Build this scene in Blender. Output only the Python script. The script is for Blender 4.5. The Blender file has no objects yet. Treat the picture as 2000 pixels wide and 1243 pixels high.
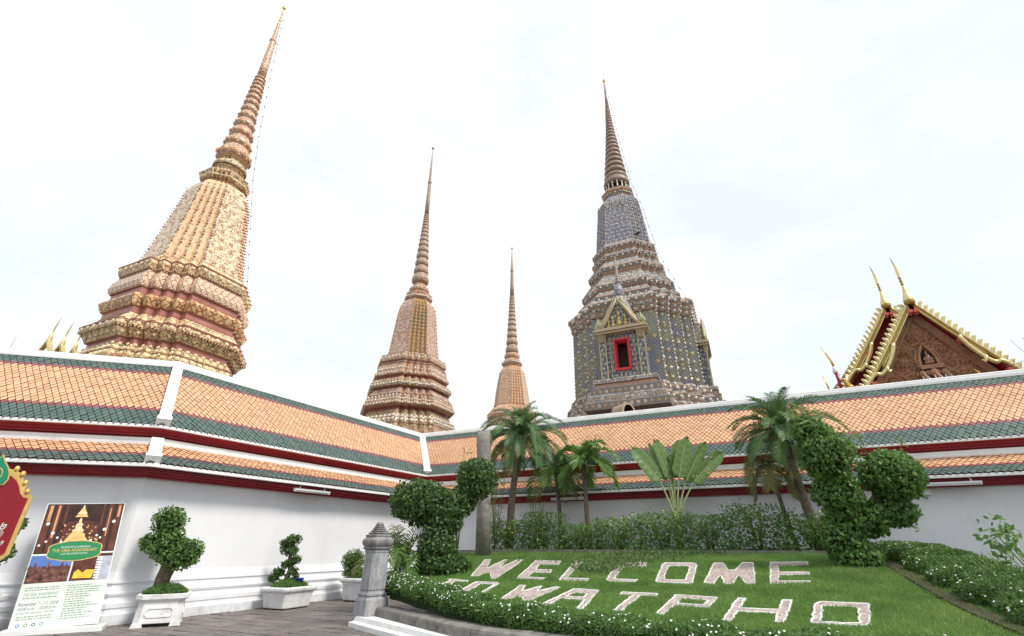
import bpy, bmesh, math, random
import numpy as np
from math import sin, cos, pi, radians, atan2, sqrt
from mathutils import Vector, Matrix

scene = bpy.context.scene
random.seed(7)
rng = np.random.default_rng(7)

# ------------------------------------------------------------------ camera
cam_data = bpy.data.cameras.new('camera')
cam = bpy.data.objects.new('camera', cam_data)
scene.collection.objects.link(cam)
cam_data.sensor_width = 36.0
cam_data.lens = 16.65
cam_data.clip_start = 0.1
cam_data.clip_end = 3000
cam.location = (0, 0, 1.5)
cam.rotation_euler = (radians(90 + 25.59), 0, 0)
scene.camera = cam

# ------------------------------------------------------------------ sky and sun
SUN_EL, SUN_AZ = radians(52), radians(124)          # azimuth from +Y towards +X
world = bpy.data.worlds.new('World')
scene.world = world
world.use_nodes = True
wn, wl = world.node_tree.nodes, world.node_tree.links
wn.clear()
w_out = wn.new('ShaderNodeOutputWorld')
w_bg = wn.new('ShaderNodeBackground')
w_bg.inputs['Strength'].default_value = 0.1
w_sky = wn.new('ShaderNodeTexSky')
w_sky.sky_type = 'NISHITA'
w_sky.sun_disc = False
w_sky.sun_elevation = SUN_EL
w_sky.sun_rotation = SUN_AZ
w_tc = wn.new('ShaderNodeTexCoord')
w_map = wn.new('ShaderNodeMapping')
w_map.inputs['Scale'].default_value = (1.0, 1.0, 2.2)
w_noise = wn.new('ShaderNodeTexNoise')
w_noise.inputs['Scale'].default_value = 2.3
w_noise.inputs['Detail'].default_value = 6
w_noise.inputs['Roughness'].default_value = 0.55
w_ramp = wn.new('ShaderNodeValToRGB')
w_ramp.color_ramp.elements[0].position = 0.36
w_ramp.color_ramp.elements[0].color = (0.77, 0.77, 0.77, 1)
w_ramp.color_ramp.elements[1].position = 0.60
w_ramp.color_ramp.elements[1].color = (0.99, 0.99, 0.99, 1)
w_mix = wn.new('ShaderNodeMixRGB')
w_mix.inputs['Color2'].default_value = (5.45, 5.66, 5.78, 1)     # thin bright overcast
wl.new(w_tc.outputs['Generated'], w_map.inputs['Vector'])
wl.new(w_map.outputs['Vector'], w_noise.inputs['Vector'])
wl.new(w_noise.outputs['Fac'], w_ramp.inputs['Fac'])
wl.new(w_ramp.outputs['Color'], w_mix.inputs['Fac'])
wl.new(w_sky.outputs['Color'], w_mix.inputs['Color1'])
wl.new(w_mix.outputs['Color'], w_bg.inputs['Color'])
wl.new(w_bg.outputs['Background'], w_out.inputs['Surface'])

sun_data = bpy.data.lights.new('sun', 'SUN')
sun_data.energy = 1.75
sun_data.angle = radians(14)
sun_data.color = (1.0, 0.95, 0.87)
sun = bpy.data.objects.new('sun', sun_data)
scene.collection.objects.link(sun)
sd = Vector((sin(SUN_AZ) * cos(SUN_EL), cos(SUN_AZ) * cos(SUN_EL), sin(SUN_EL)))
sun.rotation_euler = (-sd).to_track_quat('-Z', 'Y').to_euler()
sun.location = (0, -10, 60)

vs = scene.view_settings
vs.view_transform = 'Standard'
vs.look = 'None'
vs.gamma = 1.0
vs.use_curve_mapping = False
vs.exposure = 1.0
scene.cycles.max_bounces = 6
scene.cycles.use_denoising = True

# ------------------------------------------------------------------ node helper
class NT:
    """small helper to write node maths"""
    def __init__(self, name, rough=0.6, spec=0.3):
        self.mat = bpy.data.materials.new(name)
        self.mat.use_nodes = True
        self.t = self.mat.node_tree
        self.b = self.t.nodes['Principled BSDF']
        self.b.inputs['Roughness'].default_value = rough
        self.b.inputs['Specular IOR Level'].default_value = spec
        self._tc = None
    def tc(self, which='Object'):
        if self._tc is None:
            self._tc = self.t.nodes.new('ShaderNodeTexCoord')
        return self._tc.outputs[which]
    def put(self, sock, v):
        if isinstance(v, bpy.types.NodeSocket):
            self.t.links.new(v, sock)
        elif isinstance(v, (tuple, list)):
            if len(v) == 3 and sock.type == 'RGBA':
                v = (*v, 1)
            sock.default_value = v
        else:
            sock.default_value = v
    def m(self, op, a, b=0.0, c=0.0):
        n = self.t.nodes.new('ShaderNodeMath'); n.operation = op
        self.put(n.inputs[0], a); self.put(n.inputs[1], b); self.put(n.inputs[2], c)
        return n.outputs[0]
    def mix(self, f, a, b, mode='MIX'):
        n = self.t.nodes.new('ShaderNodeMixRGB'); n.blend_type = mode
        self.put(n.inputs[0], f); self.put(n.inputs[1], a); self.put(n.inputs[2], b)
        return n.outputs[0]
    def step(self, x, lo, hi, a=0.0, b=1.0):
        n = self.t.nodes.new('ShaderNodeMapRange'); n.clamp = True
        self.put(n.inputs['Value'], x)
        n.inputs['From Min'].default_value = lo; n.inputs['From Max'].default_value = hi
        n.inputs['To Min'].default_value = a; n.inputs['To Max'].default_value = b
        return n.outputs[0]
    def noise(self, scale=5, detail=4, rough=0.55, vec=None, col=False):
        n = self.t.nodes.new('ShaderNodeTexNoise')
        n.inputs['Scale'].default_value = scale
        n.inputs['Detail'].default_value = detail
        n.inputs['Roughness'].default_value = rough
        self.put(n.inputs['Vector'], vec if vec is not None else self.tc())
        return n.outputs['Color' if col else 'Fac']
    def vor(self, scale=5, feature='F1', vec=None, out='Distance', rand=1.0):
        n = self.t.nodes.new('ShaderNodeTexVoronoi'); n.feature = feature
        n.inputs['Scale'].default_value = scale
        n.inputs['Randomness'].default_value = rand
        self.put(n.inputs['Vector'], vec if vec is not None else self.tc())
        return n.outputs[out]
    def mapping(self, vec, scale=(1, 1, 1), loc=(0, 0, 0)):
        n = self.t.nodes.new('ShaderNodeMapping')
        self.put(n.inputs['Vector'], vec)
        n.inputs['Scale'].default_value = scale
        n.inputs['Location'].default_value = loc
        return n.outputs[0]
    def island(self):
        return self.t.nodes.new('ShaderNodeNewGeometry').outputs['Random Per Island']
    def objrand(self):
        return self.t.nodes.new('ShaderNodeObjectInfo').outputs['Random']
    def uv(self):
        n = self.t.nodes.new('ShaderNodeSeparateXYZ')
        self.put(n.inputs[0], self.tc('UV'))
        return n.outputs[0], n.outputs[1]
    def bump(self, h, strength=0.4, dist=0.02):
        n = self.t.nodes.new('ShaderNodeBump')
        n.inputs['Strength'].default_value = strength
        n.inputs['Distance'].default_value = dist
        self.put(n.inputs['Height'], h)
        self.t.links.new(n.outputs[0], self.b.inputs['Normal'])
    def col(self, c):
        self.put(self.b.inputs['Base Color'], c)
    def done(self, **kw):
        for k, v in kw.items():
            self.put(self.b.inputs[k.replace('_', ' ').title() if k != 'rough' else 'Roughness'], v)
        return self.mat

def mul(c, k): return tuple(min(1, x * k) for x in c)

def plain(name, c, rough=0.6, vary=0.12, scale=6, bump=0.0, metallic=0.0, spec=0.3, dirt=None, dirt_scale=1.2, dirt_amt=0.5):
    n = NT(name, rough, spec)
    f = n.noise(scale, 5)
    col = n.mix(n.step(f, 0.3, 0.7), mul(c, 1 - vary), mul(c, 1 + vary))
    if dirt:
        d = n.noise(dirt_scale, 7, 0.65)
        col = n.mix(n.step(d, 0.50, 0.72, 0, dirt_amt), col, dirt)
    n.col(col)
    if bump: n.bump(n.noise(scale * 6, 4), bump, 0.01)
    n.b.inputs['Metallic'].default_value = metallic
    return n.mat

# ------------------------------------------------------------------ mesh helpers
COL = scene.collection
def tag(o, label=None, cat=None, group=None, kind=None):
    if label: o['label'] = label
    if cat: o['category'] = cat
    if group: o['group'] = group
    if kind: o['kind'] = kind
    return o
def thing(name, label, cat, loc=(0, 0, 0), rz=0.0, group=None):
    o = bpy.data.objects.new(name, None)
    o.empty_display_size = 0.2
    COL.objects.link(o)
    o.location = loc; o.rotation_euler = (0, 0, rz)
    return tag(o, label, cat, group)
def basis(o):
    """world matrix of an unparented / singly parented object without a depsgraph update"""
    m = Matrix.LocRotScale(o.location, o.rotation_euler, o.scale)
    return basis(o.parent) @ m if o.parent else m
def link(name, me, parent=None, smooth=False):
    o = bpy.data.objects.new(name, me)
    COL.objects.link(o)
    if parent: o.parent = parent
    if smooth:
        me.shade_smooth()
    return o

class MB:
    """collects faces and links them as one mesh object"""
    def __init__(s): s.v = []; s.f = []; s.mi = []; s.uv = []; s.has_uv = False; s.sm = []
    def face(s, idx, mi=0, uv=None, sm=False):
        s.f.append(tuple(idx)); s.mi.append(mi); s.sm.append(sm)
        if uv is not None: s.has_uv = True
        s.uv.append(uv)
    def pt(s, p): s.v.append((float(p[0]), float(p[1]), float(p[2]))); return len(s.v) - 1
    def poly(s, pts, mi=0, uv=None): s.face([s.pt(p) for p in pts], mi, uv)
    def box(s, c, d, rz=0.0, mi=0, M=None):
        x, y, z = d[0] / 2, d[1] / 2, d[2] / 2
        P = [(-x, -y, -z), (x, -y, -z), (x, y, -z), (-x, y, -z), (-x, -y, z), (x, -y, z), (x, y, z), (-x, y, z)]
        b = len(s.v)
        if M is None: M = Matrix.Translation(c) @ Matrix.Rotation(rz, 4, 'Z')
        for p in P: s.pt(M @ Vector(p))
        for q in ((0, 3, 2, 1), (4, 5, 6, 7), (0, 1, 5, 4), (1, 2, 6, 5), (2, 3, 7, 6), (3, 0, 4, 7)):
            s.face([b + i for i in q], mi)
    def bar(s, a, b, w, h, up=(0, 0, 1), mi=0):
        """box along a->b, w across, h along up"""
        a, b = Vector(a), Vector(b)
        x = (b - a); L = x.length; x.normalize()
        y = Vector(up).cross(x).normalized(); z = x.cross(y)
        M = Matrix((x, y, z)).transposed().to_4x4(); M.translation = (a + b) / 2
        s.box(None, (L, w, h), mi=mi, M=M)
    def prism(s, pts, z0, z1, mi=0, mi_top=None):
        n = len(pts); b = len(s.v)
        for p in pts: s.pt((p[0], p[1], z0))
        for p in pts: s.pt((p[0], p[1], z1))
        for i in range(n):
            j = (i + 1) % n
            s.face((b + i, b + j, b + n + j, b + n + i), mi)
        s.face([b + n + i for i in range(n)], mi if mi_top is None else mi_top)
        s.face([b + i for i in range(n)][::-1], mi)
    def loft(s, rings, mi=0, cap0=True, cap1=True, closed=True, uv=False, sm=False):
        """rings: list of equally long point lists"""
        n = len(rings[0]); b = len(s.v)
        for r in rings:
            for p in r: s.pt(p)
        cum_v = 0.0
        for k in range(len(rings) - 1):
            if uv:
                dv = max((Vector(rings[k + 1][i]) - Vector(rings[k][i])).length for i in (0, n // 3))
                cu = 0.0
            for i in range(n if closed else n - 1):
                j = (i + 1) % n
                q = (b + k * n + i, b + k * n + j, b + (k + 1) * n + j, b + (k + 1) * n + i)
                if uv:
                    du = 0.5 * ((Vector(rings[k][j]) - Vector(rings[k][i])).length + (Vector(rings[k + 1][j]) - Vector(rings[k + 1][i])).length)
                    s.face(q, mi, ((cu, cum_v), (cu + du, cum_v), (cu + du, cum_v + dv), (cu, cum_v + dv)), sm)
                    cu += du
                else:
                    s.face(q, mi, None, sm)
            if uv: cum_v += dv
        if cap0: s.face([b + i for i in range(n)][::-1], mi)
        if cap1: s.face([b + (len(rings) - 1) * n + i for i in range(n)], mi)
    def lathe(s, prof, n=16, c=(0, 0, 0), mi=0, uv=False, sm=True, cap0=True, cap1=True):
        rings = [[(c[0] + r * cos(2 * pi * i / n), c[1] + r * sin(2 * pi * i / n), c[2] + z) for i in range(n)] for (z, r) in prof]
        s.loft(rings, mi, cap0, cap1, True, uv, sm)
    def tube(s, path, rad, n=8, mi=0, sm=True):
        path = [Vector(p) for p in path]
        rings = []
        up = Vector((0, 0, 1))
        for i, p in enumerate(path):
            d = (path[min(i + 1, len(path) - 1)] - path[max(i - 1, 0)]).normalized()
            ref = up if abs(d.z) < 0.9 else Vector((1, 0, 0))
            if i == 0: x = d.cross(ref).normalized()
            else:
                x = (x - d * x.dot(d))
                x = x.normalized() if x.length > 1e-6 else d.cross(ref).normalized()
            y = d.cross(x)
            r = rad[i] if isinstance(rad, (list, tuple)) else rad
            rings.append([p + (x * cos(2 * pi * k / n) + y * sin(2 * pi * k / n)) * r for k in range(n)])
        s.loft(rings, mi, True, True, True, False, sm)
    def blob(s, c, r, n=10, m=7, mi=0, jitter=0.0):
        rings = []
        for k in range(m + 1):
            a = -pi / 2 + pi * k / m
            q = max(cos(a), 0.02)
            rings.append([(c[0] + r[0] * q * cos(2 * pi * i / n) * (1 + jitter * random.uniform(-1, 1)),
                           c[1] + r[1] * q * sin(2 * pi * i / n) * (1 + jitter * random.uniform(-1, 1)),
                           c[2] + r[2] * sin(a)) for i in range(n)])
        s.loft(rings, mi, sm=True)
    def xf(s, M):
        s.v = [tuple(M @ Vector(p)) for p in s.v]; return s
    def mesh(s, name, mats):
        me = bpy.data.meshes.new(name)
        me.from_pydata(s.v, [], s.f)
        for m_ in (mats if isinstance(mats, (list, tuple)) else [mats]): me.materials.append(m_)
        me.polygons.foreach_set('material_index', s.mi)
        me.polygons.foreach_set('use_smooth', s.sm)
        if s.has_uv:
            l = me.uv_layers.new(name='UVMap').data
            k = 0
            for poly, uv in zip(s.f, s.uv):
                for i in range(len(poly)):
                    l[k].uv = uv[i] if uv is not None else (0.0, 0.0)
                    k += 1
        return me
    def build(s, name, mats, parent=None, world=False, kind=None, label=None):
        if world and parent is not None:
            s.xf(basis(parent).inverted())
        o = link(name, s.mesh(name, mats), parent)
        if kind: o['kind'] = kind
        if label: o['label'] = label
        return o

def np_mesh(name, V, Fc, mats, parent=None, smooth=False, kind=None, uv=None, world=False, mi=None):
    """V (N,3), Fc (M,k) -> object, fast"""
    if world and parent is not None:
        B = np.array(basis(parent).inverted())
        V = V @ B[:3, :3].T + B[:3, 3]
    me = bpy.data.meshes.new(name)
    k = Fc.shape[1]
    me.vertices.add(len(V)); me.vertices.foreach_set('co', np.ascontiguousarray(V, dtype=np.float32).ravel())
    me.loops.add(Fc.size); me.loops.foreach_set('vertex_index', Fc.astype(np.int32).ravel())
    me.polygons.add(len(Fc)); me.polygons.foreach_set('loop_start', np.arange(0, Fc.size, k, dtype=np.int32))
    for m_ in (mats if isinstance(mats, (list, tuple)) else [mats]): me.materials.append(m_)
    if mi is not None: me.polygons.foreach_set('material_index', mi.astype(np.int32))
    me.update(calc_edges=True)
    if smooth: me.shade_smooth()
    o = link(name, me, parent)
    if kind: o['kind'] = kind
    return o

def norm(a): return a / np.maximum(np.linalg.norm(a, axis=-1, keepdims=True), 1e-9)

def leaves(P, N, size, aspect=0.6, droop=0.3, flat=0.5, jit=0.35):
    """bent leaf quads (4 verts, two triangles folded on the midrib) at P facing roughly N"""
    n = len(P)
    d = norm(N * flat + rng.normal(size=(n, 3)) * 0.7)
    t = norm(np.cross(d, rng.normal(size=(n, 3))))
    t[:, 2] -= droop; t = norm(t)
    b = norm(np.cross(d, t)); d = np.cross(t, b)
    L = size * (1 + jit * rng.uniform(-1, 1, size=(n, 1))); W = L * aspect * 0.5
    base = P - t * L * 0.5; tipp = P + t * L * 0.5
    mid = P - t * L * 0.08 + d * W * 0.35
    V = np.stack([base, mid + b * W - d * W * 0.5, tipp, mid - b * W - d * W * 0.5], 1).reshape(-1, 3)
    i = np.arange(n)[:, None] * 4
    F = np.concatenate([i + [0, 1, 2], i + [0, 2, 3]], 0)
    return V, F

def ellipsoid_pts(n, c, r, shell=0.25):
    d = norm(rng.normal(size=(n, 3)))
    k = 1 - shell * rng.random((n, 1)) ** 1.6
    lump = 1 + 0.06 * np.sin(d[:, :1] * 7 + c[0] * 3) * np.cos(d[:, 1:2] * 6 + c[2]) + 0.05 * np.sin(d[:, 2:3] * 11 + c[1])
    return np.array(c) + d * np.array(r) * k * lump, norm(d / np.array(r))

# ------------------------------------------------------------------ shared materials
def leaf_mat(name, c_dark, c_light, trans=0.25, rough=0.5, patch=None):
    n = NT(name, rough, 0.35)
    f = n.m('ADD', n.m('MULTIPLY', n.island(), 0.7), n.m('MULTIPLY', n.step(n.noise(2.2, 3), 0.35, 0.65), 0.3))
    c = n.mix(f, c_dark, c_light)
    if patch:                                        # worn, drier and ranker areas of turf
        g = n.t.nodes.new('ShaderNodeNewGeometry')
        c = n.mix(n.step(n.noise(0.75, 5, 0.6, g.outputs['Position']), 0.48, 0.70, 0, 0.45), c, patch)
        c = n.mix(n.step(n.noise(1.3, 4, 0.6, n.mapping(g.outputs['Position'], (1, 1, 1), (5, 9, 2))), 0.46, 0.64, 0, 0.65), c, mul(c_dark, 0.75))
    n.col(c)
    tr = n.t.nodes.new('ShaderNodeBsdfTranslucent')
    n.put(tr.inputs['Color'], n.mix(0.5, c, mul(c_light, 1.6)))
    ms = n.t.nodes.new('ShaderNodeMixShader'); ms.inputs[0].default_value = trans
    out = n.t.nodes['Material Output']
    n.t.links.new(n.b.outputs[0], ms.inputs[1]); n.t.links.new(tr.outputs[0], ms.inputs[2])
    n.t.links.new(ms.outputs[0], out.inputs['Surface'])
    return n.mat

def plaster(name, c, stain, streak=0.35, base_z=0.0):
    n = NT(name, 0.78, 0.25)
    g = n.t.nodes.new('ShaderNodeNewGeometry'); P = g.outputs['Position']
    col = n.mix(n.step(n.noise(0.7, 6, 0.6, P), 0.35, 0.65), mul(c, 0.95), mul(c, 1.03))
    st = n.noise(2.6, 7, 0.65, n.mapping(P, (1, 1, 0.10)))               # rain streaks
    pt = n.noise(0.5, 3, 0.5, P)
    col = n.mix(n.m('MULTIPLY', n.step(st, 0.52, 0.75, 0, streak), n.step(pt, 0.40, 0.62)), col, stain)
    pk = n.noise(1.4, 7, 0.7, n.mapping(P, (1, 1, 1), (3, 1, 7)))         # patched paint
    col = n.mix(n.step(pk, 0.58, 0.61, 0, 0.22), col, mul(c, 1.05))
    cr = n.vor(1.1, 'DISTANCE_TO_EDGE', n.mapping(P, (1, 1, 0.6)))        # hairline cracks
    wob = n.noise(5, 3, 0.5, P)
    col = n.mix(n.m('MULTIPLY', n.m('LESS_THAN', n.m('ADD', cr, n.m('MULTIPLY', wob, 0.012)), 0.0075), 0.14), col, mul(stain, 0.6))
    sx = n.t.nodes.new('ShaderNodeSeparateXYZ'); n.put(sx.inputs[0], P)
    low = n.m('MULTIPLY', n.step(sx.outputs[2], 0.0, 0.45, 1, 0), n.step(n.noise(3.3, 6, 0.7, P), 0.40, 0.68, 0, 0.65))
    col = n.mix(low, col, mul(stain, 0.72))                              # splash dirt at the foot
    n.col(col); n.bump(n.noise(9, 6, 0.6, P), 0.12, 0.01)
    return n.mat
M_white = plaster('white_plaster', (0.77, 0.78, 0.81), (0.47, 0.46, 0.45))
M_trim = plain('white_trim_paint', (0.82, 0.82, 0.82), 0.55, 0.03, 3, 0.05, dirt=(0.55, 0.54, 0.52), dirt_scale=2.5, dirt_amt=0.35)
M_red = plain('red_painted_timber', (0.31, 0.022, 0.034), 0.5, 0.12, 2.5, dirt=(0.22, 0.02, 0.026), dirt_scale=1.5, dirt_amt=0.5)
M_red_dark = plain('dark_red_timber', (0.24, 0.018, 0.028), 0.55, 0.12, 2.5)
M_joint = plain('brown_roof_joint', (0.070, 0.048, 0.040), 0.95, 0.25, 6)
M_dark = plain('mossy_joint', (0.030, 0.027, 0.026), 0.95, 0.2, 8)
M_gold = plain('gold_glass_mosaic', (0.70, 0.50, 0.14), 0.28, 0.25, 14, 0.2, metallic=0.75, spec=0.6)
M_gold_bright = plain('bright_gilding', (0.66, 0.55, 0.26), 0.28, 0.15, 4, 0.05, metallic=0.65, spec=0.6)
M_gold_dark = plain('dark_gold_mosaic', (0.34, 0.23, 0.06), 0.4, 0.4, 30, 0.4, metallic=0.5)
M_bark = plain('grey_brown_bark', (0.13, 0.10, 0.075), 0.9, 0.35, 9, 0.8, dirt=(0.05, 0.04, 0.03), dirt_scale=5)
M_soil = plain('dark_soil', (0.045, 0.034, 0.026), 0.95, 0.4, 14, 0.9)
M_lead = plain('grey_metal', (0.30, 0.30, 0.31), 0.5, 0.1, 5, metallic=0.3)

def tile_mat(name, c, c2):
    n = NT(name, 0.42, 0.4)
    r = n.m('FRACT', n.m('ADD', n.island(), n.objrand()))
    col = n.mix(r, c, c2)
    big = n.noise(0.9, 5, 0.6, n.tc('Object'))
    g = n.t.nodes.new('ShaderNodeNewGeometry')
    big = n.noise(0.55, 6, 0.6, g.outputs['Position'])
    col = n.mix(n.step(big, 0.5, 0.75, 0, 0.35), col, mul(c, 0.62))
    fine = n.noise(11, 4, 0.6, g.outputs['Position'])
    col = n.mix(n.step(fine, 0.55, 0.8, 0, 0.3), col, mul(c, 0.6))
    n.col(col)
    return n.mat
M_tile_o = tile_mat('orange_glazed_tile', (0.62, 0.335, 0.18), (0.73, 0.425, 0.245))
M_tile_g = tile_mat('green_glazed_tile', (0.060, 0.104, 0.092), (0.092, 0.142, 0.124))
M_tile_m = tile_mat('maroon_glazed_tile', (0.24, 0.06, 0.075), (0.31, 0.09, 0.10))
TILE_MATS = [M_tile_o, M_tile_g, M_tile_m]
# ------------------------------------------------------------------ the gallery: three wings round the court
RIDGE = [np.array(p) for p in ((-18.1, 11.16), (-9.96, 13.37), (-4.44, 23.51), (21.5, 11.35))]
def offset_line(o):
    d = [norm(RIDGE[i + 1] - RIDGE[i]) for i in range(3)]
    n = [np.array([x[1], -x[0]]) for x in d]
    out = [RIDGE[0] + n[0] * o]
    for i in (1, 2):
        out.append(RIDGE[i] + (n[i - 1] + n[i]) / (1 + n[i - 1] @ n[i]) * o)
    out.append(RIDGE[3] + n[2] * o)
    return out
def lvl(o, z, k):                                   # point of profile level (offset, height) at corner k
    p = offset_line(o)[k]
    return Vector((p[0], p[1], z))
def sweep(mb, prof, seg, mi=0):
    a = [lvl(o, z, seg) for o, z in prof]; b = [lvl(o, z, seg + 1) for o, z in prof]
    for i in range(len(prof) - 1):
        mb.poly([a[i], b[i], b[i + 1], a[i + 1]], mi)
    return a, b

def tile_mesh(name, w, e, mats):
    """diamond-ended glazed tile: four sided plate, lower edges with a dark thickness"""
    h = 0.012; g = 0.91
    mb = MB()
    x, y = w / 2 * g, e * g
    top = [(0, -y, h), (x, 0, h * 0.55), (0, y, 0.002), (-x, 0, h * 0.55)]
    mid = (0, 0, h * 0.72)
    b = [mb.pt(p) for p in top]; c = mb.pt(mid)
    for i in range(4): mb.face((b[i], b[(i + 1) % 4], c), 0)
    lo = [mb.pt((p[0], p[1], -0.012)) for p in (top[3], top[0], top[1])]
    mb.face((b[3], lo[0], lo[1], b[0]), 1); mb.face((b[0], lo[1], lo[2], b[1]), 1)
    return mb.mesh(name, mats)
TILE_W = 0.156

def tile_roof(wing, seg, lo, hi, rows, colours, quota, mesh_cache):
    """lay diamond tiles on the slope between levels lo and hi of a wing; the nearest become parts"""
    BL, BR = lvl(*lo, seg), lvl(*lo, seg + 1); TL, TR = lvl(*hi, seg), lvl(*hi, seg + 1)
    ux = (BR - BL).normalized()
    nrm = ux.cross(TL - BL).normalized()
    uy = nrm.cross(ux)
    slope = (TL - BL).dot(uy); e = slope / rows
    inv = basis(wing).inverted()
    spots = []
    for i in range(rows + 1):
        t = (i + 0.0) / rows
        L, R = BL.lerp(TL, t), BR.lerp(TR, t)
        s0, s1 = (L - BL).dot(ux), (R - BL).dot(ux)
        off = TILE_W / 2 if i % 2 else 0
        k = math.ceil((s0 - off - 0.05) / TILE_W)
        while k * TILE_W + off < s1 + 0.05:
            s = k * TILE_W + off; k += 1
            p = BL + ux * s + uy * (e * i) + nrm * 0.012
            spots.append((p, min(i, rows - 1)))
    cam_p = Vector((0, 0, 1.5))
    def seen(p):
        r = p - cam_p
        f = r.y * cos(radians(25.59)) + r.z * sin(radians(25.59))
        return f > 0 and abs(r.x) < f * 1.081
    order = sorted(range(len(spots)), key=lambda q: (not seen(spots[q][0]), (spots[q][0] - cam_p).length))
    chosen = set(order[:quota])
    V, F, MI = [], [], []
    R3 = Matrix((ux, uy, nrm)).transposed()
    for q, (p, i) in enumerate(spots):
        c = colours[i]
        key = (c, round(e, 4))
        if key not in mesh_cache:
            mesh_cache[key] = tile_mesh('roof_tile', TILE_W, e, [TILE_MATS[c], M_joint])
        wob = Matrix.Rotation(random.uniform(-0.02, 0.02), 3, 'Z') @ Matrix.Rotation(random.uniform(-0.03, 0.03), 3, 'X')
        M = (R3 @ wob).to_4x4(); M.translation = p + nrm * random.uniform(-0.004, 0.006)
        M = inv @ M
        if q in chosen:
            o = bpy.data.objects.new('roof_tile', mesh_cache[key])
            COL.objects.link(o); o.parent = wing
            o.location, o.rotation_euler = M.translation, M.to_euler()
        else:
            me = mesh_cache[key]; b = len(V)
            V.extend(tuple(M @ v.co) for v in me.vertices)
            for f in me.polygons:
                F.append(tuple(b + j for j in f.vertices))
                MI.append(c if f.material_index == 0 else 3)
    if F:
        me = bpy.data.meshes.new('roof_tiles')
        me.from_pydata(V, [], F)
        for m_ in TILE_MATS + [M_joint]: me.materials.append(m_)
        me.polygons.foreach_set('material_index', MI)
        link('roof_tiles', me, wing)['kind'] = 'stuff'
    # deck under the tiles
    d = MB()
    q = [BL, BR, TR, TL]
    d.poly([p - nrm * 0.008 for p in q], 0)
    d.poly([p - nrm * 0.10 for p in q[::-1]], 0)
    d.build('roof_deck', M_joint, wing, world=True)

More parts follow.
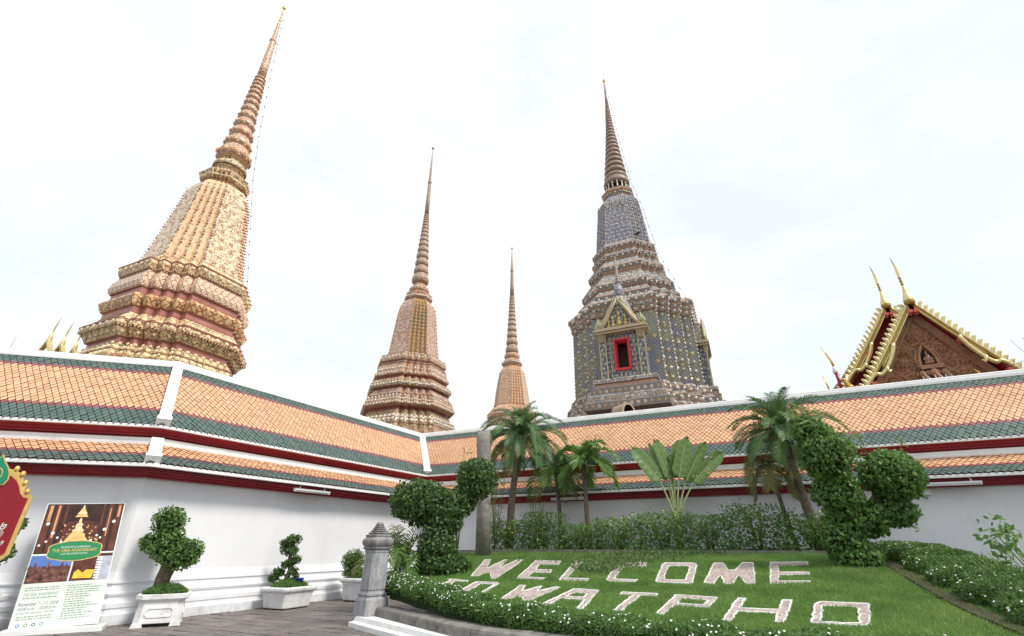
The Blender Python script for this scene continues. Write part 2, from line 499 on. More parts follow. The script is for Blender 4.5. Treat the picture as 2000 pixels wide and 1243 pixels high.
WALL_O, WALL_TOP = 2.2, 2.97
LOW_A, LOW_B = (2.70, 3.20), (1.76, 3.74)
UP_A, UP_B = (1.96, 4.20), (0.10, 6.24)
UP_COL = [1] * 5 + [2] + [0] * 15 + [2] + [1] * 4
LOW_COL = [1] * 4 + [2] + [0] * 7
wing_text = ['white gallery wing with orange tiled double roof, behind the leaning poster at far left',
             'white gallery wing with orange tiled double roof, running back behind the white planters',
             'white gallery wing with orange tiled double roof, behind the lawn letters and palms']
def cap_bar(a, b, w, h, wing, name, up):
    mb = MB()
    mb.bar(a, b, w, h, up); mb.bar(a - Vector((0, 0, 0)), b, w + 0.08, h * 0.35, up)
    return mb.build(name, M_trim, wing, world=True)
wings = []
for seg in range(3):
    loc = lvl(WALL_O, 0, seg + (0 if seg else 1))
    wg = thing('gallery_wing', wing_text[seg], 'gallery', loc, 0, 'wings of the tiled gallery')
    wings.append(wg)
    mb = MB(); sweep(mb, [(WALL_O + 0.04, 0.80), (WALL_O, 0.98), (WALL_O - 0.03, WALL_TOP + 0.3)], seg)
    a = [lvl(o, z, seg) for o, z in ((WALL_O - 0.03, 3.2), (-WALL_O, 3.2), (-WALL_O, 0))]
    b = [lvl(o, z, seg + 1) for o, z in ((WALL_O - 0.03, 3.2), (-WALL_O, 3.2), (-WALL_O, 0))]
    for i in range(2): mb.poly([a[i], b[i], b[i + 1], a[i + 1]])
    mb.build('wall', M_white, wg, world=True)
    mb = MB()
    pl = [(2.52, 0), (2.52, .20), (2.50, .22), (2.43, .235), (2.43, .31), (2.45, .32), (2.45, .40), (2.42, .42), (2.37, .43), (2.345, .47), (2.345, .52),
          (2.37, .535), (2.385, .575), (2.37, .61), (2.33, .62), (2.33, .645), (2.29, .65), (2.275, .69), (2.275, .75), (2.30, .76), (2.30, .785), (2.25, .80), (2.24, .801)]
    sweep(mb, pl, seg)
    mb.build('plinth_moulding', M_white, wg, world=True)
    # lower eave: red fascia boards, white lip
    mb = MB()
    sweep(mb, [(WALL_O - 0.03, 2.90), (2.30, 2.90), (2.30, 2.945), (2.40, 2.95), (2.40, 3.0), (2.52, 3.02)], seg, 0)
    sweep(mb, [(2.52, 3.02), (2.52, 3.045), (2.60, 3.05), (2.60, 3.10), (2.69, 3.11)], seg, 1)
    mb.build('lower_fascia', [M_red, M_red_dark], wg, world=True)
    mb = MB(); sweep(mb, [(2.66, 3.085), (2.76, 3.09), (2.76, 3.155), (2.68, 3.175), (2.60, 3.18)], seg)
    mb.build('lower_eave_lip', M_trim, wg, world=True)
    # white flashing band over the lower roof, red fascia of the upper one
    mb = MB(); sweep(mb, [(1.84, 3.70), (1.85, 3.76), (1.82, 3.765), (1.82, 3.79), (1.80, 3.80), (1.80, 3.88), (1.66, 3.885)], seg)
    mb.build('flashing_band', M_trim, wg, world=True)
    mb = MB()
    sweep(mb, [(1.70, 3.86), (1.70, 3.93), (1.76, 3.935)], seg, 1)
    sweep(mb, [(1.76, 3.935), (1.76, 3.99), (1.84, 4.0), (1.84, 4.05), (1.94, 4.07), (1.94, 4.10)], seg, 0)
    mb.build('upper_fascia', [M_red, M_red_dark], wg, world=True)
    mb = MB(); sweep(mb, [(1.90, 4.09), (2.02, 4.095), (2.02, 4.155), (1.94, 4.18), (1.86, 4.185)], seg)
    mb.build('upper_eave_lip', M_trim, wg, world=True)
    cache = {}
    tile_roof(wg, seg, LOW_A, LOW_B, 11, LOW_COL, 110, cache)
    tile_roof(wg, seg, UP_A, UP_B, 25, UP_COL, 185, cache)
    mb = MB()
    sweep(mb, [(0.13, 6.18), (0.17, 6.22), (0.17, 6.30), (0.12, 6.31), (0.12, 6.40), (0.06, 6.43), (-0.06, 6.43), (-0.12, 6.40), (-0.12, 6.2)], seg)
    mb.build('ridge_cap', M_trim, wg, world=True)
    mb = MB(); sweep(mb, [(-0.10, 6.26), (-2.7, 3.2), (-2.7, 3.05), (-WALL_O, 3.0)], seg)
    mb.build('rear_slope', M_tile_o, wg, world=True)
    if seg < 2:
        k = seg + 1
        a, b = lvl(0.02, 6.36, k), lvl(*UP_A, k)
        d_ = (lvl(*UP_A, k) - lvl(*UP_B, k)).normalized()
        side = Vector((0, 0, 1)).cross(d_).normalized(); up = d_.cross(side); up = up if up.z > 0 else -up
        w = 0.25 if seg == 0 else 0.27
        mb = MB(); mb.bar(a, b - d_ * 0.02 + up * 0.06, w, 0.16, up)
        mb.bar(b - d_ * 0.10 + up * 0.07, b + d_ * 0.03 + up * 0.07, w + 0.06, 0.20, up)
        mb.build('hip_cap', M_trim, wg, world=True)
        a, b = lvl(1.80, 3.77, k), lvl(2.68, 3.20, k)
        d_ = (b - a).normalized(); side = Vector((0, 0, 1)).cross(d_).normalized(); up = d_.cross(side); up = up if up.z > 0 else -up
        mb = MB(); mb.bar(a + up * 0.05, b + up * 0.05, w, 0.16, up)
        mb.bar(b - d_ * 0.10 + up * 0.06, b + d_ * 0.03 + up * 0.06, w + 0.06, 0.20, up)
        mb.build('hip_cap', M_trim, wg, world=True)

# ------------------------------------------------------------------ fluorescent battens and the small box under the eaves
M_lamp = plain('white_lamp_cover', (0.85, 0.85, 0.86), 0.3, 0.02, 2)
def batten(seg, s0, s1, label):
    A, B = lvl(2.62, 2.97, seg), lvl(2.62, 2.97, seg + 1)
    u = (B - A).normalized(); a, b = A + u * s0, A + u * s1
    t = thing('fluorescent_light', label, 'light', a, 0, 'fluorescent lights under the eaves')
    mb = MB(); mb.bar(a, b, 0.10, 0.05); mb.build('housing', M_lamp, t, world=True)
    mb = MB(); mb.tube([a + u * 0.05 + Vector((0, 0, -0.045)), b - u * 0.05 + Vector((0, 0, -0.045))], 0.022, 8); mb.build('tube', M_lamp, t, world=True)
    mb = MB()
    for q in (a + u * 0.02, b - u * 0.02): mb.bar(q - u * 0.02 + Vector((0, 0, -0.04)), q + u * 0.02 + Vector((0, 0, -0.04)), 0.06, 0.05)
    for q in (a + u * 0.2, b - u * 0.2): mb.bar(q + Vector((0, 0, 0.0)), q + Vector((0, 0, 0.14)), 0.03, 0.03, up=(1, 0, 0))
    mb.build('mounting', M_lamp, t, world=True)
batten(1, 3.9, 5.2, 'white fluorescent light under the eave above the potted trees')
batten(2, 5.2, 6.5, 'white fluorescent light under the eave behind the two palms')
batten(2, 15.45, 17.05, 'white fluorescent light under the eave right of the topiary tree')
A, B = lvl(2.25, 2.78, 2), lvl(2.25, 2.78, 3); u = (B - A).normalized(); q = A + u * 16.25
t = thing('junction_box', 'small white box with a stub pipe on the wall under the right eave', 'box', q)
mb = MB(); mb.bar(q - u * 0.12, q + u * 0.12, 0.10, 0.12); mb.build('housing', M_lamp, t, world=True)
mb = MB(); mb.bar(q - u * 0.14 + Vector((0, 0, .07)), q + u * 0.14 + Vector((0, 0, .07)), 0.14, 0.02); mb.build('cover', M_lamp, t, world=True)
mb = MB(); mb.tube([q + Vector((0, 0, -0.05)), q + Vector((0, 0, -0.16))], 0.025, 8); mb.build('pipe', M_lead, t, world=True)
# ------------------------------------------------------------------ ceramic mosaic materials (patterns follow the UV, in metres)
def mosaic(name, base, base2, petal, petal2, centre, leaf, cell=0.5, pr=0.34, leaf_w=0.06, lattice=None, zig=None, rough=0.4, shift=0.5, aspect=1.0, leaf_scale=3.0):
    n = NT(name, rough, 0.4)
    u, v = n.uv()
    V = n.m('DIVIDE', v, cell * aspect); row = n.m('FLOOR', V)
    U = n.m('ADD', n.m('DIVIDE', u, cell), n.m('MULTIPLY', n.m('MODULO', row, 2.0), shift))
    ucell = n.m('FLOOR', U)
    x = n.m('SUBTRACT', n.m('FRACT', U), 0.5); y = n.m('SUBTRACT', n.m('FRACT', V), 0.5)
    r = n.m('SQRT', n.m('ADD', n.m('MULTIPLY', x, x), n.m('MULTIPLY', y, y)))
    ang = n.m('ARCTAN2', y, x)
    wave = n.m('ADD', 0.78, n.m('MULTIPLY', n.m('COSINE', n.m('MULTIPLY', ang, 6.0)), 0.22))
    edge = n.m('MULTIPLY', wave, pr)
    cv = n.t.nodes.new('ShaderNodeCombineXYZ'); n.put(cv.inputs[0], ucell); n.put(cv.inputs[1], row)
    wn_ = n.t.nodes.new('ShaderNodeTexWhiteNoise'); wn_.noise_dimensions = '2D'; n.put(wn_.inputs['Vector'], cv.outputs[0])
    rnd = wn_.outputs['Value']
    g = n.t.nodes.new('ShaderNodeNewGeometry')
    big = n.noise(0.8, 5, 0.6, g.outputs['Position'])
    col = n.mix(n.step(big, 0.4, 0.62), base, base2)
    uvv = n.tc('UV')
    ed = n.vor(leaf_scale / cell, 'DISTANCE_TO_EDGE', n.mapping(uvv, (1, 1.0 / aspect, 1)))
    leafm = n.m('LESS_THAN', ed, leaf_w)
    keep = n.m('GREATER_THAN', n.noise(1.7 / cell, 2, 0.5, uvv), 0.45)
    col = n.mix(n.m('MULTIPLY', leafm, keep), col, leaf)
    if zig:
        zc, zp = zig
        a = n.m('ABSOLUTE', n.m('SUBTRACT', n.m('FRACT', n.m('DIVIDE', u, zp)), 0.5))
        d = n.m('ABSOLUTE', n.m('SUBTRACT', a, n.m('MULTIPLY', n.m('PINGPONG', n.m('DIVIDE', v, zp), 0.5), 1.0)))
        col = n.mix(n.m('LESS_THAN', d, 0.09), col, zc)
    if lattice:
        lc, ls, lw = lattice
        p = n.m('FRACT', n.m('DIVIDE', n.m('ADD', u, v), ls)); q = n.m('FRACT', n.m('DIVIDE', n.m('SUBTRACT', u, v), ls))
        lm = n.m('MAXIMUM', n.m('LESS_THAN', p, lw), n.m('LESS_THAN', q, lw))
        col = n.mix(lm, col, lc)
    pc = n.mix(n.m('GREATER_THAN', rnd, 0.55), petal, petal2)
    col = n.mix(n.m('LESS_THAN', r, n.m('ADD', edge, 0.05)), col, mul(leaf, 0.8))
    col = n.mix(n.m('LESS_THAN', r, edge), col, pc)
    col = n.mix(n.m('LESS_THAN', r, pr * 0.42), col, mul(leaf, 0.9))
    col = n.mix(n.m('LESS_THAN', r, pr * 0.3), col, centre)
    # small tile shards and grime
    sh = n.noise(26, 2, 0.5, uvv)
    col = n.mix(n.step(sh, 0.35, 0.65, 0.10, 0.0), col, (0.05, 0.04, 0.04))
    gr = n.noise(2.1, 7, 0.65, g.outputs['Position'])
    col = n.mix(n.step(gr, 0.54, 0.80, 0, 0.30), col, mul(base, 0.45))
    n.col(col)
    h = n.m('ADD', n.step(n.m('SUBTRACT', edge, r), -0.02, 0.08), n.m('MULTIPLY', leafm, 0.5))
    n.bump(h, 0.6, 0.04)
    return n.mat

def scales(name, base, edge_c, spot, cell=0.36, rough=0.4):
    n = NT(name, rough, 0.4)
    u, v = n.uv()
    V = n.m('DIVIDE', v, cell * 0.62); row = n.m('FLOOR', V)
    U = n.m('ADD', n.m('DIVIDE', u, cell), n.m('MULTIPLY', n.m('MODULO', row, 2.0), 0.5))
    x = n.m('SUBTRACT', n.m('FRACT', U), 0.5); y = n.m('FRACT', V)
    par = n.m('ADD', n.m('MULTIPLY', n.m('MULTIPLY', x, x), 4.0), 0.0)
    d = n.m('ABSOLUTE', n.m('SUBTRACT', n.m('ADD', y, par), 0.98))
    r = n.m('SQRT', n.m('ADD', n.m('MULTIPLY', x, x), n.m('POWER', n.m('SUBTRACT', y, 0.35), 2.0)))
    g = n.t.nodes.new('ShaderNodeNewGeometry')
    col = n.mix(n.step(n.noise(3, 4, 0.6, g.outputs['Position']), 0.35, 0.65), base, mul(base, 0.8))
    col = n.mix(n.m('LESS_THAN', r, 0.19), col, spot)
    col = n.mix(n.m('LESS_THAN', d, 0.13), col, edge_c)
    n.col(col)
    n.bump(n.step(d, 0, 0.3), 0.7, 0.05)
    return n.mat

CREAM, ORANGE, ROSE = (0.83, 0.66, 0.43), (0.81, 0.55, 0.31), (0.50, 0.225, 0.18)
WHITE_C, GREEN_C, BROWN_C, YEL = (0.82, 0.75, 0.63), (0.15, 0.17, 0.09), (0.40, 0.14, 0.07), (0.74, 0.56, 0.22)
L_floral = mosaic('cream_floral_mosaic', CREAM, (0.78, 0.56, 0.33), WHITE_C, (0.70, 0.36, 0.20), YEL, (0.27, 0.15, 0.07), 0.56, 0.25, 0.085)
L_green = mosaic('yellow_floral_mosaic', (0.76, 0.59, 0.35), (0.78, 0.54, 0.33), (0.80, 0.68, 0.46), (0.68, 0.36, 0.20), BROWN_C, (0.17, 0.14, 0.06), 0.46, 0.28, 0.10)
L_swag = mosaic('orange_swag_mosaic', ORANGE, (0.78, 0.52, 0.28), YEL, (0.62, 0.24, 0.10), GREEN_C, (0.24, 0.18, 0.08), 0.50, 0.18, 0.06, zig=((0.36, 0.12, 0.05), 0.62))
L_scale = scales('white_scale_mosaic', (0.78, 0.63, 0.47), (0.42, 0.15, 0.10), (0.74, 0.42, 0.20))
L_recess = mosaic('rose_red_lattice_tile', ROSE, (0.36, 0.12, 0.10), ROSE, ROSE, ROSE, ROSE, 0.5, 0.02, 0.0, lattice=((0.52, 0.25, 0.20), 0.16, 0.10))
L_bell = mosaic('cream_bell_mosaic', (0.82, 0.67, 0.48), CREAM, WHITE_C, (0.66, 0.30, 0.16), YEL, (0.30, 0.15, 0.08), 0.60, 0.20, 0.07, leaf_scale=3.4)
L_rib = mosaic('orange_rib_mosaic', (0.82, 0.60, 0.36), (0.82, 0.64, 0.41), (0.80, 0.66, 0.50), (0.72, 0.42, 0.26), YEL, (0.62, 0.34, 0.2), 0.40, 0.14, 0.03)
L_ring = mosaic('orange_ring_mosaic', (0.80, 0.58, 0.39), (0.82, 0.63, 0.44), WHITE_C, (0.74, 0.48, 0.30), BROWN_C, (0.40, 0.17, 0.11), 0.36, 0.36, 0.05, zig=((0.36, 0.12, 0.07), 0.3))
L_spire = mosaic('spire_diamond_mosaic', (0.78, 0.57, 0.40), (0.78, 0.60, 0.43), CREAM, ORANGE, BROWN_C, (0.3, 0.12, 0.07), 0.5, 0.12, 0.03, lattice=((0.32, 0.11, 0.07), 0.42, 0.13))
Md_tier = mosaic('brick_floral_mosaic', (0.74, 0.42, 0.28), (0.70, 0.45, 0.34), (0.80, 0.67, 0.55), (0.62, 0.36, 0.12), YEL, (0.10, 0.10, 0.05), 0.34, 0.32, 0.08)
Md_green = mosaic('green_ochre_mosaic', (0.66, 0.44, 0.29), (0.58, 0.42, 0.27), (0.78, 0.64, 0.45), (0.52, 0.30, 0.14), YEL, (0.08, 0.09, 0.04), 0.36, 0.34, 0.10)
Md_bell = mosaic('grey_green_bell_mosaic', (0.58, 0.48, 0.40), (0.62, 0.45, 0.34), (0.76, 0.64, 0.52), (0.55, 0.26, 0.14), YEL, (0.34, 0.13, 0.08), 0.46, 0.22, 0.10)
Md_rib = mosaic('green_rib_mosaic', (0.22, 0.25, 0.15), (0.46, 0.28, 0.14), (0.64, 0.48, 0.30), (0.58, 0.30, 0.14), YEL, (0.42, 0.22, 0.10), 0.34, 0.32, 0.07)
Md_recess = plain('dull_red_tile', (0.37, 0.125, 0.11), 0.5, 0.15, 5)
Md_ring = mosaic('brown_ring_mosaic', (0.54, 0.37, 0.28), (0.52, 0.40, 0.31), (0.68, 0.57, 0.46), (0.5, 0.3, 0.18), YEL, (0.16, 0.10, 0.06), 0.3, 0.36, 0.07)
T_bell = mosaic('bright_orange_mosaic', (0.74, 0.45, 0.29), (0.70, 0.48, 0.35), (0.66, 0.52, 0.34), (0.6, 0.24, 0.1), YEL, (0.32, 0.16, 0.07), 0.46, 0.24, 0.08)
T_rib = mosaic('orange_fluted_mosaic', (0.78, 0.45, 0.25), (0.76, 0.50, 0.31), (0.7, 0.5, 0.28), (0.6, 0.24, 0.08), YEL, (0.40, 0.15, 0.06), 0.4, 0.26, 0.04)
NAVY, SLATE, OLIVE = (0.030, 0.040, 0.095), (0.085, 0.090, 0.105), (0.16, 0.14, 0.07)
D_body = mosaic('dark_lattice_mosaic', (0.20, 0.225, 0.165), (0.075, 0.10, 0.26), (0.60, 0.50, 0.26), (0.48, 0.37, 0.17), (0.60, 0.54, 0.40), OLIVE, 0.85, 0.20, 0.05, lattice=((0.50, 0.46, 0.33), 0.21, 0.13), leaf_scale=5)
D_tier = mosaic('dark_floral_band_mosaic', (0.13, 0.135, 0.16), (0.19, 0.16, 0.15), (0.68, 0.64, 0.55), (0.38, 0.28, 0.13), (0.5, 0.3, 0.2), (0.26, 0.20, 0.14), 0.42, 0.26, 0.07)
D_bell = mosaic('slate_blue_bell_mosaic', (0.27, 0.285, 0.37), (0.31, 0.305, 0.35), (0.70, 0.65, 0.54), (0.52, 0.42, 0.26), (0.6, 0.5, 0.4), (0.13, 0.12, 0.17), 0.40, 0.27, 0.12)
D_trim = plain('russet_trim_tile', (0.44, 0.28, 0.195), 0.5, 0.25, 6, 0.2, dirt=(0.10, 0.07, 0.05), dirt_scale=2)
D_pale = mosaic('pale_slope_mosaic', (0.36, 0.36, 0.37), (0.43, 0.40, 0.37), (0.70, 0.66, 0.57), (0.38, 0.26, 0.15), YEL, (0.09, 0.085, 0.09), 0.40, 0.28, 0.08)
D_ring = mosaic('russet_ring_mosaic', (0.44, 0.30, 0.235), (0.38, 0.28, 0.235), (0.48, 0.40, 0.34), (0.32, 0.2, 0.13), YEL, (0.12, 0.08, 0.07), 0.3, 0.3, 0.07)
D_niche = mosaic('navy_white_flower_mosaic', (0.05, 0.06, 0.14), (0.07, 0.08, 0.13), (0.70, 0.68, 0.62), (0.60, 0.56, 0.40), (0.55, 0.4, 0.15), (0.34, 0.36, 0.30), 0.34, 0.28, 0.09)
D_gold = mosaic('gold_cream_frame_mosaic', (0.46, 0.38, 0.23), (0.40, 0.33, 0.22), (0.66, 0.59, 0.44), (0.42, 0.24, 0.14), YEL, (0.16, 0.15, 0.09), 0.24, 0.32, 0.09)
M_boss = plain('cream_ceramic_rosette', (0.74, 0.69, 0.60), 0.35, 0.25, 2.0, 0, spec=0.5)
M_boss_w = plain('white_ceramic_bead', (0.74, 0.68, 0.58), 0.35, 0.15, 2.0, 0, spec=0.5)
M_boss_o = plain('orange_ceramic_boss', (0.70, 0.42, 0.24), 0.35, 0.15, 2.0, 0, spec=0.5)
M_hole = plain('dark_interior', (0.020, 0.016, 0.014), 0.9, 0.2, 3)

AZ = -radians(24.3)
def unit_ring(n, f):
    d = (1 - f) / n; c = []
    for k in range(n + 1):
        c.append((1 - k * d, f + k * d))
        if k < n: c.append((1 - (k + 1) * d, f + k * d))
    ring = []
    for q in range(4):
        for (x, y) in c:
            for _ in range(q): x, y = -y, x
            ring.append((x, y))
    return ring
WF = lambda z: 1.0                                   # width correction of the chedi being built
def sq_loft(mb, ring, prof, mi=0, mi_flat=None, cap0=False, cap1=False):
    prof = [(z, w * WF(z)) for z, w in prof]
    rings = [[(x * w, y * w, z) for x, y in ring] for z, w in prof]
    f0 = len(mb.f)
    mb.loft(rings, mi, cap0, cap1, True, True)
    if mi_flat is not None:
        n = len(ring)
        flat = [i for i in range(n) if (Vector(ring[i]) - Vector(ring[(i + 1) % n])).length > 0.5]
        q = 0
        for k in range(len(prof) - 1):
            for i in range(n):
                if i in flat: mb.mi[f0 + q] = mi_flat
                q += 1
def seams(t, ring, profs, r, mat, name='corner_seams'):
    """narrow grout ridges along the re-entrant corners and the band edges"""
    mb = MB(); n = len(ring)
    inner = [i for i in range(n) if ((ring[i][0] - ring[i - 1][0]) * (ring[(i + 1) % n][1] - ring[i][1]) - (ring[i][1] - ring[i - 1][1]) * (ring[(i + 1) % n][0] - ring[i][0])) < 0]
    for prof in profs:
        for i in inner:
            x, y = ring[i]
            mb.tube([(x * w * WF(z), y * w * WF(z), z) for z, w in prof], r, 4, 0, False)
        for z, w in (prof[0], prof[-1]):
            w = w * WF(z)
            mb.loft([[(x * (w + o), y * (w + o), z + h) for x, y in ring] for o, h in ((-.02, -r), (r * .7, -r), (r * .7, r), (-.02, r))], 0, False, False)
    mb.build(name, mat, t)['kind'] = 'stuff'
def boss(mb, p, nrm, r, h, mi=0, n=6):
    """small domed rosette"""
    nrm = Vector(nrm).normalized()
    ref = Vector((0, 0, 1)) if abs(nrm.z) < 0.9 else Vector((1, 0, 0))
    x = nrm.cross(ref).normalized(); y = nrm.cross(x)
    p = Vector(p); b = len(mb.v)
    for k in range(n): mb.pt(p + (x * cos(2 * pi * k / n) + y * sin(2 * pi * k / n)) * r)
    for k in range(n): mb.pt(p + (x * cos(2 * pi * k / n) + y * sin(2 * pi * k / n)) * r * 0.55 + nrm * h)
    for k in range(n):
        j = (k + 1) % n
        mb.face((b + k, b + j, b + n + j, b + n + k), mi)
    mb.face([b + n + k for k in range(n)], mi)
def boss_row(mb, ring, z, w, step, r, h, mi=0, tilt=0.0, jitter=0.0, skip=None):
    n = len(ring); w = w * WF(z)
    for i in range(n):
        a, b = Vector((*ring[i], 0)) * w, Vector((*ring[(i + 1) % n], 0)) * w
        L = (b - a).length
        if L < r * 1.2: continue
        k = max(1, int(round(L / step)))
        d = (b - a) / L; nr = Vector((d.y, -d.x, 0))
        for q in range(k):
            p = a + d * (L * (q + 0.5) / k) + Vector((0, 0, z + random.uniform(-jitter, jitter)))
            if skip and skip(p): continue
            boss(mb, p, nr + Vector((0, 0, tilt)), r * random.uniform(0.85, 1.15), h, mi)
def ring_stack(t, prof_r, z0, z1, count, mat, name='ring', ratio=0.9, boss_n=0, boss_mat=None):
    """stack of bulging rings getting smaller upwards; each ring is a part"""
    hs = [ratio ** i for i in range(count)]; S = sum(hs); z = z0
    R = lambda zz: float(np.interp(zz, [p[0] for p in prof_r], [p[1] for p in prof_r])) * WF(zz)
    bm_ = MB()
    for i, h in enumerate(hs):
        h = h / S * (z1 - z0); r = R(z + h * 0.4)
        mb = MB()
        mb.lathe([(z, r * 0.80), (z + h * 0.12, r * 0.96), (z + h * 0.38, r * 1.0), (z + h * 0.66, r * 0.93), (z + h * 0.84, r * 0.80), (z + h, r * 0.74)], 20, mi=0, uv=True)
        mb.build(name, mat, t)
        if boss_n and r > 0.25:
            for k in range(boss_n):
                a = 2 * pi * (k + 0.5 * (i % 2)) / boss_n
                boss(bm_, (r * 0.985 * cos(a), r * 0.985 * sin(a), z + h * 0.36), (cos(a), sin(a), 0.1), r * 2.6 / boss_n * 0.95, r * 0.10, 0, 10)
                boss(bm_, (r * 1.07 * cos(a), r * 1.07 * sin(a), z + h * 0.37), (cos(a), sin(a), 0.1), r * 0.8 / boss_n, r * 0.04, 1, 6)
        z += h
    if bm_.f: bm_.build('ring_bosses', [boss_mat or M_boss_o, Md_recess], t)['kind'] = 'stuff'
def spire_tip(t, prof, mat, knob_z, knob_r, top, gold=None):
    mb = MB(); mb.lathe(prof, 14, uv=True); mb.build('spire', mat, t)
    mb = MB(); r = knob_r
    mb.lathe([(knob_z - r * .9, r * .6), (knob_z - r * .4, r), (knob_z + r * .3, r * 1.05), (knob_z + r * .8, r * .7), (knob_z + r * 1.3, r * .65)], 14, uv=True); mb.build('spire_knob', mat, t)
    r = 0.13
    mb = MB(); mb.lathe([(top - .45, .05), (top - .36, r * .8), (top - .26, r * 1.2), (top - .13, r * .9), (top - .06, .05), (top + .12, .015)], 12); mb.build('finial', gold or mat, t)

# ------------------------------------------------------------------ big cream and orange chedi, left
R4 = unit_ring(4, 0.45)
def square_part(t, name, prof, mats, ring=R4, flat=None, bosses=()):
    mb = MB(); sq_loft(mb, ring, prof, 0, flat, cap0=True, cap1=True)
    o = mb.build(name, mats, t)
    return o
def bosses_part(t, rows, mat, ring=R4, name='flower_bosses', skip=None):
    mb = MB()
    for (z, w, step, r, h, tilt) in rows: boss_row(mb, ring, z, w, step, r, h, 0, tilt, 0.01, skip)
    mb.build(name, mat, t)['kind'] = 'stuff'

WF = lambda z: float(np.interp(z, [9, 13, 15.7, 22, 26, 42], [1.07, 1.08, 1.15, 1.15, 1.08, 1.0]))
t = thing('chedi', 'tall cream and orange mosaic chedi behind the roof corner, largest of the orange ones', 'chedi', (-18.95, 24.40, 0), AZ, 'chedis behind the gallery')
chedi_left = t
square_part(t, 'plinth', [(0, 4.0), (5, 3.8), (8.8, 3.5), (9.35, 3.3)], L_floral)
square_part(t, 'base_tier', [(9.35, 3.2), (9.55, 3.22), (9.9, 3.15), (10.12, 3.05), (10.30, 2.88)], L_green)
square_part(t, 'recessed_course', [(10.26, 2.86), (10.66, 2.86)], L_recess)
square_part(t, 'base_tier', [(10.63, 2.94), (10.67, 3.0), (10.80, 3.05), (11.05, 3.24), (11.09, 3.24)], L_green)
square_part(t, 'base_tier', [(11.09, 3.29), (11.12, 3.30), (11.37, 3.30), (11.41, 3.24), (11.47, 3.22), (11.80, 2.92), (11.84, 2.93), (11.98, 2.79)], L_floral)
square_part(t, 'recessed_course', [(11.95, 2.76), (12.40, 2.76)], L_recess)
square_part(t, 'base_tier', [(12.37, 2.82), (12.42, 2.88), (12.58, 2.95), (12.81, 3.03), (12.93, 3.0), (13.02, 2.9), (13.10, 2.74)], L_swag)
square_part(t, 'recessed_course', [(13.06, 2.70), (13.50, 2.70)], L_recess)
square_part(t, 'scale_tier', [(13.47, 2.74), (13.54, 2.83), (13.80, 2.87), (14.15, 2.78), (14.50, 2.58)], L_scale)
square_part(t, 'dentil_course', [(14.48, 2.50), (14.64, 2.52)], Md_recess)
square_part(t, 'cornice', [(14.62, 2.60), (14.66, 2.66), (14.79, 2.69), (15.12, 2.70), (15.18, 2.64), (15.40, 2.40), (15.72, 2.16)], L_floral)
bell = [(15.70, 2.11), (16.02, 2.08), (16.7, 1.975), (17.4, 1.88), (18.2, 1.775), (18.96, 1.69), (19.6, 1.615), (20.22, 1.55), (20.9, 1.48), (21.45, 1.42), (21.85, 1.32), (22.15, 1.14), (22.41, 0.86)]
square_part(t, 'bell', bell, [L_rib, L_bell], flat=1)
square_part(t, 'upper_cornice', [(22.40, 0.86), (22.50, 0.98), (22.62, 1.12), (22.80, 1.15), (23.04, 1.25), (23.12, 1.18), (23.25, 1.02), (23.52, 0.84)], L_floral)
mb = MB(); mb.lathe([(23.45, .80), (23.92, .82), (23.97, .98), (24.10, 1.03), (24.26, 1.02), (24.40, .92), (24.46, .72), (24.88, .68)], 24, uv=True); mb.build('collar', L_floral, t)
mb = MB(); mb.lathe([(23.955, .90), (23.96, .99), (23.985, .99), (23.99, .9)], 24); mb.build('collar_band', M_dark, t)
ring_stack(t, [(24.85, .93), (25.3, .93), (26.06, .78), (27.45, .66), (29.54, .50), (31.53, .42), (33.4, .33)], 24.85, 33.3, 13, L_ring, boss_n=10)
spire_tip(t, [(33.25, .30), (34.5, .285), (36.0, .25), (37.3, .21), (37.9, .17), (39.5, .12), (41.6, .05)], L_spire, 37.5, 0.25, 42.0, M_gold)
M_boss_y = plain('straw_ceramic_rosette', (0.78, 0.63, 0.38), 0.4, 0.2, 2.0, 0, spec=0.45)
rows = [(11.07, 3.28, .17, .05, .05, 0), (14.62, 2.62, .16, .045, .05, 0), (10.0, 3.13, .40, .13, .07, .3), (9.7, 3.2, .4, .13, .07, .2), (10.25, 2.98, .42, .10, .06, .6),
        (11.25, 3.305, .55, .13, .05, 0), (14.95, 2.70, .48, .13, .05, 0), (22.72, 1.15, .3, .08, .05, 0), (10.85, 3.09, .5, .10, .05, -.4)]
bosses_part(t, rows, M_boss_y)
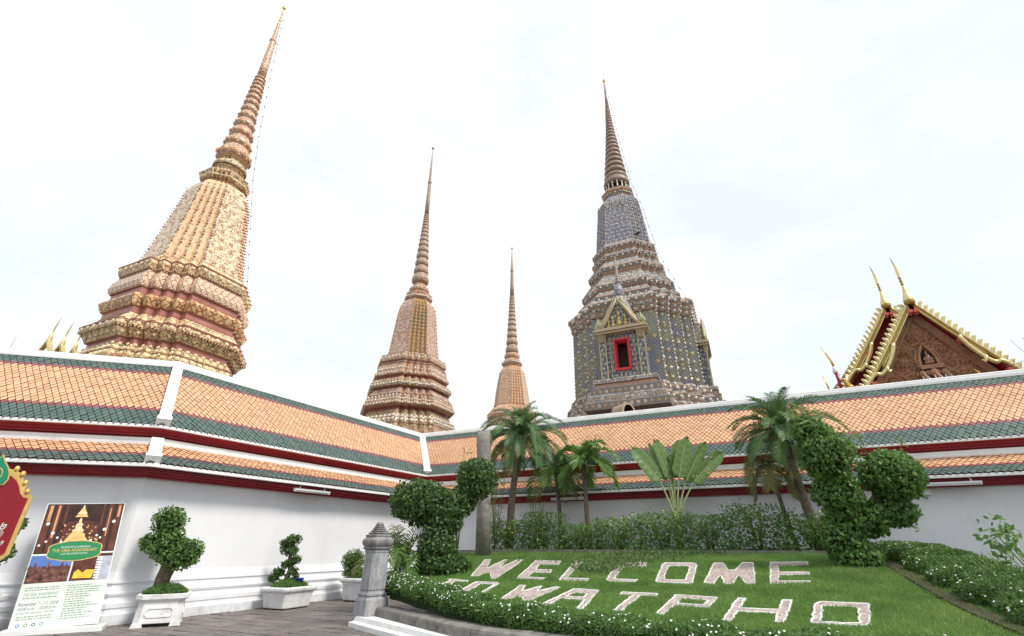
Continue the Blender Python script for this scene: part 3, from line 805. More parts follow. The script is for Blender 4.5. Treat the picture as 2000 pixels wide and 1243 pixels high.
# corner ribs of petals down the bell, and dentils
mb = MB()
for z in np.arange(15.95, 21.6, 0.42):
    w = WF(z) * float(np.interp(z, [p[0] for p in bell], [p[1] for p in bell]))
    n = len(R4)
    for i, (x, y) in enumerate(R4):
        if i % 9 in (0, 2, 4, 6, 8):
            boss(mb, (x * w, y * w, z), (x, y, -0.2), 0.075, 0.06, int(z * 2.38) % 2, 5)
            boss(mb, (x * w, y * w, z + 0.2), (x, y, -0.2), 0.05, 0.05, 1, 5)
mb.build('bell_rosettes', [M_boss_w, Md_recess], t)['kind'] = 'stuff'
mb = MB(); boss_row(mb, R4, 14.56, 2.53, .13, .05, .06, 0); mb.build('dentils', L_rib, t)['kind'] = 'stuff'
M_grout = plain('red_brown_grout', (0.26, 0.10, 0.07), 0.7, 0.2, 4)
seams(t, R4, [[(9.9, 3.16), (10.12, 3.06), (10.30, 2.89)], [(10.63, 2.95), (10.80, 3.06), (11.07, 3.25)], [(11.10, 3.31), (11.37, 3.31)], [(11.47, 3.23), (11.80, 2.93), (11.98, 2.80)],
              [(12.38, 2.83), (12.58, 2.96), (12.81, 3.04), (12.93, 3.01), (13.10, 2.75)], [(13.47, 2.75), (13.54, 2.84), (13.80, 2.88), (14.15, 2.79), (14.50, 2.59)],
              [(14.64, 2.62), (14.79, 2.70), (15.12, 2.71)], [(15.18, 2.65), (15.40, 2.41), (15.70, 2.17)], [(22.5, .99), (22.62, 1.13), (23.04, 1.26), (23.25, 1.03)]], .022, M_grout)

# ------------------------------------------------------------------ slender brick-orange chedi, centre left
WF = lambda z: 1.06 if z < 23 else 1.0
t = thing('chedi', 'slender brick orange and grey green chedi behind the inner roof corner', 'chedi', (-8.89, 39.84, 0), AZ, 'chedis behind the gallery')
square_part(t, 'plinth', [(0, 4.4), (6, 4.1), (9.6, 3.75)], Md_tier)
square_part(t, 'base_tier', [(9.6, 3.65), (9.9, 3.62), (10.43, 3.48), (10.6, 3.42), (10.75, 3.2), (11.12, 3.02)], Md_green)
square_part(t, 'recessed_course', [(11.1, 2.84), (11.45, 2.86)], Md_recess)
square_part(t, 'base_tier', [(11.4, 3.28), (11.5, 3.5), (11.72, 3.46), (11.76, 3.38), (12.02, 3.35), (12.06, 3.28), (12.3, 3.24)], Md_tier)
square_part(t, 'base_tier', [(12.3, 3.14), (12.36, 3.14), (12.6, 3.06), (12.66, 2.98), (12.88, 2.93)], Md_bell)
square_part(t, 'recessed_course', [(12.85, 2.76), (13.08, 2.77)], Md_recess)
square_part(t, 'base_tier', [(13.03, 2.95), (13.1, 3.12), (13.47, 3.14), (13.55, 3.05), (13.9, 2.72)], Md_green)
square_part(t, 'recessed_course', [(13.86, 2.66), (14.12, 2.66)], Md_recess)
square_part(t, 'base_tier', [(14.08, 2.82), (14.15, 2.92), (14.45, 2.86), (14.5, 2.78), (15.16, 2.62)], Md_tier)
square_part(t, 'dentil_course', [(15.16, 2.48), (15.45, 2.48)], Md_recess)
square_part(t, 'cornice', [(15.45, 2.60), (15.58, 2.64), (16.06, 2.58), (16.12, 2.48), (16.36, 2.02)], Md_tier)
bell = [(16.34, 1.98), (17.59, 1.83), (18.98, 1.70), (20.2, 1.59), (20.8, 1.53), (21.3, 1.44), (21.87, 1.20), (22.18, 0.97)]
square_part(t, 'bell', bell, [Md_rib, Md_bell], flat=1)
square_part(t, 'upper_cornice', [(22.15, .95), (22.3, 1.12), (22.45, 1.17), (22.6, 1.08), (22.83, 1.10), (22.95, .98), (23.15, .80)], Md_tier)
mb = MB(); mb.lathe([(23.1, .76), (23.2, .92), (23.4, .96), (23.58, .92), (23.66, .72), (24.1, .54), (24.2, .6)], 22, uv=True); mb.build('collar', Md_tier, t)
ring_stack(t, [(24.2, .82), (24.6, .83), (25.56, .72), (27.28, .62), (29.99, .42), (32.6, .25)], 24.2, 32.5, 15, Md_ring)
spire_tip(t, [(32.45, .23), (34.5, .205), (36.5, .17), (37.2, .14), (39.5, .09), (41.6, .035)], Md_ring, 36.8, 0.21, 42.0)
bosses_part(t, [(10.2, 3.56, .42, .14, .10, .2), (10.5, 3.45, .42, .13, .08, .2), (11.6, 3.49, .3, .08, .05, 0), (11.9, 3.37, .3, .08, .05, 0), (12.2, 3.27, .34, .09, .05, 0), (13.3, 3.14, .3, .10, .07, 0),
                (14.3, 2.9, .3, .09, .05, .1), (14.7, 2.75, .3, .09, .06, .2), (15.8, 2.63, .34, .10, .05, 0), (22.4, 1.17, .25, .07, .05, 0)], M_boss)
mb = MB()
for z in np.arange(16.6, 21.9, 0.36):
    w = WF(z) * float(np.interp(z, [p[0] for p in bell], [p[1] for p in bell]))
    for i, (x, y) in enumerate(R4):
        if i % 9 in (0, 2, 4, 6, 8): boss(mb, (x * w, y * w, z), (x, y, -0.2), 0.095, 0.07, 0, 5)
mb.build('bell_rosettes', [M_boss_o], t)['kind'] = 'stuff'
mb = MB(); boss_row(mb, R4, 15.3, 2.49, .17, .06, .09, 0); mb.build('dentils', M_boss_w, t)['kind'] = 'stuff'
seams(t, R4, [[(9.9, 3.63), (10.43, 3.49), (11.12, 3.03)], [(11.4, 3.29), (11.5, 3.51), (12.02, 3.36), (12.3, 3.25)], [(12.36, 3.15), (12.88, 2.94)], [(13.05, 2.98), (13.1, 3.13), (13.47, 3.15), (13.9, 2.73)],
              [(14.1, 2.84), (14.45, 2.87), (15.16, 2.63)], [(15.45, 2.61), (16.06, 2.59), (16.36, 2.03)]], .024, M_grout)
mb = MB()                                            # guardian figures under the lowest band
for sgn in range(4):
    for k in range(5):
        d = (1 - .45) / 4; w = 3.62
        x, y = (1 - k * d) * w, (.45 + k * d) * w
        for _ in range(sgn): x, y = -y, x
        mb.blob((x * 0.985, y * 0.985, 9.75), (.17, .17, .22), 8, 5); mb.blob((x, y, 10.1), (.14, .14, .2), 8, 5); mb.blob((x, y, 10.36), (.10, .10, .13), 8, 5)
mb.build('guardian_figures', M_boss, t)['kind'] = 'stuff'

# ------------------------------------------------------------------ small-looking orange chedi behind the palm
WF = lambda z: 1.0
t = thing('chedi', 'farthest and smallest looking orange chedi, its foot hidden by the feathery palm', 'chedi', (0, 59.8, 0), AZ, 'chedis behind the gallery')
square_part(t, 'plinth', [(0, 4.4), (8, 4.0), (12.5, 3.6)], T_bell)
square_part(t, 'base_tier', [(12.5, 3.4), (13.3, 3.5), (14.0, 3.2)], Md_tier)
square_part(t, 'recessed_course', [(14.0, 2.9), (14.3, 2.9)], Md_recess)
square_part(t, 'base_tier', [(14.3, 3.05), (14.86, 3.14), (15.3, 2.9), (15.7, 2.78)], Md_tier)
square_part(t, 'cornice', [(15.7, 2.75), (16.0, 2.85), (16.4, 2.93), (16.8, 2.6), (17.35, 2.14)], T_bell)
square_part(t, 'bell', [(17.35, 2.12), (19.42, 1.90), (20.8, 1.70), (22.0, 1.50), (22.5, 1.3), (22.8, 1.05)], [T_rib, T_bell], flat=1)
square_part(t, 'upper_cornice', [(22.78, 1.0), (23.1, 1.25), (23.4, 1.30), (23.6, 1.1), (23.95, .9)], Md_tier)
mb = MB(); mb.lathe([(23.9, .85), (24.1, 1.02), (24.4, 1.06), (24.65, .95), (24.8, .7)], 20, uv=True); mb.build('collar', Md_tier, t)
ring_stack(t, [(24.8, .86), (25.3, .90), (27.11, .75), (30.5, .52), (33.7, .35)], 24.8, 33.6, 13, Md_ring)
spire_tip(t, [(33.55, .31), (35.5, .26), (37.7, .20), (38.5, .16), (41.6, .05)], Md_ring, 37.8, 0.25, 42.0)
mb = MB()
for z in np.arange(17.6, 22.4, 0.40):
    w = float(np.interp(z, [17.35, 19.42, 20.8, 22.0, 22.5], [2.12, 1.90, 1.70, 1.50, 1.3]))
    for i, (x, y) in enumerate(R4):
        if i % 9 in (0, 2, 4, 6, 8): boss(mb, (x * w, y * w, z), (x, y, -0.2), 0.10, 0.08, 0, 5)
mb.build('bell_rosettes', [M_boss], t)['kind'] = 'stuff'
seams(t, R4, [[(13.3, 3.5), (14.0, 3.21)], [(14.3, 3.06), (14.86, 3.15), (15.7, 2.79)], [(15.7, 2.76), (16.4, 2.94), (17.35, 2.15)]], .03, M_grout)
bosses_part(t, [(14.7, 3.12, .4, .13, .08, .1), (16.2, 2.9, .4, .12, .07, 0), (23.3, 1.29, .3, .09, .05, 0)], M_boss)

# ------------------------------------------------------------------ dark blue green chedi with porches, right
R3 = unit_ring(3, 0.52)
WF = lambda z: 0.945 if z < 21 else 0.97 if z < 27.5 else 1.0
t = thing('chedi', 'dark blue green mosaic chedi with red framed niche window, rising behind the right gallery roof', 'chedi', (8.84, 31.24, 0), AZ, 'chedis behind the gallery')
chedi_dark = t
DM = [D_tier, D_trim, D_pale]
def dark_tier(name, pts):
    """pts: (z, w, material of the strip above)"""
    mb = MB(); n = len(R3)
    rings = [[(x * w * WF(z), y * w * WF(z), z) for x, y in R3] for z, w, _ in pts]
    f0 = len(mb.f); mb.loft(rings, 0, True, True, True, True)
    for k in range(len(pts) - 1):
        for i in range(n): mb.mi[f0 + k * n + i] = pts[k][2]
    return mb.build(name, DM, t)
dark_tier('plinth', [(0, 6.2, 0), (4, 5.8, 0), (8.3, 5.3, 0)])
dark_tier('base_tier', [(8.2, 5.15, 1), (8.3, 5.18, 0), (8.62, 5.14, 1), (8.70, 5.08, 2), (8.98, 4.94, 1)])
dark_tier('base_tier', [(8.96, 4.86, 1), (9.05, 4.90, 0), (9.40, 4.84, 1), (9.47, 4.78, 2), (9.64, 4.64, 1)])
dark_tier('base_tier', [(9.62, 4.58, 1), (9.70, 4.62, 0), (9.98, 4.56, 1), (10.05, 4.48, 2), (10.24, 4.34, 1)])
mb = MB(); sq_loft(mb, R3, [(10.2, 4.30), (15.05, 4.21)], 0, None, True, True); mb.build('body', D_body, t)
dark_tier('cornice', [(15.0, 4.30, 1), (15.08, 4.34, 0), (15.30, 4.30, 1), (15.36, 4.34, 2), (15.62, 4.44, 1), (15.70, 4.50, 0), (15.98, 4.52, 1), (16.05, 4.45, 2), (16.34, 4.12, 1)])
dark_tier('stepped_tier', [(16.30, 3.66, 1), (16.42, 3.74, 0), (16.82, 3.76, 1), (16.92, 3.68, 2), (17.38, 3.30, 1)])
dark_tier('stepped_tier', [(17.34, 3.20, 1), (17.5, 3.42, 0), (17.84, 3.46, 1), (17.94, 3.38, 2), (18.96, 2.72, 1)])
dark_tier('stepped_tier', [(18.90, 2.66, 1), (19.15, 2.84, 0), (19.50, 2.92, 1), (19.60, 2.84, 2), (20.26, 2.40, 1)])
dark_tier('stepped_tier', [(20.20, 2.36, 1), (20.38, 2.50, 0), (20.66, 2.56, 1), (20.74, 2.48, 2), (21.08, 2.24, 1)])
dark_tier('stepped_tier', [(21.03, 2.20, 1), (21.22, 2.36, 0), (21.48, 2.42, 1), (21.56, 2.36, 2), (21.95, 2.10, 1)])
mb = MB()
bell = [(21.92, 2.07), (22.8, 1.99), (23.86, 1.89), (25.0, 1.76), (26.0, 1.65), (26.4, 1.52), (26.75, 1.32), (27.06, 1.12)]
sq_loft(mb, R3, bell, 0, None, True, True); mb.build('bell', D_bell, t)
dark_tier('upper_cornice', [(27.0, 1.06, 1), (27.15, 1.16, 0), (27.40, 1.20, 1), (27.5, 1.25, 1), (27.66, 1.24, 0), (27.9, 1.05, 1)])
mb = MB(); mb.lathe([(27.85, .98), (28.05, .98), (28.08, .62), (28.72, .60), (28.75, .95)], 20, uv=True); mb.build('lantern_core', M_hole, t)
for k in range(14):
    a = 2 * pi * k / 14
    mb = MB(); mb.lathe([(0, .075), (.08, .08), (.12, .05), (.5, .045), (.56, .08), (.66, .085)], 8, (cos(a) * .88, sin(a) * .88, 28.05)); mb.build('colonnette', M_boss, t)
mb = MB(); mb.lathe([(28.68, .98), (28.74, 1.06), (29.0, 1.08), (29.15, 1.0), (29.35, .92)], 24, uv=True); mb.build('collar', D_ring, t)
ring_stack(t, [(29.3, 1.0), (29.74, .98), (32.12, .70), (35.5, .37), (38.1, .20)], 29.3, 38.0, 20, D_ring, ratio=0.955)
spire_tip(t, [(37.95, .17), (39.5, .12), (41.6, .06)], D_ring, 38.2, 0.18, 42.0, M_gold)
porch_skip = lambda p: (abs(p.x) < 1.9 or abs(p.y) < 1.9)
bosses_part(t, [(8.46, 5.17, .62, 0.101, 0.056, 0), (8.85, 5.0, .62, 0.094, 0.056, .5), (9.25, 4.88, .55, 0.094, 0.056, 0), (9.85, 4.6, .6, 0.101, 0.056, 0), (10.16, 4.41, .45, 0.094, 0.063, .6),
                (15.2, 4.33, .55, 0.094, 0.056, 0), (15.5, 4.41, .6, 0.078, 0.049, -.2), (15.85, 4.52, .5, 0.094, 0.056, 0), (16.2, 4.28, .5, 0.094, 0.056, .5),
                (16.6, 3.76, .5, 0.086, 0.056, 0), (17.15, 3.49, .45, 0.078, 0.056, .5), (17.68, 3.45, .5, 0.086, 0.056, 0), (18.4, 3.09, .5, 0.086, 0.056, .7), (18.7, 2.9, .4, 0.062, 0.042, .7),
                (19.35, 2.89, .45, 0.078, 0.056, 0), (19.9, 2.64, .42, 0.078, 0.049, .6), (20.52, 2.54, .42, 0.070, 0.049, 0), (20.92, 2.36, .4, 0.070, 0.049, .6), (21.36, 2.40, .42, 0.070, 0.049, 0),
                (21.75, 2.24, .4, 0.070, 0.049, .6), (27.3, 1.2, .35, .08, .06, 0)], M_boss, R3)
rows = []
for k in range(8):
    rows.append((10.6 + k * 0.60, 4.29 - 0.018 * k, .95, .10, .08, 0))
bosses_part(t, rows, M_boss, R3, 'body_rosettes', lambda p: abs(p.x) < 1.7 or abs(p.y) < 1.7)
mb = MB()
for z in np.arange(10.5, 15.0, 0.26):                # knobbly corner strings of the body
    w = WF(z) * float(np.interp(z, [10.2, 15.05], [4.30, 4.21]))
    for i, (x, y) in enumerate(R3):
        if i % 7 in (0, 2, 4, 6): boss(mb, (x * w, y * w, z), (x, y, 0), 0.055, 0.05, 0, 5)
for z in np.arange(22.1, 26.4, 0.24):
    w = WF(z) * float(np.interp(z, [p[0] for p in bell], [p[1] for p in bell]))
    for i, (x, y) in enumerate(R3):
        if i % 7 in (0, 2, 4, 6): boss(mb, (x * w, y * w, z), (x, y, 0), 0.042, 0.04, 0, 5)
mb.build('corner_beads', M_boss, t)['kind'] = 'stuff'
bosses_part(t, [(z, float(np.interp(z, [p[0] for p in bell], [p[1] for p in bell])), .42, .055, .05, 0) for z in np.arange(22.2, 26.2, .36)], M_boss, R3, 'bell_rosettes')
for q in range(4):                                   # ogee outlines under the bell's shoulder
    Mq = Matrix.Rotation(q * pi / 2, 4, 'Z')
    for cx in (-0.5, 0.0, 0.5):
        for s in (-1, 1):
            path = []
            for k in range(9):
                a = k / 8
                z = 26.35 - 0.95 * a + 0.0
                w = WF(z) * float(np.interp(z, [p[0] for p in bell], [p[1] for p in bell])) + 0.02
                x = cx * 1.25 + s * 0.27 * (cos(a * pi / 2) ** 0.7 if a < 1 else 0)
                path.append(Mq @ Vector((x, -w, z)))
            mb = MB(); mb.tube(path, 0.03, 5); mb.build('ogee_outline', D_gold, t)

def porch(q, sx=0.76, dy=0.0):
    """porch with niche window, pediment and little spire on one face (q quarter turns)"""
    Mq = Matrix.Rotation(q * pi / 2, 4, 'Z')
    def part(mb, name, m_, **k):
        step = name == 'porch_step'; sp = name.startswith('spire')
        if sp and q: return                           # the side porch carries no spire of its own
        v = []
        for x, y, z in mb.v:
            if sp: z -= .72
            elif z > 10.2: z = 10.2 + (z - 10.2) * .86
            v.append((x * (.86 if step else sx), y + dy, z))
        mb.v = v
        return mb.xf(Mq).build(name, m_, t, **k)
    y0, y1 = -5.40, -3.9                              # outer face, body face
    # stepped foot
    for (z0, z1, hw, yy, m_) in ((8.3, 8.75, 2.75, -6.35, D_tier), (8.75, 9.2, 2.55, -6.15, D_pale), (9.2, 9.7, 2.3, -5.95, D_tier), (9.7, 9.95, 2.05, -5.75, D_trim), (9.95, 10.2, 2.15, -5.85, D_pale)):
        mb = MB(); r = [(-hw, yy), (hw, yy), (hw, y1), (-hw, y1)]
        mb.loft([[(x, y, z0) for x, y in r], [(x * 1.0, y, z1 - .06) for x, y in r], [(x * .975, y + .05, z1) for x, y in r]], 0, True, True, True, True)
        part(mb, 'porch_step', m_)
    # niche wall with opening: four slabs
    wl, wr, wz0, wz1 = -0.55, 0.45, 10.95, 13.0
    for i, (x0, x1, z0, z1) in enumerate(((-1.65, wl, 10.2, 13.75), (wr, 1.65, 10.2, 13.75), (wl, wr, 10.2, wz0), (wl, wr, wz1, 13.75))):
        mb = MB()
        P = [(x0, y0, z0), (x1, y0, z0), (x1, y0, z1), (x0, y0, z1)]
        mb.poly(P, 0, [(p[0] + 2, p[2] - 10) for p in P])
        if i == 0: P = [(x0, y1, z0), (x0, y0, z0), (x0, y0, z1), (x0, y1, z1)]; mb.poly(P, 0, [(p[1] + 9, p[2] - 10) for p in P])
        if i == 1: P = [(x1, y0, z0), (x1, y1, z0), (x1, y1, z1), (x1, y0, z1)]; mb.poly(P, 0, [(p[1] + 9, p[2] - 10) for p in P])
        part(mb, 'niche_wall', D_niche)
    mb = MB(); P = [(wl, y0 + .9, wz0), (wr, y0 + .9, wz0), (wr, y0 + .9, wz1), (wl, y0 + .9, wz1)]; mb.poly(P)
    mb.poly([(wl, y0, wz0), (wl, y0 + .9, wz0), (wl, y0 + .9, wz1), (wl, y0, wz1)]); mb.poly([(wr, y0 + .9, wz0), (wr, y0, wz0), (wr, y0, wz1), (wr, y0 + .9, wz1)])
    mb.poly([(wl, y0, wz1), (wl, y0 + .9, wz1), (wr, y0 + .9, wz1), (wr, y0, wz1)]); mb.poly([(wl, y0 + .9, wz0), (wl, y0, wz0), (wr, y0, wz0), (wr, y0 + .9, wz0)])
    part(mb, 'niche_recess', M_niche_in)
    mb = MB()
    for (x0, x1, z0, z1) in ((wl - .14, wl + .02, wz0 - .14, wz1 + .14), (wr - .02, wr + .14, wz0 - .14, wz1 + .14), (wl + .021, wr - .021, wz0 - .14, wz0 + .02), (wl + .021, wr - .021, wz1 - .02, wz1 + .14)):
        mb.box(((x0 + x1) / 2, y0 - .02, (z0 + z1) / 2), (x1 - x0, .22, z1 - z0))
    for (x0, x1, z0, z1) in ((wl + .02, wl + .10, wz0 + .02, wz1 - .02), (wr - .10, wr - .02, wz0 + .02, wz1 - .02), (wl + .10, wr - .10, wz1 - .1, wz1 - .02)):
        mb.box(((x0 + x1) / 2, y0 + .22, (z0 + z1) / 2), (x1 - x0, .3, z1 - z0))
    part(mb, 'window_frame', M_red_frame)
    # pilasters with gold borders and capitals
    for s in (-1, 1):
        for cx in (1.52,):
            mb = MB(); x = s * cx
            P = [(x - .24, y0 - .16), (x + .24, y0 - .16), (x + .24, y0), (x - .24, y0)]
            mb.loft([[(a, b, 10.2) for a, b in P], [(a, b, 12.95) for a, b in P]], 0, True, True, True, True)
            part(mb, 'pilaster', D_niche)
            mb = MB()
            for dx in (-.25, .25): mb.bar((x + dx, y0 - .17, 10.2), (x + dx, y0 - .17, 12.95), .07, .07, up=(0, 1, 0))
            mb.bar((x - s * .55, y0 - .03, 10.2), (x - s * .55, y0 - .03, 13.4), .05, .05, up=(0, 1, 0))
            part(mb, 'gold_border', D_gold)
            mb = MB(); P = lambda h, z: [(x - h, y0 - .17 - (h - .24), z), (x + h, y0 - .17 - (h - .24), z), (x + h, y0, z), (x - h, y0, z)]
            mb.loft([P(.26, 12.95), P(.30, 13.02), P(.27, 13.08), P(.30, 13.3), P(.36, 13.5), P(.36, 13.6)], 0, True, True, True, True)
            part(mb, 'capital', D_gold)
    mb = MB()
    for z, hw, yy in ((13.55, 2.0, .36), (13.72, 2.1, .42), (13.86, 2.0, .34)):
        mb.box((0, y0 + .3 - yy / 2, z + .06), (hw * 2, yy + .6, .13))
    part(mb, 'lintel', D_gold)
    # roof body of the porch
    mb = MB(); P = lambda h, z: [(-h, y0 - .05, z), (h, y0 - .05, z), (h, y1 + .3, z), (-h, y1 + .3, z)]
    mb.loft([P(1.75, 13.9), P(1.6, 14.2), P(1.2, 14.8), P(.75, 15.4), P(.5, 15.9)], 0, True, True, True, True)
    part(mb, 'porch_roof', D_tier)
    # pediment with little figures and flame-edged arch
    mb = MB(); P = [(-1.25, 13.95), (1.25, 13.95), (.95, 14.5), (.45, 15.2), (0, 15.75), (-.45, 15.2), (-.95, 14.5)]
    pts = [(x, y0 - .14, z) for x, z in P]; mb.poly(pts, 0, [(p[0] + 2, p[2] - 13) for p in pts]); part(mb, 'pediment', D_niche)
    mb = MB()
    for fx, fz, k in ((0, 14.05, 1.3), (-.5, 14.0, .95), (.5, 14.0, .95), (-.85, 13.98, .6), (.85, 13.98, .6)):
        mb.blob((fx, y0 - .2, fz + .16 * k), (.16 * k, .1, .16 * k), 8, 5); mb.blob((fx, y0 - .2, fz + .42 * k), (.10 * k, .08, .16 * k), 8, 5); mb.lathe([(0, .08 * k), (.12 * k, .09 * k), (.35 * k, .02)], 7, (fx, y0 - .2, fz + .58 * k))
    part(mb, 'pediment_figures', M_gold_pale)
    for s in (-1, 1):
        mb = MB(); path = [(s * x, y0 - .2, z) for x, z in ((1.55, 13.95), (1.3, 14.25), (1.02, 14.6), (.75, 15.1), (.4, 15.6), (0.03, 16.15))]
        mb.tube(path, [.16, .17, .16, .16, .15, .08], 6)
        for k in range(1, 16):
            a = k / 16 * 5; i = int(a); p = Vector(path[i]).lerp(Vector(path[min(i + 1, 5)]), a - i)
            mb.lathe([(0, .07), (.10, .08), (.30, .015)], 5, (p.x + s * .08, p.y, p.z + .08))
        part(mb, 'arch_rim', D_gold)
        mb = MB()                                    # sheaf of flames at the springing
        for k, (dx, hgt) in enumerate(((-.22, .55), (-.08, .8), (.08, .95), (.22, .7), (.34, .45))):
            mb.tube([(s * (1.62 + dx * .6), y0 - .2, 13.9), (s * (1.66 + dx), y0 - .24, 13.9 + hgt * .5), (s * (1.62 + dx * 1.1), y0 - .2, 13.95 + hgt)], [.10, .11, .012], 5)
        part(mb, 'corner_flames', M_green_gold)
    # little spire above the porch
    mb = MB(); c = (0, y0 + .75, 0)
    mb.lathe([(15.3, .95), (15.5, .98), (15.55, .85), (15.75, .88), (15.8, .76), (16.0, .8), (16.05, .68), (16.2, .7), (16.25, .6), (16.4, .62), (16.45, .5), (16.6, .42)], 16, c, uv=True)
    part(mb, 'spire_base', D_pale)
    mb = MB(); mb.lathe([(16.55, .40), (16.7, .46), (17.1, .42), (17.4, .34), (17.6, .2), (17.66, .3), (17.74, .16)], 14, c, uv=True); part(mb, 'spire_bell', D_bell)
    mb = MB(); pr = []
    z = 17.7
    for k in range(12):
        r = .20 * (1 - k / 13.5); h = .19
        pr += [(z, r * .7), (z + h * .4, r), (z + h * .8, r * .8)]; z += h
    pr += [(z, .03), (z + .7, .012)]
    mb.lathe(pr, 10, c, uv=True); part(mb, 'spire_rings', D_pale)
M_niche_in = plain('brown_niche_interior', (0.075, 0.055, 0.045), 0.9, 0.3, 3)
M_red_frame = plain('crimson_window_frame', (0.48, 0.03, 0.045), 0.45, 0.1, 3)
M_gold_pale = plain('pale_gold_figures', (0.56, 0.42, 0.14), 0.4, 0.2, 6)
M_green_gold = plain('green_gold_flame_tile', (0.33, 0.36, 0.19), 0.4, 0.35, 4)
porch(0); porch(1, .7, 1.05)

# strings of little bells / lamps hanging down the two big chedis
def light_string(chedi, pts, label, n):
    o = thing('light_string', label, 'light string', (chedi.location.x, chedi.location.y, 0), chedi.rotation_euler.z, 'strings of bulbs on the chedis')
    mb = MB(); mb.tube(pts, 0.007, 4); mb.build('cable', M_dark, o)
    P = [Vector(p) for p in pts]
    seg = [(P[i + 1] - P[i]).length for i in range(len(P) - 1)]; tot = sum(seg)
    proto = None
    for k in range(1, n):
        d = tot * k / n; i = 0
        while d > seg[i]: d -= seg[i]; i += 1
        p = P[i].lerp(P[i + 1], d / seg[i])
        if proto is None:
            mb = MB(); mb.lathe([(-.085, .01), (-.07, .03), (-.03, .038), (.0, .02), (.04, .014)], 7); proto = mb.mesh('bulb', M_dark)
        b = link('bulb', proto, o); b.location = p
wdir = Matrix.Rotation(-AZ, 3, 'Z') @ Vector((0.787, 0.617, 0))
light_string(chedi_left, [wdir * .12 + Vector((0, 0, 41.3)), wdir * .55 + Vector((0, 0, 34)), wdir * 1.0 + Vector((0, 0, 28)), wdir * 1.45 + Vector((0, 0, 24)), wdir * 3.0 + Vector((0, 0, 15.2)), wdir * 3.6 + Vector((0, 0, 9.0))],
             'string of small dark bulbs down the right edge of the cream chedi', 34)
wdir = Matrix.Rotation(-AZ, 3, 'Z') @ Vector((0.96, -0.27, 0))
light_string(chedi_dark, [wdir * .1 + Vector((0, 0, 41.3)), wdir * .5 + Vector((0, 0, 36)), wdir * 1.15 + Vector((0, 0, 29.2)), wdir * 1.75 + Vector((0, 0, 26.5)), wdir * 2.45 + Vector((0, 0, 21.7)), wdir * 4.4 + Vector((0, 0, 16))],
             'string of small dark bulbs down the dark chedi spire', 30)
# black bird perched where the dark chedi's bell meets its steps
o = thing('bird', 'small black bird perched at the foot of the dark chedi bell', 'bird', (9.22, 28.72, 21.93), 0.5)
mb = MB(); mb.tube([(-.34, 0, .02), (-.2, 0, .10), (-.06, 0, .20), (.08, 0, .27), (.17, 0, .36), (.22, 0, .43), (.29, 0, .44), (.36, 0, .42)], [.02, .05, .11, .12, .08, .075, .045, .008], 8)
mb.build('body', M_dark, o)
mb = MB()
for s in (-1, 1): mb.tube([(.05, s * .04, .16), (.06, s * .04, 0.0), (.12, s * .04, -.01)], .012, 5)
mb.build('legs', M_dark, o)
# ------------------------------------------------------------------ the gilded hall behind the right roof
M_wood = plain('brown_carved_teak', (0.34, 0.185, 0.105), 0.55, 0.3, 7, 0.4, dirt=(0.15, 0.075, 0.045), dirt_scale=4, dirt_amt=0.6)
M_wood_plain = plain('brown_timber_frame', (0.36, 0.20, 0.115), 0.6, 0.2, 3, 0.2)
M_soffit = plain('dark_red_soffit', (0.30, 0.018, 0.034), 0.5, 0.1, 3)
M_pink = plain('pink_red_purlin', (0.55, 0.13, 0.10), 0.5, 0.1, 3)
M_mirror = plain('pale_mirror_glass', (0.65, 0.70, 0.75), 0.1, 0.1, 2, metallic=0.6)
hall = thing('temple_hall', 'gilded temple hall gable with carved teak pediment, above the right roof', 'temple', (22.69, 24.0, 0), AZ)
def hb(mb, name, m_, **k): return mb.build(name, m_, hall, **k)
def slope_z(apex, x):                                # gently concave roof line
    a = abs(x); return apex - 1.56 * a + 0.035 * a * a
def horn(c, s=1.0, name='horn_finial', mirror=1):
    """tall curved horn on a faceted bulb, standing on a gable apex"""
    x, y, z = c
    mb = MB()
    mb.lathe([(-.1, .26 * s), (.05, .33 * s), (.22, .29 * s), (.5, .18 * s), (.85, .095 * s), (1.05, .07 * s)], 8, c, sm=False)
    o = hb(mb, name, M_gold_bright)
    mb = MB(); mb.lathe([(1.03, .07 * s), (1.1, .095 * s), (1.2, .065 * s), (1.3, .095 * s), (1.42, .06 * s), (1.55, .10 * s), (1.62, .075 * s)], 8, c)
    n_ = mb.build('neck_band', M_gold_dark, o)
    mb = MB(); P = [(0, 1.6), (.0, 1.9), (-.02, 2.2), (-.08, 2.45), (-.18, 2.68), (-.30, 2.86)]
    mb.tube([(x + px * mirror * .6, y - abs(px) * .9, z + pz) for px, pz in P], [.085 * s, .10 * s, .08 * s, .055 * s, .035 * s, .006], 6, sm=False)
    mb.build('horn_tip', M_gold_bright, o)
    mb = MB(); mb.lathe([(-.22, .26 * s), (-.1, .34 * s), (0.02, .33 * s)], 8, c, sm=False); mb.build('bulb_seat', M_gold_dark, o)
    return o
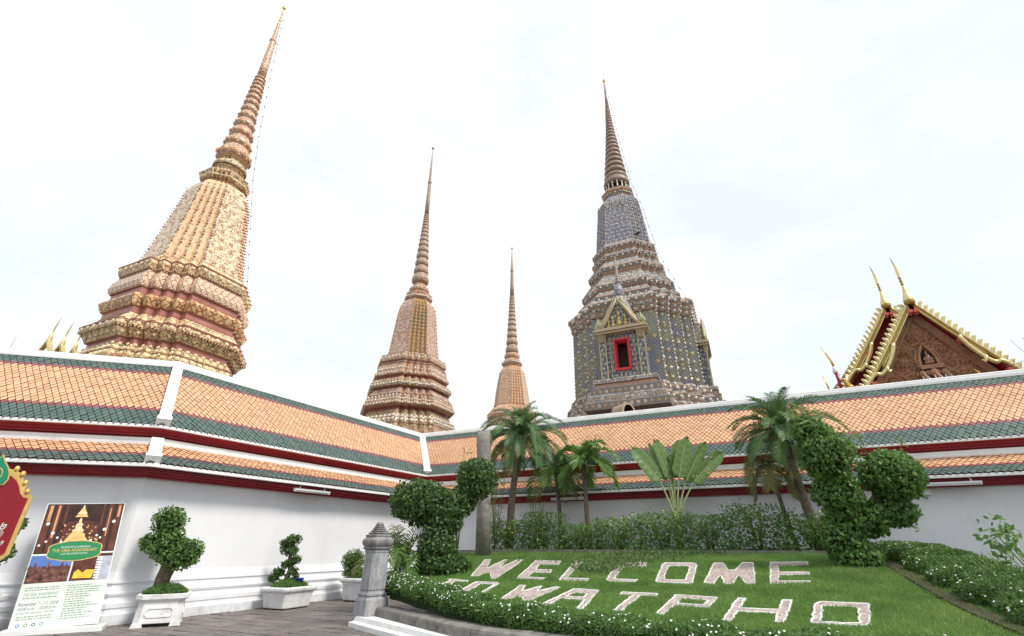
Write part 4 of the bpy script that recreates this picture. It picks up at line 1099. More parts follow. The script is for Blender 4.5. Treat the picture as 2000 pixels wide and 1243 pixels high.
def gable(apex, y, half, soffit_depth, teeth, apex_off=0.0):
    """bargeboards with gilded fins, snake curve and purlin ends; y is the front plane"""
    for s in (-1, 1):
        P = lambda x, dz=0, yy=0: (s * x + apex_off, y + yy, slope_z(apex, x) + dz)
        xs = [0.12 + (half - .12) * k / 24 for k in range(25)]
        # straight mosaic board on the upper half
        mb = MB(); up = [i for i in xs if i < half * .55]
        rings = [[P(x, -.02, -.02), P(x, -.40, -.02), P(x, -.40, .16), P(x, -.02, .16)] for x in up]
        mb.loft(rings); hb(mb, 'bargeboard', M_gold_dark)
        mb = MB(); mb.tube([P(x, -.02, -.03) for x in xs], .05, 5); mb.tube([P(x, -.40, -.03) for x in up], .035, 5); hb(mb, 'bargeboard_edge', M_gold_bright)
        # snake shaped lower part: two waves
        x0 = 1.45; x1 = min(half, 3.75); pts = []; rad = []
        for k in range(25):
            a = k / 24; x = x0 + (x1 - x0) * a
            dz = -.30 - .40 * sin(a * pi * 2.0) * (1 if a < .5 else .75)
            pts.append(P(x - .10 * sin(a * 4 * pi), dz, -.06)); rad.append(.12 - .025 * a)
        mb = MB(); mb.tube(pts, rad, 8); hb(mb, 'snake_curve', M_gold_bright)
        mb = MB(); a = x0 + (x1 - x0) * .30                      # hanging snake chin
        mb.tube([P(a, -.60, -.08), P(a - .03, -.85, -.08), P(a - .10, -1.05, -.1), P(a - .22, -1.08, -.1)], [.12, .11, .09, .02], 7); hb(mb, 'snake_chin', M_gold_bright)
        # lower solid board behind the curve
        mb = MB(); lo = [x for x in xs if x >= half * .5]
        mb.loft([[P(x, .0, .0), P(x, -.22, .0), P(x, -.22, .16), P(x, .0, .16)] for x in lo]); hb(mb, 'bargeboard', M_gold_dark)
        # fins: one part each, shared mesh
        fm = MB(); fm.tube([(0, 0, -.05), (.02, 0, .12), (.09, 0, .24), (.20, 0, .32)], [.095, .115, .105, .045], 6, sm=False); me = fm.mesh('gable_fin', M_gold_bright)
        for k in range(teeth):
            x = .28 + (half - .3) * (k + .5) / teeth
            f = link('gable_fin', me, hall); f.location = P(x, .05, .02)
            f.rotation_euler = (0, 0, 0 if s > 0 else pi); f.scale = (1, 1, 1)
        for x in (.16, half * .34, half * .66, half * .97):           # purlin ends
            mb = MB(); c = P(x, -.47 if x < half * .5 else -.36, .05); mb.box(c, (.26, .28, .17), mi=0); mb.box((c[0], c[1] + .1, c[2] - .13), (.2, .16, .1), mi=0); hb(mb, 'purlin_end', M_pink)
        mb = MB(); c = P(half, -.1, -.08)                           # upturned tail
        mb.tube([P(half - .35, -.25, -.08), P(half, -.3, -.1), P(half + .3, .15, -.1), P(half + .35, .75, -.1), P(half + .2, 1.25, -.1)], [.12, .17, .15, .09, .01], 7, sm=False)
        for k in range(4): mb.tube([P(half + .1, -.2 + k * .2, -.1), P(half + .35 + .1 * k, .15 + k * .3, -.1)], [.09, .01], 5)
        hb(mb, 'tail_finial', M_gold)
        # roof plane and red soffit running back
        mb = MB(); N = 12; xs2 = [half * k / N for k in range(N + 1)]
        mb.loft([[P(x, -.02, .17), P(x, -.02, 14), P(x, -.12, 14), P(x, -.12, .17)] for x in xs2]); hb(mb, 'roof_slope', M_tile_o)
        mb = MB()
        mb.loft([[P(x, -.13, .18), P(x, -.13, soffit_depth), P(x, -.16, soffit_depth), P(x, -.16, .18)] for x in xs2]); hb(mb, 'soffit', M_soffit)
        mb = MB(); mb.loft([[P(x, .05, .2), P(x, .05, .45), P(x, -.01, .45), P(x, -.01, .2)] for x in xs2]); hb(mb, 'verge_band', M_trim)
gable(14.15, 0.0, 4.4, 1.15, 23)
gable(15.50, 3.4, 5.2, 1.3, 26, -0.05)
horn((0.0, 0.0, 14.05), .82); horn((-0.05, 3.4, 15.40), .82)
# second gable infill and white verge of the front roof against it
mb = MB()
pts = [(-4.6, 4.7, 8.4), (4.6, 4.7, 8.4), (0, 4.7, 15.2)]; mb.poly(pts); hb(mb, 'gable_wall', M_soffit)
# brown flank of the rear roof tier showing left of the second gable
for s in (-1, 1):
    prof = [(s * 1.2, 13.8), (s * 2.4, 12.34), (s * 3.46, 11.12), (s * 4.6, 9.95), (s * 5.8, 8.9)]
    mb = MB(); mb.loft([[(x, 4.5, z), (x, 12, z), (x, 12, z - .9), (x, 4.5, z - .9)] for x, z in prof]); hb(mb, 'rear_roof_flank', M_wood_plain)
    mb = MB(); mb.tube([(x, 4.45, z + .04) for x, z in prof], .07, 6); hb(mb, 'flank_edge', M_lead)
# carved pediment: relief modelled as a height field with scrolls, frame boards round it
AP = 13.25; PY = 0.80; BASE = 7.6
def relief_height(X, Z):
    h = np.zeros_like(X)
    sc = []
    for r_ in range(6):
        z = 8.1 + r_ * .78; hw = (AP - z) / 1.60 - .40
        k = max(1, int(round(hw / .50)))
        for i in range(-k, k + 1):
            if hw <= 0: continue
            if abs(i) / k * hw < .50 and 9.3 < z < 11.6: continue
            sc.append((i / k * hw + (.12 if r_ % 2 else -.08), z, 1 if (i + r_) % 2 else -1, .46))
    for (cx, cz, s, R) in sc:
        dx, dz = (X - cx) * (1 if cx >= 0 else -1), Z - cz
        r = np.sqrt(dx * dx + dz * dz) + 1e-6
        ph = np.arctan2(dz, dx) * s + 9.0 * np.sqrt(r / R)
        w = np.clip(1 - (r / R) ** 2, 0, 1)
        h = np.maximum(h, (0.5 + 0.5 * np.cos(ph * 2)) ** 1.5 * w ** .5)
        h = np.maximum(h, 1.1 * np.exp(-(r / .07) ** 2))
    h += .25 * (0.5 + 0.5 * np.sin(X * 31 + 3 * np.sin(Z * 17)) * np.cos(Z * 27 + 2 * np.sin(X * 13)))
    return h
nx, nz = 210, 150
xs = np.linspace(-1, 1, nx); zs = np.linspace(0, 1, nz)
Z = BASE + (AP - BASE) * zs[:, None] * np.ones((1, nx)); HW = (AP - Z) / 1.56
Xg = xs[None, :] * HW
Hh = relief_height(Xg, Z) * 0.17
V = np.stack([Xg, PY - Hh, Z], -1).reshape(-1, 3)
i = (np.arange(nz - 1)[:, None] * nx + np.arange(nx - 1)[None]).reshape(-1, 1)
np_mesh('carved_pediment', V, i + np.array([[0, 1, nx + 1, nx]]), M_wood, hall, smooth=True)
for s in (-1, 1):
    mb = MB(); mb.bar((s * 0.0, PY - .12, AP + .28), (s * 3.75, PY - .12, AP + .28 - 3.75 * 1.56), .14, .42, up=(s * .84, 0, .54)); hb(mb, 'pediment_frame', M_wood_plain)
    mb = MB(); mb.bar((0, PY - .22, AP + .02), (s * 3.6, PY - .22, AP + .02 - 3.6 * 1.56), .06, .07, up=(s * .84, 0, .54)); hb(mb, 'pediment_bead', M_wood)
def nz_(mb, k=.78):
    mb.v = [(x * k, y, 9.35 + (z - 9.0) * k) for x, y, z in mb.v]; return mb
# niche with seated figure over a three headed elephant
mb = MB()
for s in (-1, 1):
    mb.tube([(s * .52, PY - .2, 10.0), (s * .50, PY - .22, 10.7), (s * .40, PY - .22, 11.2), (s * .2, PY - .22, 11.6), (0, PY - .22, 12.0)], [.12, .10, .09, .09, .05], 7)
    mb.tube([(s * .70, PY - .16, 10.0), (s * .68, PY - .18, 10.9), (s * .5, PY - .18, 11.5), (s * .62, PY - .18, 11.75)], [.08, .08, .07, .02], 6)
    for k in range(6): mb.blob((s * (.60 - .05 * k), PY - .18, 10.5 + .24 * k), (.09, .07, .1), 6, 4)
hb(nz_(mb), 'niche_arch', M_wood_plain)
mb = MB(); mb.poly([(-.34, PY - .14, 10.35), (.34, PY - .14, 10.35), (.34, PY - .14, 11.1), (0, PY - .14, 11.6), (-.34, PY - .14, 11.1)]); hb(nz_(mb), 'niche_back', M_hole)
mb = MB(); mb.bar((.05, PY - .17, 11.2), (.28, PY - .17, 10.5), .02, .10, up=(1, 0, .3)); hb(nz_(mb), 'mirror_glint', M_mirror)
mb = MB()
mb.blob((0, PY - .24, 10.52), (.30, .14, .12), 10, 6); mb.blob((0, PY - .24, 10.78), (.15, .11, .22), 10, 6); mb.blob((0, PY - .25, 11.06), (.09, .09, .11), 10, 6); mb.lathe([(0, .08), (.1, .05), (.26, .01)], 8, (0, PY - .25, 11.14))
for s in (-1, 1): mb.tube([(s * .13, PY - .26, 10.92), (s * .25, PY - .3, 10.74), (s * .14, PY - .36, 10.6)], [.05, .045, .035], 6)
hb(nz_(mb), 'seated_figure', M_wood_plain)
mb = MB(); mb.box((0, PY - .2, 10.28), (1.5, .3, .12)); mb.box((0, PY - .22, 10.12), (1.25, .34, .14)); hb(nz_(mb), 'figure_throne', M_wood_plain)
for k, (hx, hy, sc) in enumerate(((-.62, 0, .85), (0, -.12, 1.0), (.62, 0, .85))):
    mb = MB(); y = PY - .25 + hy
    mb.blob((hx, y, 9.72), (.27 * sc, .24, .30 * sc), 10, 7)
    for s in (-1, 1): mb.blob((hx + s * .27 * sc, y + .06, 9.76), (.13 * sc, .05, .2 * sc), 8, 5)
    mb.tube([(hx, y - .2, 9.66), (hx, y - .32, 9.4), (hx + .05, y - .34, 9.05), (hx + .12, y - .32, 8.75), (hx + .22, y - .34, 8.66)], [.12, .10, .08, .06, .03], 8)
    e = hb(nz_(mb), 'elephant_head', M_wood_plain)
    for s in (-1, 1):
        tb = MB(); tb.tube([(hx + s * .12, y - .2, 9.5), (hx + s * .17, y - .34, 9.25), (hx + s * .16, y - .48, 9.05)], [.045, .035, .008], 6); nz_(tb).build('tusk', M_trim, e)
mb = MB(); mb.tube([(1.98, PY - .30, 8.9), (1.95, PY - .32, 9.3), (1.80, PY - .34, 9.7), (1.62, PY - .34, 9.95)], [.12, .11, .07, .01], 7); hb(mb, 'pediment_flame', M_gold)
mb = MB(); mb.box((0, 7, 3.9), (7.6, 11.6, 7.8)); hb(mb, 'hall_wall', M_white)
def raise_(mb, dz=1.15, dy=1.1):
    mb.v = [(x, y + dy, z + dz) for x, y, z in mb.v]; return mb
# lower side roofs stepping out left and right with their own horned ends
for s, lab in ((-1, 'left'), (1, 'right')):
    mb = MB(); P = [(s * 4.2, 3.2, 9.6), (s * 6.6, 3.2, 7.6)]
    mb.loft([[(P[0][0], 3.2, P[0][2]), (P[0][0], 15, P[0][2]), (P[0][0], 15, P[0][2] - .2), (P[0][0], 3.2, P[0][2] - .2)],
             [(P[1][0], 3.2, P[1][2]), (P[1][0], 15, P[1][2]), (P[1][0], 15, P[1][2] - .2), (P[1][0], 3.2, P[1][2] - .2)]]); hb(mb, 'side_roof', M_tile_o)
mb = MB(); x = -3.9; mb.tube([(x + .12, 2.0, 8.6), (x + .06, 2.0, 9.5), (x, 2.0, 10.15)], [.15, .11, .08], 6); hb(raise_(mb), 'striped_spire', M_red)
mb = MB()
for k in range(5): mb.bar((x - .12 + .2 + .0 * k, 1.82, 8.8 + .28 * k), (x - .12 + .3, 1.82, 8.86 + .28 * k), .05, .10)
mb.lathe([(10.1, .13), (10.25, .15), (10.5, .08), (10.6, .05)], 8, (x, 2.0, 0)); hb(raise_(mb), 'white_stripes', M_trim)
mb = MB(); mb.tube([(x, 2, 10.55), (x - .05, 2, 10.9), (x - .22, 2, 11.5), (x - .42, 2, 12.0)], [.07, .07, .05, .008], 6); hb(raise_(mb), 'spire_horn', M_gold)
mb = MB(); x = -3.4
mb.tube([(x + .3, 1.9, 8.9), (x, 1.9, 9.1), (x - .12, 1.9, 9.5), (x + .02, 1.9, 9.95)], [.18, .18, .12, .01], 7)
for k in range(5): mb.tube([(x + .2 + .12 * k, 1.85, 8.6), (x + .22 + .12 * k, 1.8, 9.1 + .05 * (k % 2))], [.08, .02], 6)
hb(raise_(mb), 'gold_flames', M_gold)
mb = MB(); x = -4.5; mb.tube([(x, 2.0, 8.9), (x - .04, 2, 9.4), (x - .16, 2, 10.1)], [.06, .05, .008], 6); hb(raise_(mb), 'spire_horn', M_gold)

# bright gilded finial and thin aerial wires at the right edge
t = thing('roof_finial', 'orange gold roof finial with aerial wires at the right edge of the sky', 'finial', (26.35, 22.0, 8.5), AZ)
mb = MB(); mb.tube([(.0, 0, .0), (-.1, 0, .6), (-.16, 0, 1.1), (.0, 0, 1.6)], [.36, .34, .26, .10], 8, sm=False)
mb.tube([(.05, 0, 1.4), (-.10, 0, 1.75), (-.12, 0, 2.1), (-.42, 0, 2.5)], [.2, .16, .10, .01], 7, sm=False); mb.build('flame', M_gold, t)
mb = MB(); mb.tube([(-.25, 0, .9), (-.5, 0, 1.35), (-.3, 0, 1.6)], [.16, .12, .01], 6); mb.tube([(.2, 0, .9), (.45, 0, 1.4), (.3, 0, 1.7)], [.16, .12, .01], 6); mb.build('side_flame', M_gold, t)
mb = MB(); mb.tube([(-.4, .1, 1.3), (-.85, .1, 2.5)], .012, 4); mb.tube([(-1.5, .1, 1.15), (-.3, .1, 1.45)], .012, 4); mb.build('aerial_wire', M_lead, t)
# base pole so that the finial stands on something
mb = MB(); mb.lathe([(-8.6, .3), (-.1, .28), (.05, .36)], 10); mb.build('post', M_trim, t)

# three-tier gable ends of another hall, only their gilded horns clear the left roof
t = thing('temple_roof', 'stepped gold roof ends with three horn finials peeping over the far left roof', 'temple', (-25.4, 24.0, 0), AZ)
for k in range(3):
    x, y, z = k * .40 - .05, k * .45, 11.75 - k * .17
    mb = MB(); mb.lathe([(-.25, .09), (-.08, .12), (.1, .10), (.32, .05), (.42, .035)], 8, (x, y, z), sm=False)
    mb.tube([(x, y, z + .4), (x + .05, y, z + .7), (x + .14, y, z + .95), (x + .26, y, z + 1.25)], [.035, .036, .025, .005], 6, sm=False); mb.build('horn_finial', M_gold_bright, t)
    for s in (-1, 1):
        mb = MB(); mb.bar((x, y, z - .1), (x + s * 2.6, y, z - .1 - 3.0), .15, .2, up=(0, 1, 0)); mb.build('bargeboard', M_gold_bright, t)
    mb = MB(); mb.poly([(x - 2.4, y + .2, z - 3.0), (x + 2.4, y + .2, z - 3.0), (x, y + .2, z - .3)]); mb.build('gable_wall', M_gold, t)
mb = MB(); mb.box((.3, 3.4, 4.3), (5.0, 6, 8.6)); mb.build('hall_wall', M_white, t)
t = thing('lightning_rod', 'thin grey rod standing behind the far left roof ridge', 'rod', (-27.4, 24.0, 0))
mb = MB(); mb.tube([(0, 0, 0), (0, 0, 10), (.06, 0, 11.9)], [.05, .04, .012], 6); mb.build('pole', M_lead, t)
mb = MB(); mb.lathe([(10.6, .05), (10.66, .08), (10.72, .05)], 8); mb.build('collar', M_lead, t)

# beige hood with a dark mouth behind the ridge, at the foot of the dark chedi
M_hood = plain('beige_plaster_hood', (0.36, 0.27, 0.20), 0.8, 0.1, 4)
t = thing('vent_hood', 'beige arched hood with a dark opening, behind the white ridge at the dark chedi foot', 'hood', (5.74, 24.0, 0), AZ + 0.9)
out = [(-.42, 6.3)] + [(-.42 * cos(pi * k / 12), 7.55 + .5 * sin(pi * k / 12)) for k in range(13)] + [(.42, 6.3)]
inn = [(-.32, 6.3)] + [(-.32 * cos(pi * k / 12), 7.55 + .40 * sin(pi * k / 12)) for k in range(13)] + [(.32, 6.3)]
mb = MB(); ring = lambda L, y: [(x, y, z) for x, z in L]
mb.loft([ring(out, -.4), ring(out, .5)], 0, False, True); n = len(out)
for i in range(n - 1): mb.poly([(out[i][0], -.4, out[i][1]), (out[i + 1][0], -.4, out[i + 1][1]), (inn[i + 1][0], -.4, inn[i + 1][1]), (inn[i][0], -.4, inn[i][1])])
mb.build('hood', M_hood, t)
mb = MB(); mb.loft([ring(inn, -.4), ring(inn, .4)], 0, False, True); mb.build('opening', M_hole, t)
mb = MB(); mb.box((0, 0.05, 3.15), (.9, .9, 6.3)); mb.build('shaft', M_hood, t)
# outlines of the lawn letters, metres on the lawn
LETTERS = [
  ('W', 'welcome', [(-0.754, 14.734), (-0.576, 14.668), (-0.615, 13.162), (-0.214, 14.453), (-0.127, 14.421), (-0.301, 13.1), (0.134, 14.325), (0.307, 14.209), (-0.353, 11.61), (-0.444, 11.637), (-0.512, 12.364), (-0.602, 12.393), (-0.794, 12.05), (-0.935, 12.11)], None),
  ('E', 'welcome', [(0.625, 14.066), (1.262, 13.657), (1.145, 13.045), (0.686, 13.317), (0.561, 12.566), (0.935, 12.383), (0.851, 11.991), (0.479, 12.165), (0.345, 11.602), (0.718, 11.39), (0.646, 11.171), (0.086, 11.513)], None),
  ('L', 'welcome', [(1.58, 13.493), (1.767, 13.33), (1.142, 11.263), (1.592, 11.05), (1.494, 10.772), (0.94, 11.039)], None),
  ('C', 'welcome', [(2.682, 12.91), (3.202, 12.657), (3.047, 12.14), (2.631, 12.322), (2.515, 12.159), (2.06, 10.865), (2.497, 10.66), (2.376, 10.446), (1.912, 10.608), (1.866, 10.799), (2.419, 12.456)], None),
  ('O', 'welcome', [(3.604, 12.56), (4.209, 12.304), (4.161, 11.991), (3.385, 10.123), (3.308, 10.043), (2.751, 10.304), (2.759, 10.433), (3.443, 12.278)], [(3.586, 12.076), (3.899, 11.932), (3.893, 11.752), (3.317, 10.379), (2.996, 10.5), (2.992, 10.611), (3.47, 11.894)]),
  ('M', 'welcome', [(4.599, 12.166), (4.804, 12.093), (4.505, 11.172), (4.623, 11.134), (5.18, 12.018), (5.403, 11.919), (4.35, 9.677), (4.197, 9.744), (4.447, 10.572), (3.991, 9.777), (3.855, 9.84), (4.112, 10.631), (3.687, 9.887), (3.545, 10.026)], None),
  ('E', 'welcome', [(5.738, 11.858), (6.486, 11.647), (6.219, 11.192), (5.664, 11.33), (5.297, 10.664), (5.816, 10.5), (5.678, 10.251), (5.14, 10.359), (4.848, 9.83), (5.349, 9.685), (5.274, 9.56), (4.582, 9.635)], None),
  ('T', 'to', [(-1.432, 11.929), (-0.928, 11.566), (-0.942, 11.396), (-1.21, 11.584), (-1.487, 10.679), (-1.615, 10.808), (-1.347, 11.737)], None),
  ('O', 'to', [(-0.723, 11.38), (-0.311, 11.169), (-0.259, 11.049), (-0.598, 9.914), (-0.666, 9.816), (-1.095, 10.004), (-1.123, 10.129), (-0.803, 11.279)], [(-0.634, 11.11), (-0.375, 10.993), (-0.655, 10.011), (-0.93, 10.116)]),
  ('W', 'watpho', [(0.153, 10.744), (0.28, 10.681), (0.188, 10.16), (0.554, 10.564), (0.597, 10.524), (0.468, 10.087), (0.835, 10.391), (0.929, 10.325), (0.283, 9.311), (0.18, 9.389), (0.149, 9.703), (-0.069, 9.503), (-0.214, 9.56)], None),
  ('A', 'watpho', [(1.148, 10.135), (1.584, 9.867), (1.091, 8.545), (1.003, 8.61), (1.21, 9.19), (0.83, 9.379), (0.613, 9.01), (0.504, 9.085)], [(1.127, 9.768), (1.305, 9.629), (1.214, 9.382), (0.951, 9.514)]),
  ('T', 'watpho', [(1.927, 9.62), (2.501, 9.322), (2.403, 9.107), (2.188, 9.258), (1.64, 8.309), (1.528, 8.377), (2.068, 9.343), (1.857, 9.464)], None),
  ('P', 'watpho', [(2.732, 9.193), (3.312, 8.822), (2.939, 8.215), (2.485, 8.468), (2.161, 7.955), (2.077, 8.032)], [(2.74, 8.897), (3.051, 8.701), (3.065, 8.634), (2.909, 8.411), (2.604, 8.585)]),
  ('H', 'watpho', [(3.577, 8.71), (3.712, 8.658), (3.341, 8.108), (3.805, 7.91), (4.15, 8.442), (4.295, 8.398), (3.534, 7.25), (3.428, 7.303), (3.689, 7.729), (3.227, 7.919), (2.935, 7.468), (2.824, 7.524)], None),
  ('O', 'watpho', [(4.592, 8.223), (5.162, 7.963), (5.112, 7.856), (4.505, 7.033), (4.389, 6.939), (3.839, 7.157), (3.859, 7.226), (4.436, 8.094)], [(4.495, 7.976), (4.86, 7.799), (4.838, 7.729), (4.384, 7.058), (4.005, 7.184), (4.024, 7.255)]),
]
# ------------------------------------------------------------------ ground, paving, lawn bed
M_ground = plain('dusty_ground', (0.16, 0.145, 0.13), 0.95, 0.2, 0.4)
mb = MB(); mb.poly([(-1500, -1500, -0.03), (1500, -1500, -0.03), (1500, 1500, -0.03), (-1500, 1500, -0.03)])
tag(mb.build('ground', M_ground), kind='structure')
def stone_mat():
    n = NT('dark_paving_stone', 0.55, 0.35)
    g = n.t.nodes.new('ShaderNodeNewGeometry')
    r = n.m('FRACT', n.m('ADD', n.objrand(), n.island()))
    c = n.mix(r, (0.10, 0.095, 0.09), (0.25, 0.22, 0.20))
    c = n.mix(n.step(n.noise(2.6, 7, 0.7, g.outputs['Position']), 0.38, 0.70), mul((0.16, 0.13, 0.125), 0.8), c)
    c = n.mix(n.step(n.noise(14, 5, 0.6, g.outputs['Position']), 0.5, 0.75, 0, 0.5), c, (0.30, 0.27, 0.25))
    n.col(c); n.bump(n.noise(22, 6, 0.65, g.outputs['Position']), 0.5, 0.012)
    return n.mat
M_stone = stone_mat()
pv = MB(); pv.box((-5, 8, -0.035), (26, 30, 0.03)); pave = tag(pv.build('pavement', M_soil), kind='structure')
UB = norm(np.array((0.411, 0.912))); UC = np.array((UB[1], -UB[0]))
rest = MB(); cnt = 0; row = -4.0; r2 = random.Random(3)
slabs = []
o0 = np.array((-7.6, 11.0))
while row < 12:
    hgt = r2.uniform(0.30, 0.46); col_ = -7 + r2.uniform(0, .5)
    while col_ < 8:
        w = r2.uniform(0.42, 0.85)
        c = o0 + UB * (row + hgt / 2) + UC * (col_ + w / 2)
        slabs.append((c, w - .03, hgt - .03)); col_ += w
    row += hgt
def slab_seen(c):
    f = c[1] * cos(radians(25.59)) - 1.5 * sin(radians(25.59)); return f > 1 and abs(c[0]) < f * 1.1 and (c[1] * sin(radians(25.59)) + 1.5 * cos(radians(25.59))) < f * 0.70 and c[0] < -1.2
seen = [s for s in slabs if slab_seen(s[0])]
print('slabs seen', len(seen))
near = set(id(s) for s in sorted(seen, key=lambda s: s[0][0] ** 2 + s[0][1] ** 2)[:290])
def slab_geo(mb, w, h):
    j = lambda: r2.uniform(-.018, .018)
    P = [(-w / 2 + j(), -h / 2 + j()), (w / 2 + j(), -h / 2 + j()), (w / 2 + j(), h / 2 + j()), (-w / 2 + j(), h / 2 + j())]
    k = 0.965
    mb.loft([[(x, y, -.03) for x, y in P], [(x, y, .012) for x, y in P], [(x * k, y * k, .02) for x, y in P]], 0, False, True)
ang = atan2(UC[1], UC[0])
for s in slabs:
    c, w, h = s
    M = Matrix.Translation((c[0], c[1], r2.uniform(-.006, .004))) @ Matrix.Rotation(ang, 4, 'Z') @ Matrix.Rotation(r2.uniform(-.012, .012), 4, 'X') @ Matrix.Rotation(r2.uniform(-.012, .012), 4, 'Y')
    mb = MB(); slab_geo(mb, w, h); mb.xf(M)
    if id(s) in near:
        mb.build('paving_slab', M_stone, pave)
    else:
        b = len(rest.v); rest.v += mb.v; rest.f += [tuple(b + i for i in f) for f in mb.f]; rest.mi += mb.mi; rest.sm += mb.sm; rest.uv += mb.uv
if rest.f: rest.build('paving_slabs', M_stone, pave, kind='stuff')

# lawn: a raised bank rising towards the gallery
NF = np.array((-0.424, -0.905))
def lawn_z(x, y): return 1.28 - 0.11 * (x * NF[0] + (y - 16.0) * NF[1])
KERB = [np.array(p) for p in ((-2.53, 11.32), (-1.38, 9.85), (-.47, 8.68), (.58, 7.98), (1.67, 7.22), (2.82, 6.42), (4.35, 5.42), (5.6, 4.7))]      # inner kerb line
LAWN = [(-2.7, 11.9), (-2.4, 11.4), (-1.3, 9.95), (-.4, 8.78), (0.65, 8.05), (1.75, 7.3), (2.9, 6.5), (4.4, 5.5), (5.55, 5.5), (8.55, 12.05), (0.0, 16.15), (-1.9, 15.6), (-2.6, 13.4)]
def inside(poly, X, Y):
    c = np.zeros(X.shape, bool); n = len(poly); j = n - 1
    for i in range(n):
        xi, yi = poly[i]; xj, yj = poly[j]
        c ^= ((yi > Y) != (yj > Y)) & (X < (xj - xi) * (Y - yi) / (yj - yi + 1e-12) + xi)
        j = i
    return c
def lawn_mat():
    n = NT('lawn_soil_green', 0.95, 0.1)
    g = n.t.nodes.new('ShaderNodeNewGeometry')
    c = n.mix(n.step(n.noise(1.1, 5, 0.6, g.outputs['Position']), 0.35, 0.65), (0.06, 0.11, 0.022), (0.10, 0.155, 0.036))
    n.col(n.mix(n.step(n.noise(9, 4, 0.6, g.outputs['Position']), 0.5, 0.7, 0, 0.6), c, (0.07, 0.06, 0.03)))
    return n.mat
M_lawn = lawn_mat()
gx, gy = np.meshgrid(np.arange(-3.6, 10.0, 0.2), np.arange(3.0, 17.2, 0.2)); ny_, nx_ = gx.shape
gz = lawn_z(gx, gy) + 0.012 * np.sin(gx * 2.3) * np.cos(gy * 1.7)
V = np.stack([gx, gy, gz], -1).reshape(-1, 3)
i = (np.arange(ny_ - 1)[:, None] * nx_ + np.arange(nx_ - 1)[None]).reshape(-1, 1); Fq = i + np.array([[0, 1, nx_ + 1, nx_]])
ctr = V[Fq].mean(1)
big = [(-3.1, 12.0), (-2.5, 11.3), (-1.35, 9.85), (-.45, 8.7), (0.6, 8.0), (1.7, 7.25), (2.85, 6.45), (4.4, 5.45), (6.4, 4.9), (9.3, 11.8), (9.0, 12.3), (0.0, 16.6), (-1.9, 16.6), (-2.4, 14.2)]
Fq = Fq[inside(big, ctr[:, 0], ctr[:, 1])]
tag(np_mesh('lawn', V, Fq, M_lawn, smooth=True), kind='structure')

# gravel letters with white painted rims, let into the turf
def gravel_mat():
    n = NT('pink_grey_gravel', 0.9, 0.2)
    g = n.t.nodes.new('ShaderNodeNewGeometry')
    v = n.vor(26, 'F1', g.outputs['Position'], 'Color')
    sp = n.t.nodes.new('ShaderNodeSeparateColor'); n.put(sp.inputs[0], v)
    c = n.mix(sp.outputs[0], (0.29, 0.225, 0.205), (0.53, 0.45, 0.42))
    c = n.mix(n.step(n.noise(3.0, 6, 0.65, g.outputs['Position']), 0.48, 0.7, 0, 0.6), c, (0.20, 0.17, 0.155))
    n.col(c); n.bump(n.vor(26, 'F1', g.outputs['Position']), 0.9, 0.02)
    return n.mat
M_gravel = gravel_mat()
M_rim = plain('white_painted_rim', (0.66, 0.655, 0.635), 0.85, 0.15, 22, 0.3, dirt=(0.34, 0.32, 0.28), dirt_scale=5, dirt_amt=0.75)
ordinal = {'welcome': 'WELCOME', 'to': 'TO', 'watpho': 'WATPHO'}
def signed_area(P): return 0.5 * sum(P[i][0] * P[(i + 1) % len(P)][1] - P[(i + 1) % len(P)][0] * P[i][1] for i in range(len(P)))
def resample(P, step=0.09, wob=0.008):
    out = []
    for i in range(len(P)):
        a, b = np.array(P[i]), np.array(P[(i + 1) % len(P)])
        k = max(1, int(np.linalg.norm(b - a) / step))
        for q in range(k): out.append(a + (b - a) * q / k + rng.normal(size=2) * (wob if q else 0.003))
    return out
def rim_strip(mb, P, w, z):
    """rim band on the inner (left) side of a CCW outline, with a raised rounded section"""
    n = len(P); nr = []
    for i in range(n):
        d = norm(P[(i + 1) % n] - P[i - 1]); nr.append(np.array((-d[1], d[0])))
    prof = [(-.006, -.03), (0.0, z), (w * .5, z + .005), (w, z), (w + .004, -.02)]
    b = len(mb.v)
    for i in range(n):
        for o, h in prof:
            p = P[i] + nr[i] * o; mb.pt((p[0], p[1], lawn_z(p[0], p[1]) + h))
    m_ = len(prof)
    for i in range(n):
        j = (i + 1) % n
        for k in range(m_ - 1): mb.face((b + i * m_ + k, b + j * m_ + k, b + j * m_ + k + 1, b + i * m_ + k + 1))
seen_w = {}
words_txt = {'welcome': 'upper row word WELCOME', 'to': 'lower row word TO', 'watpho': 'lower row word WATPHO'}
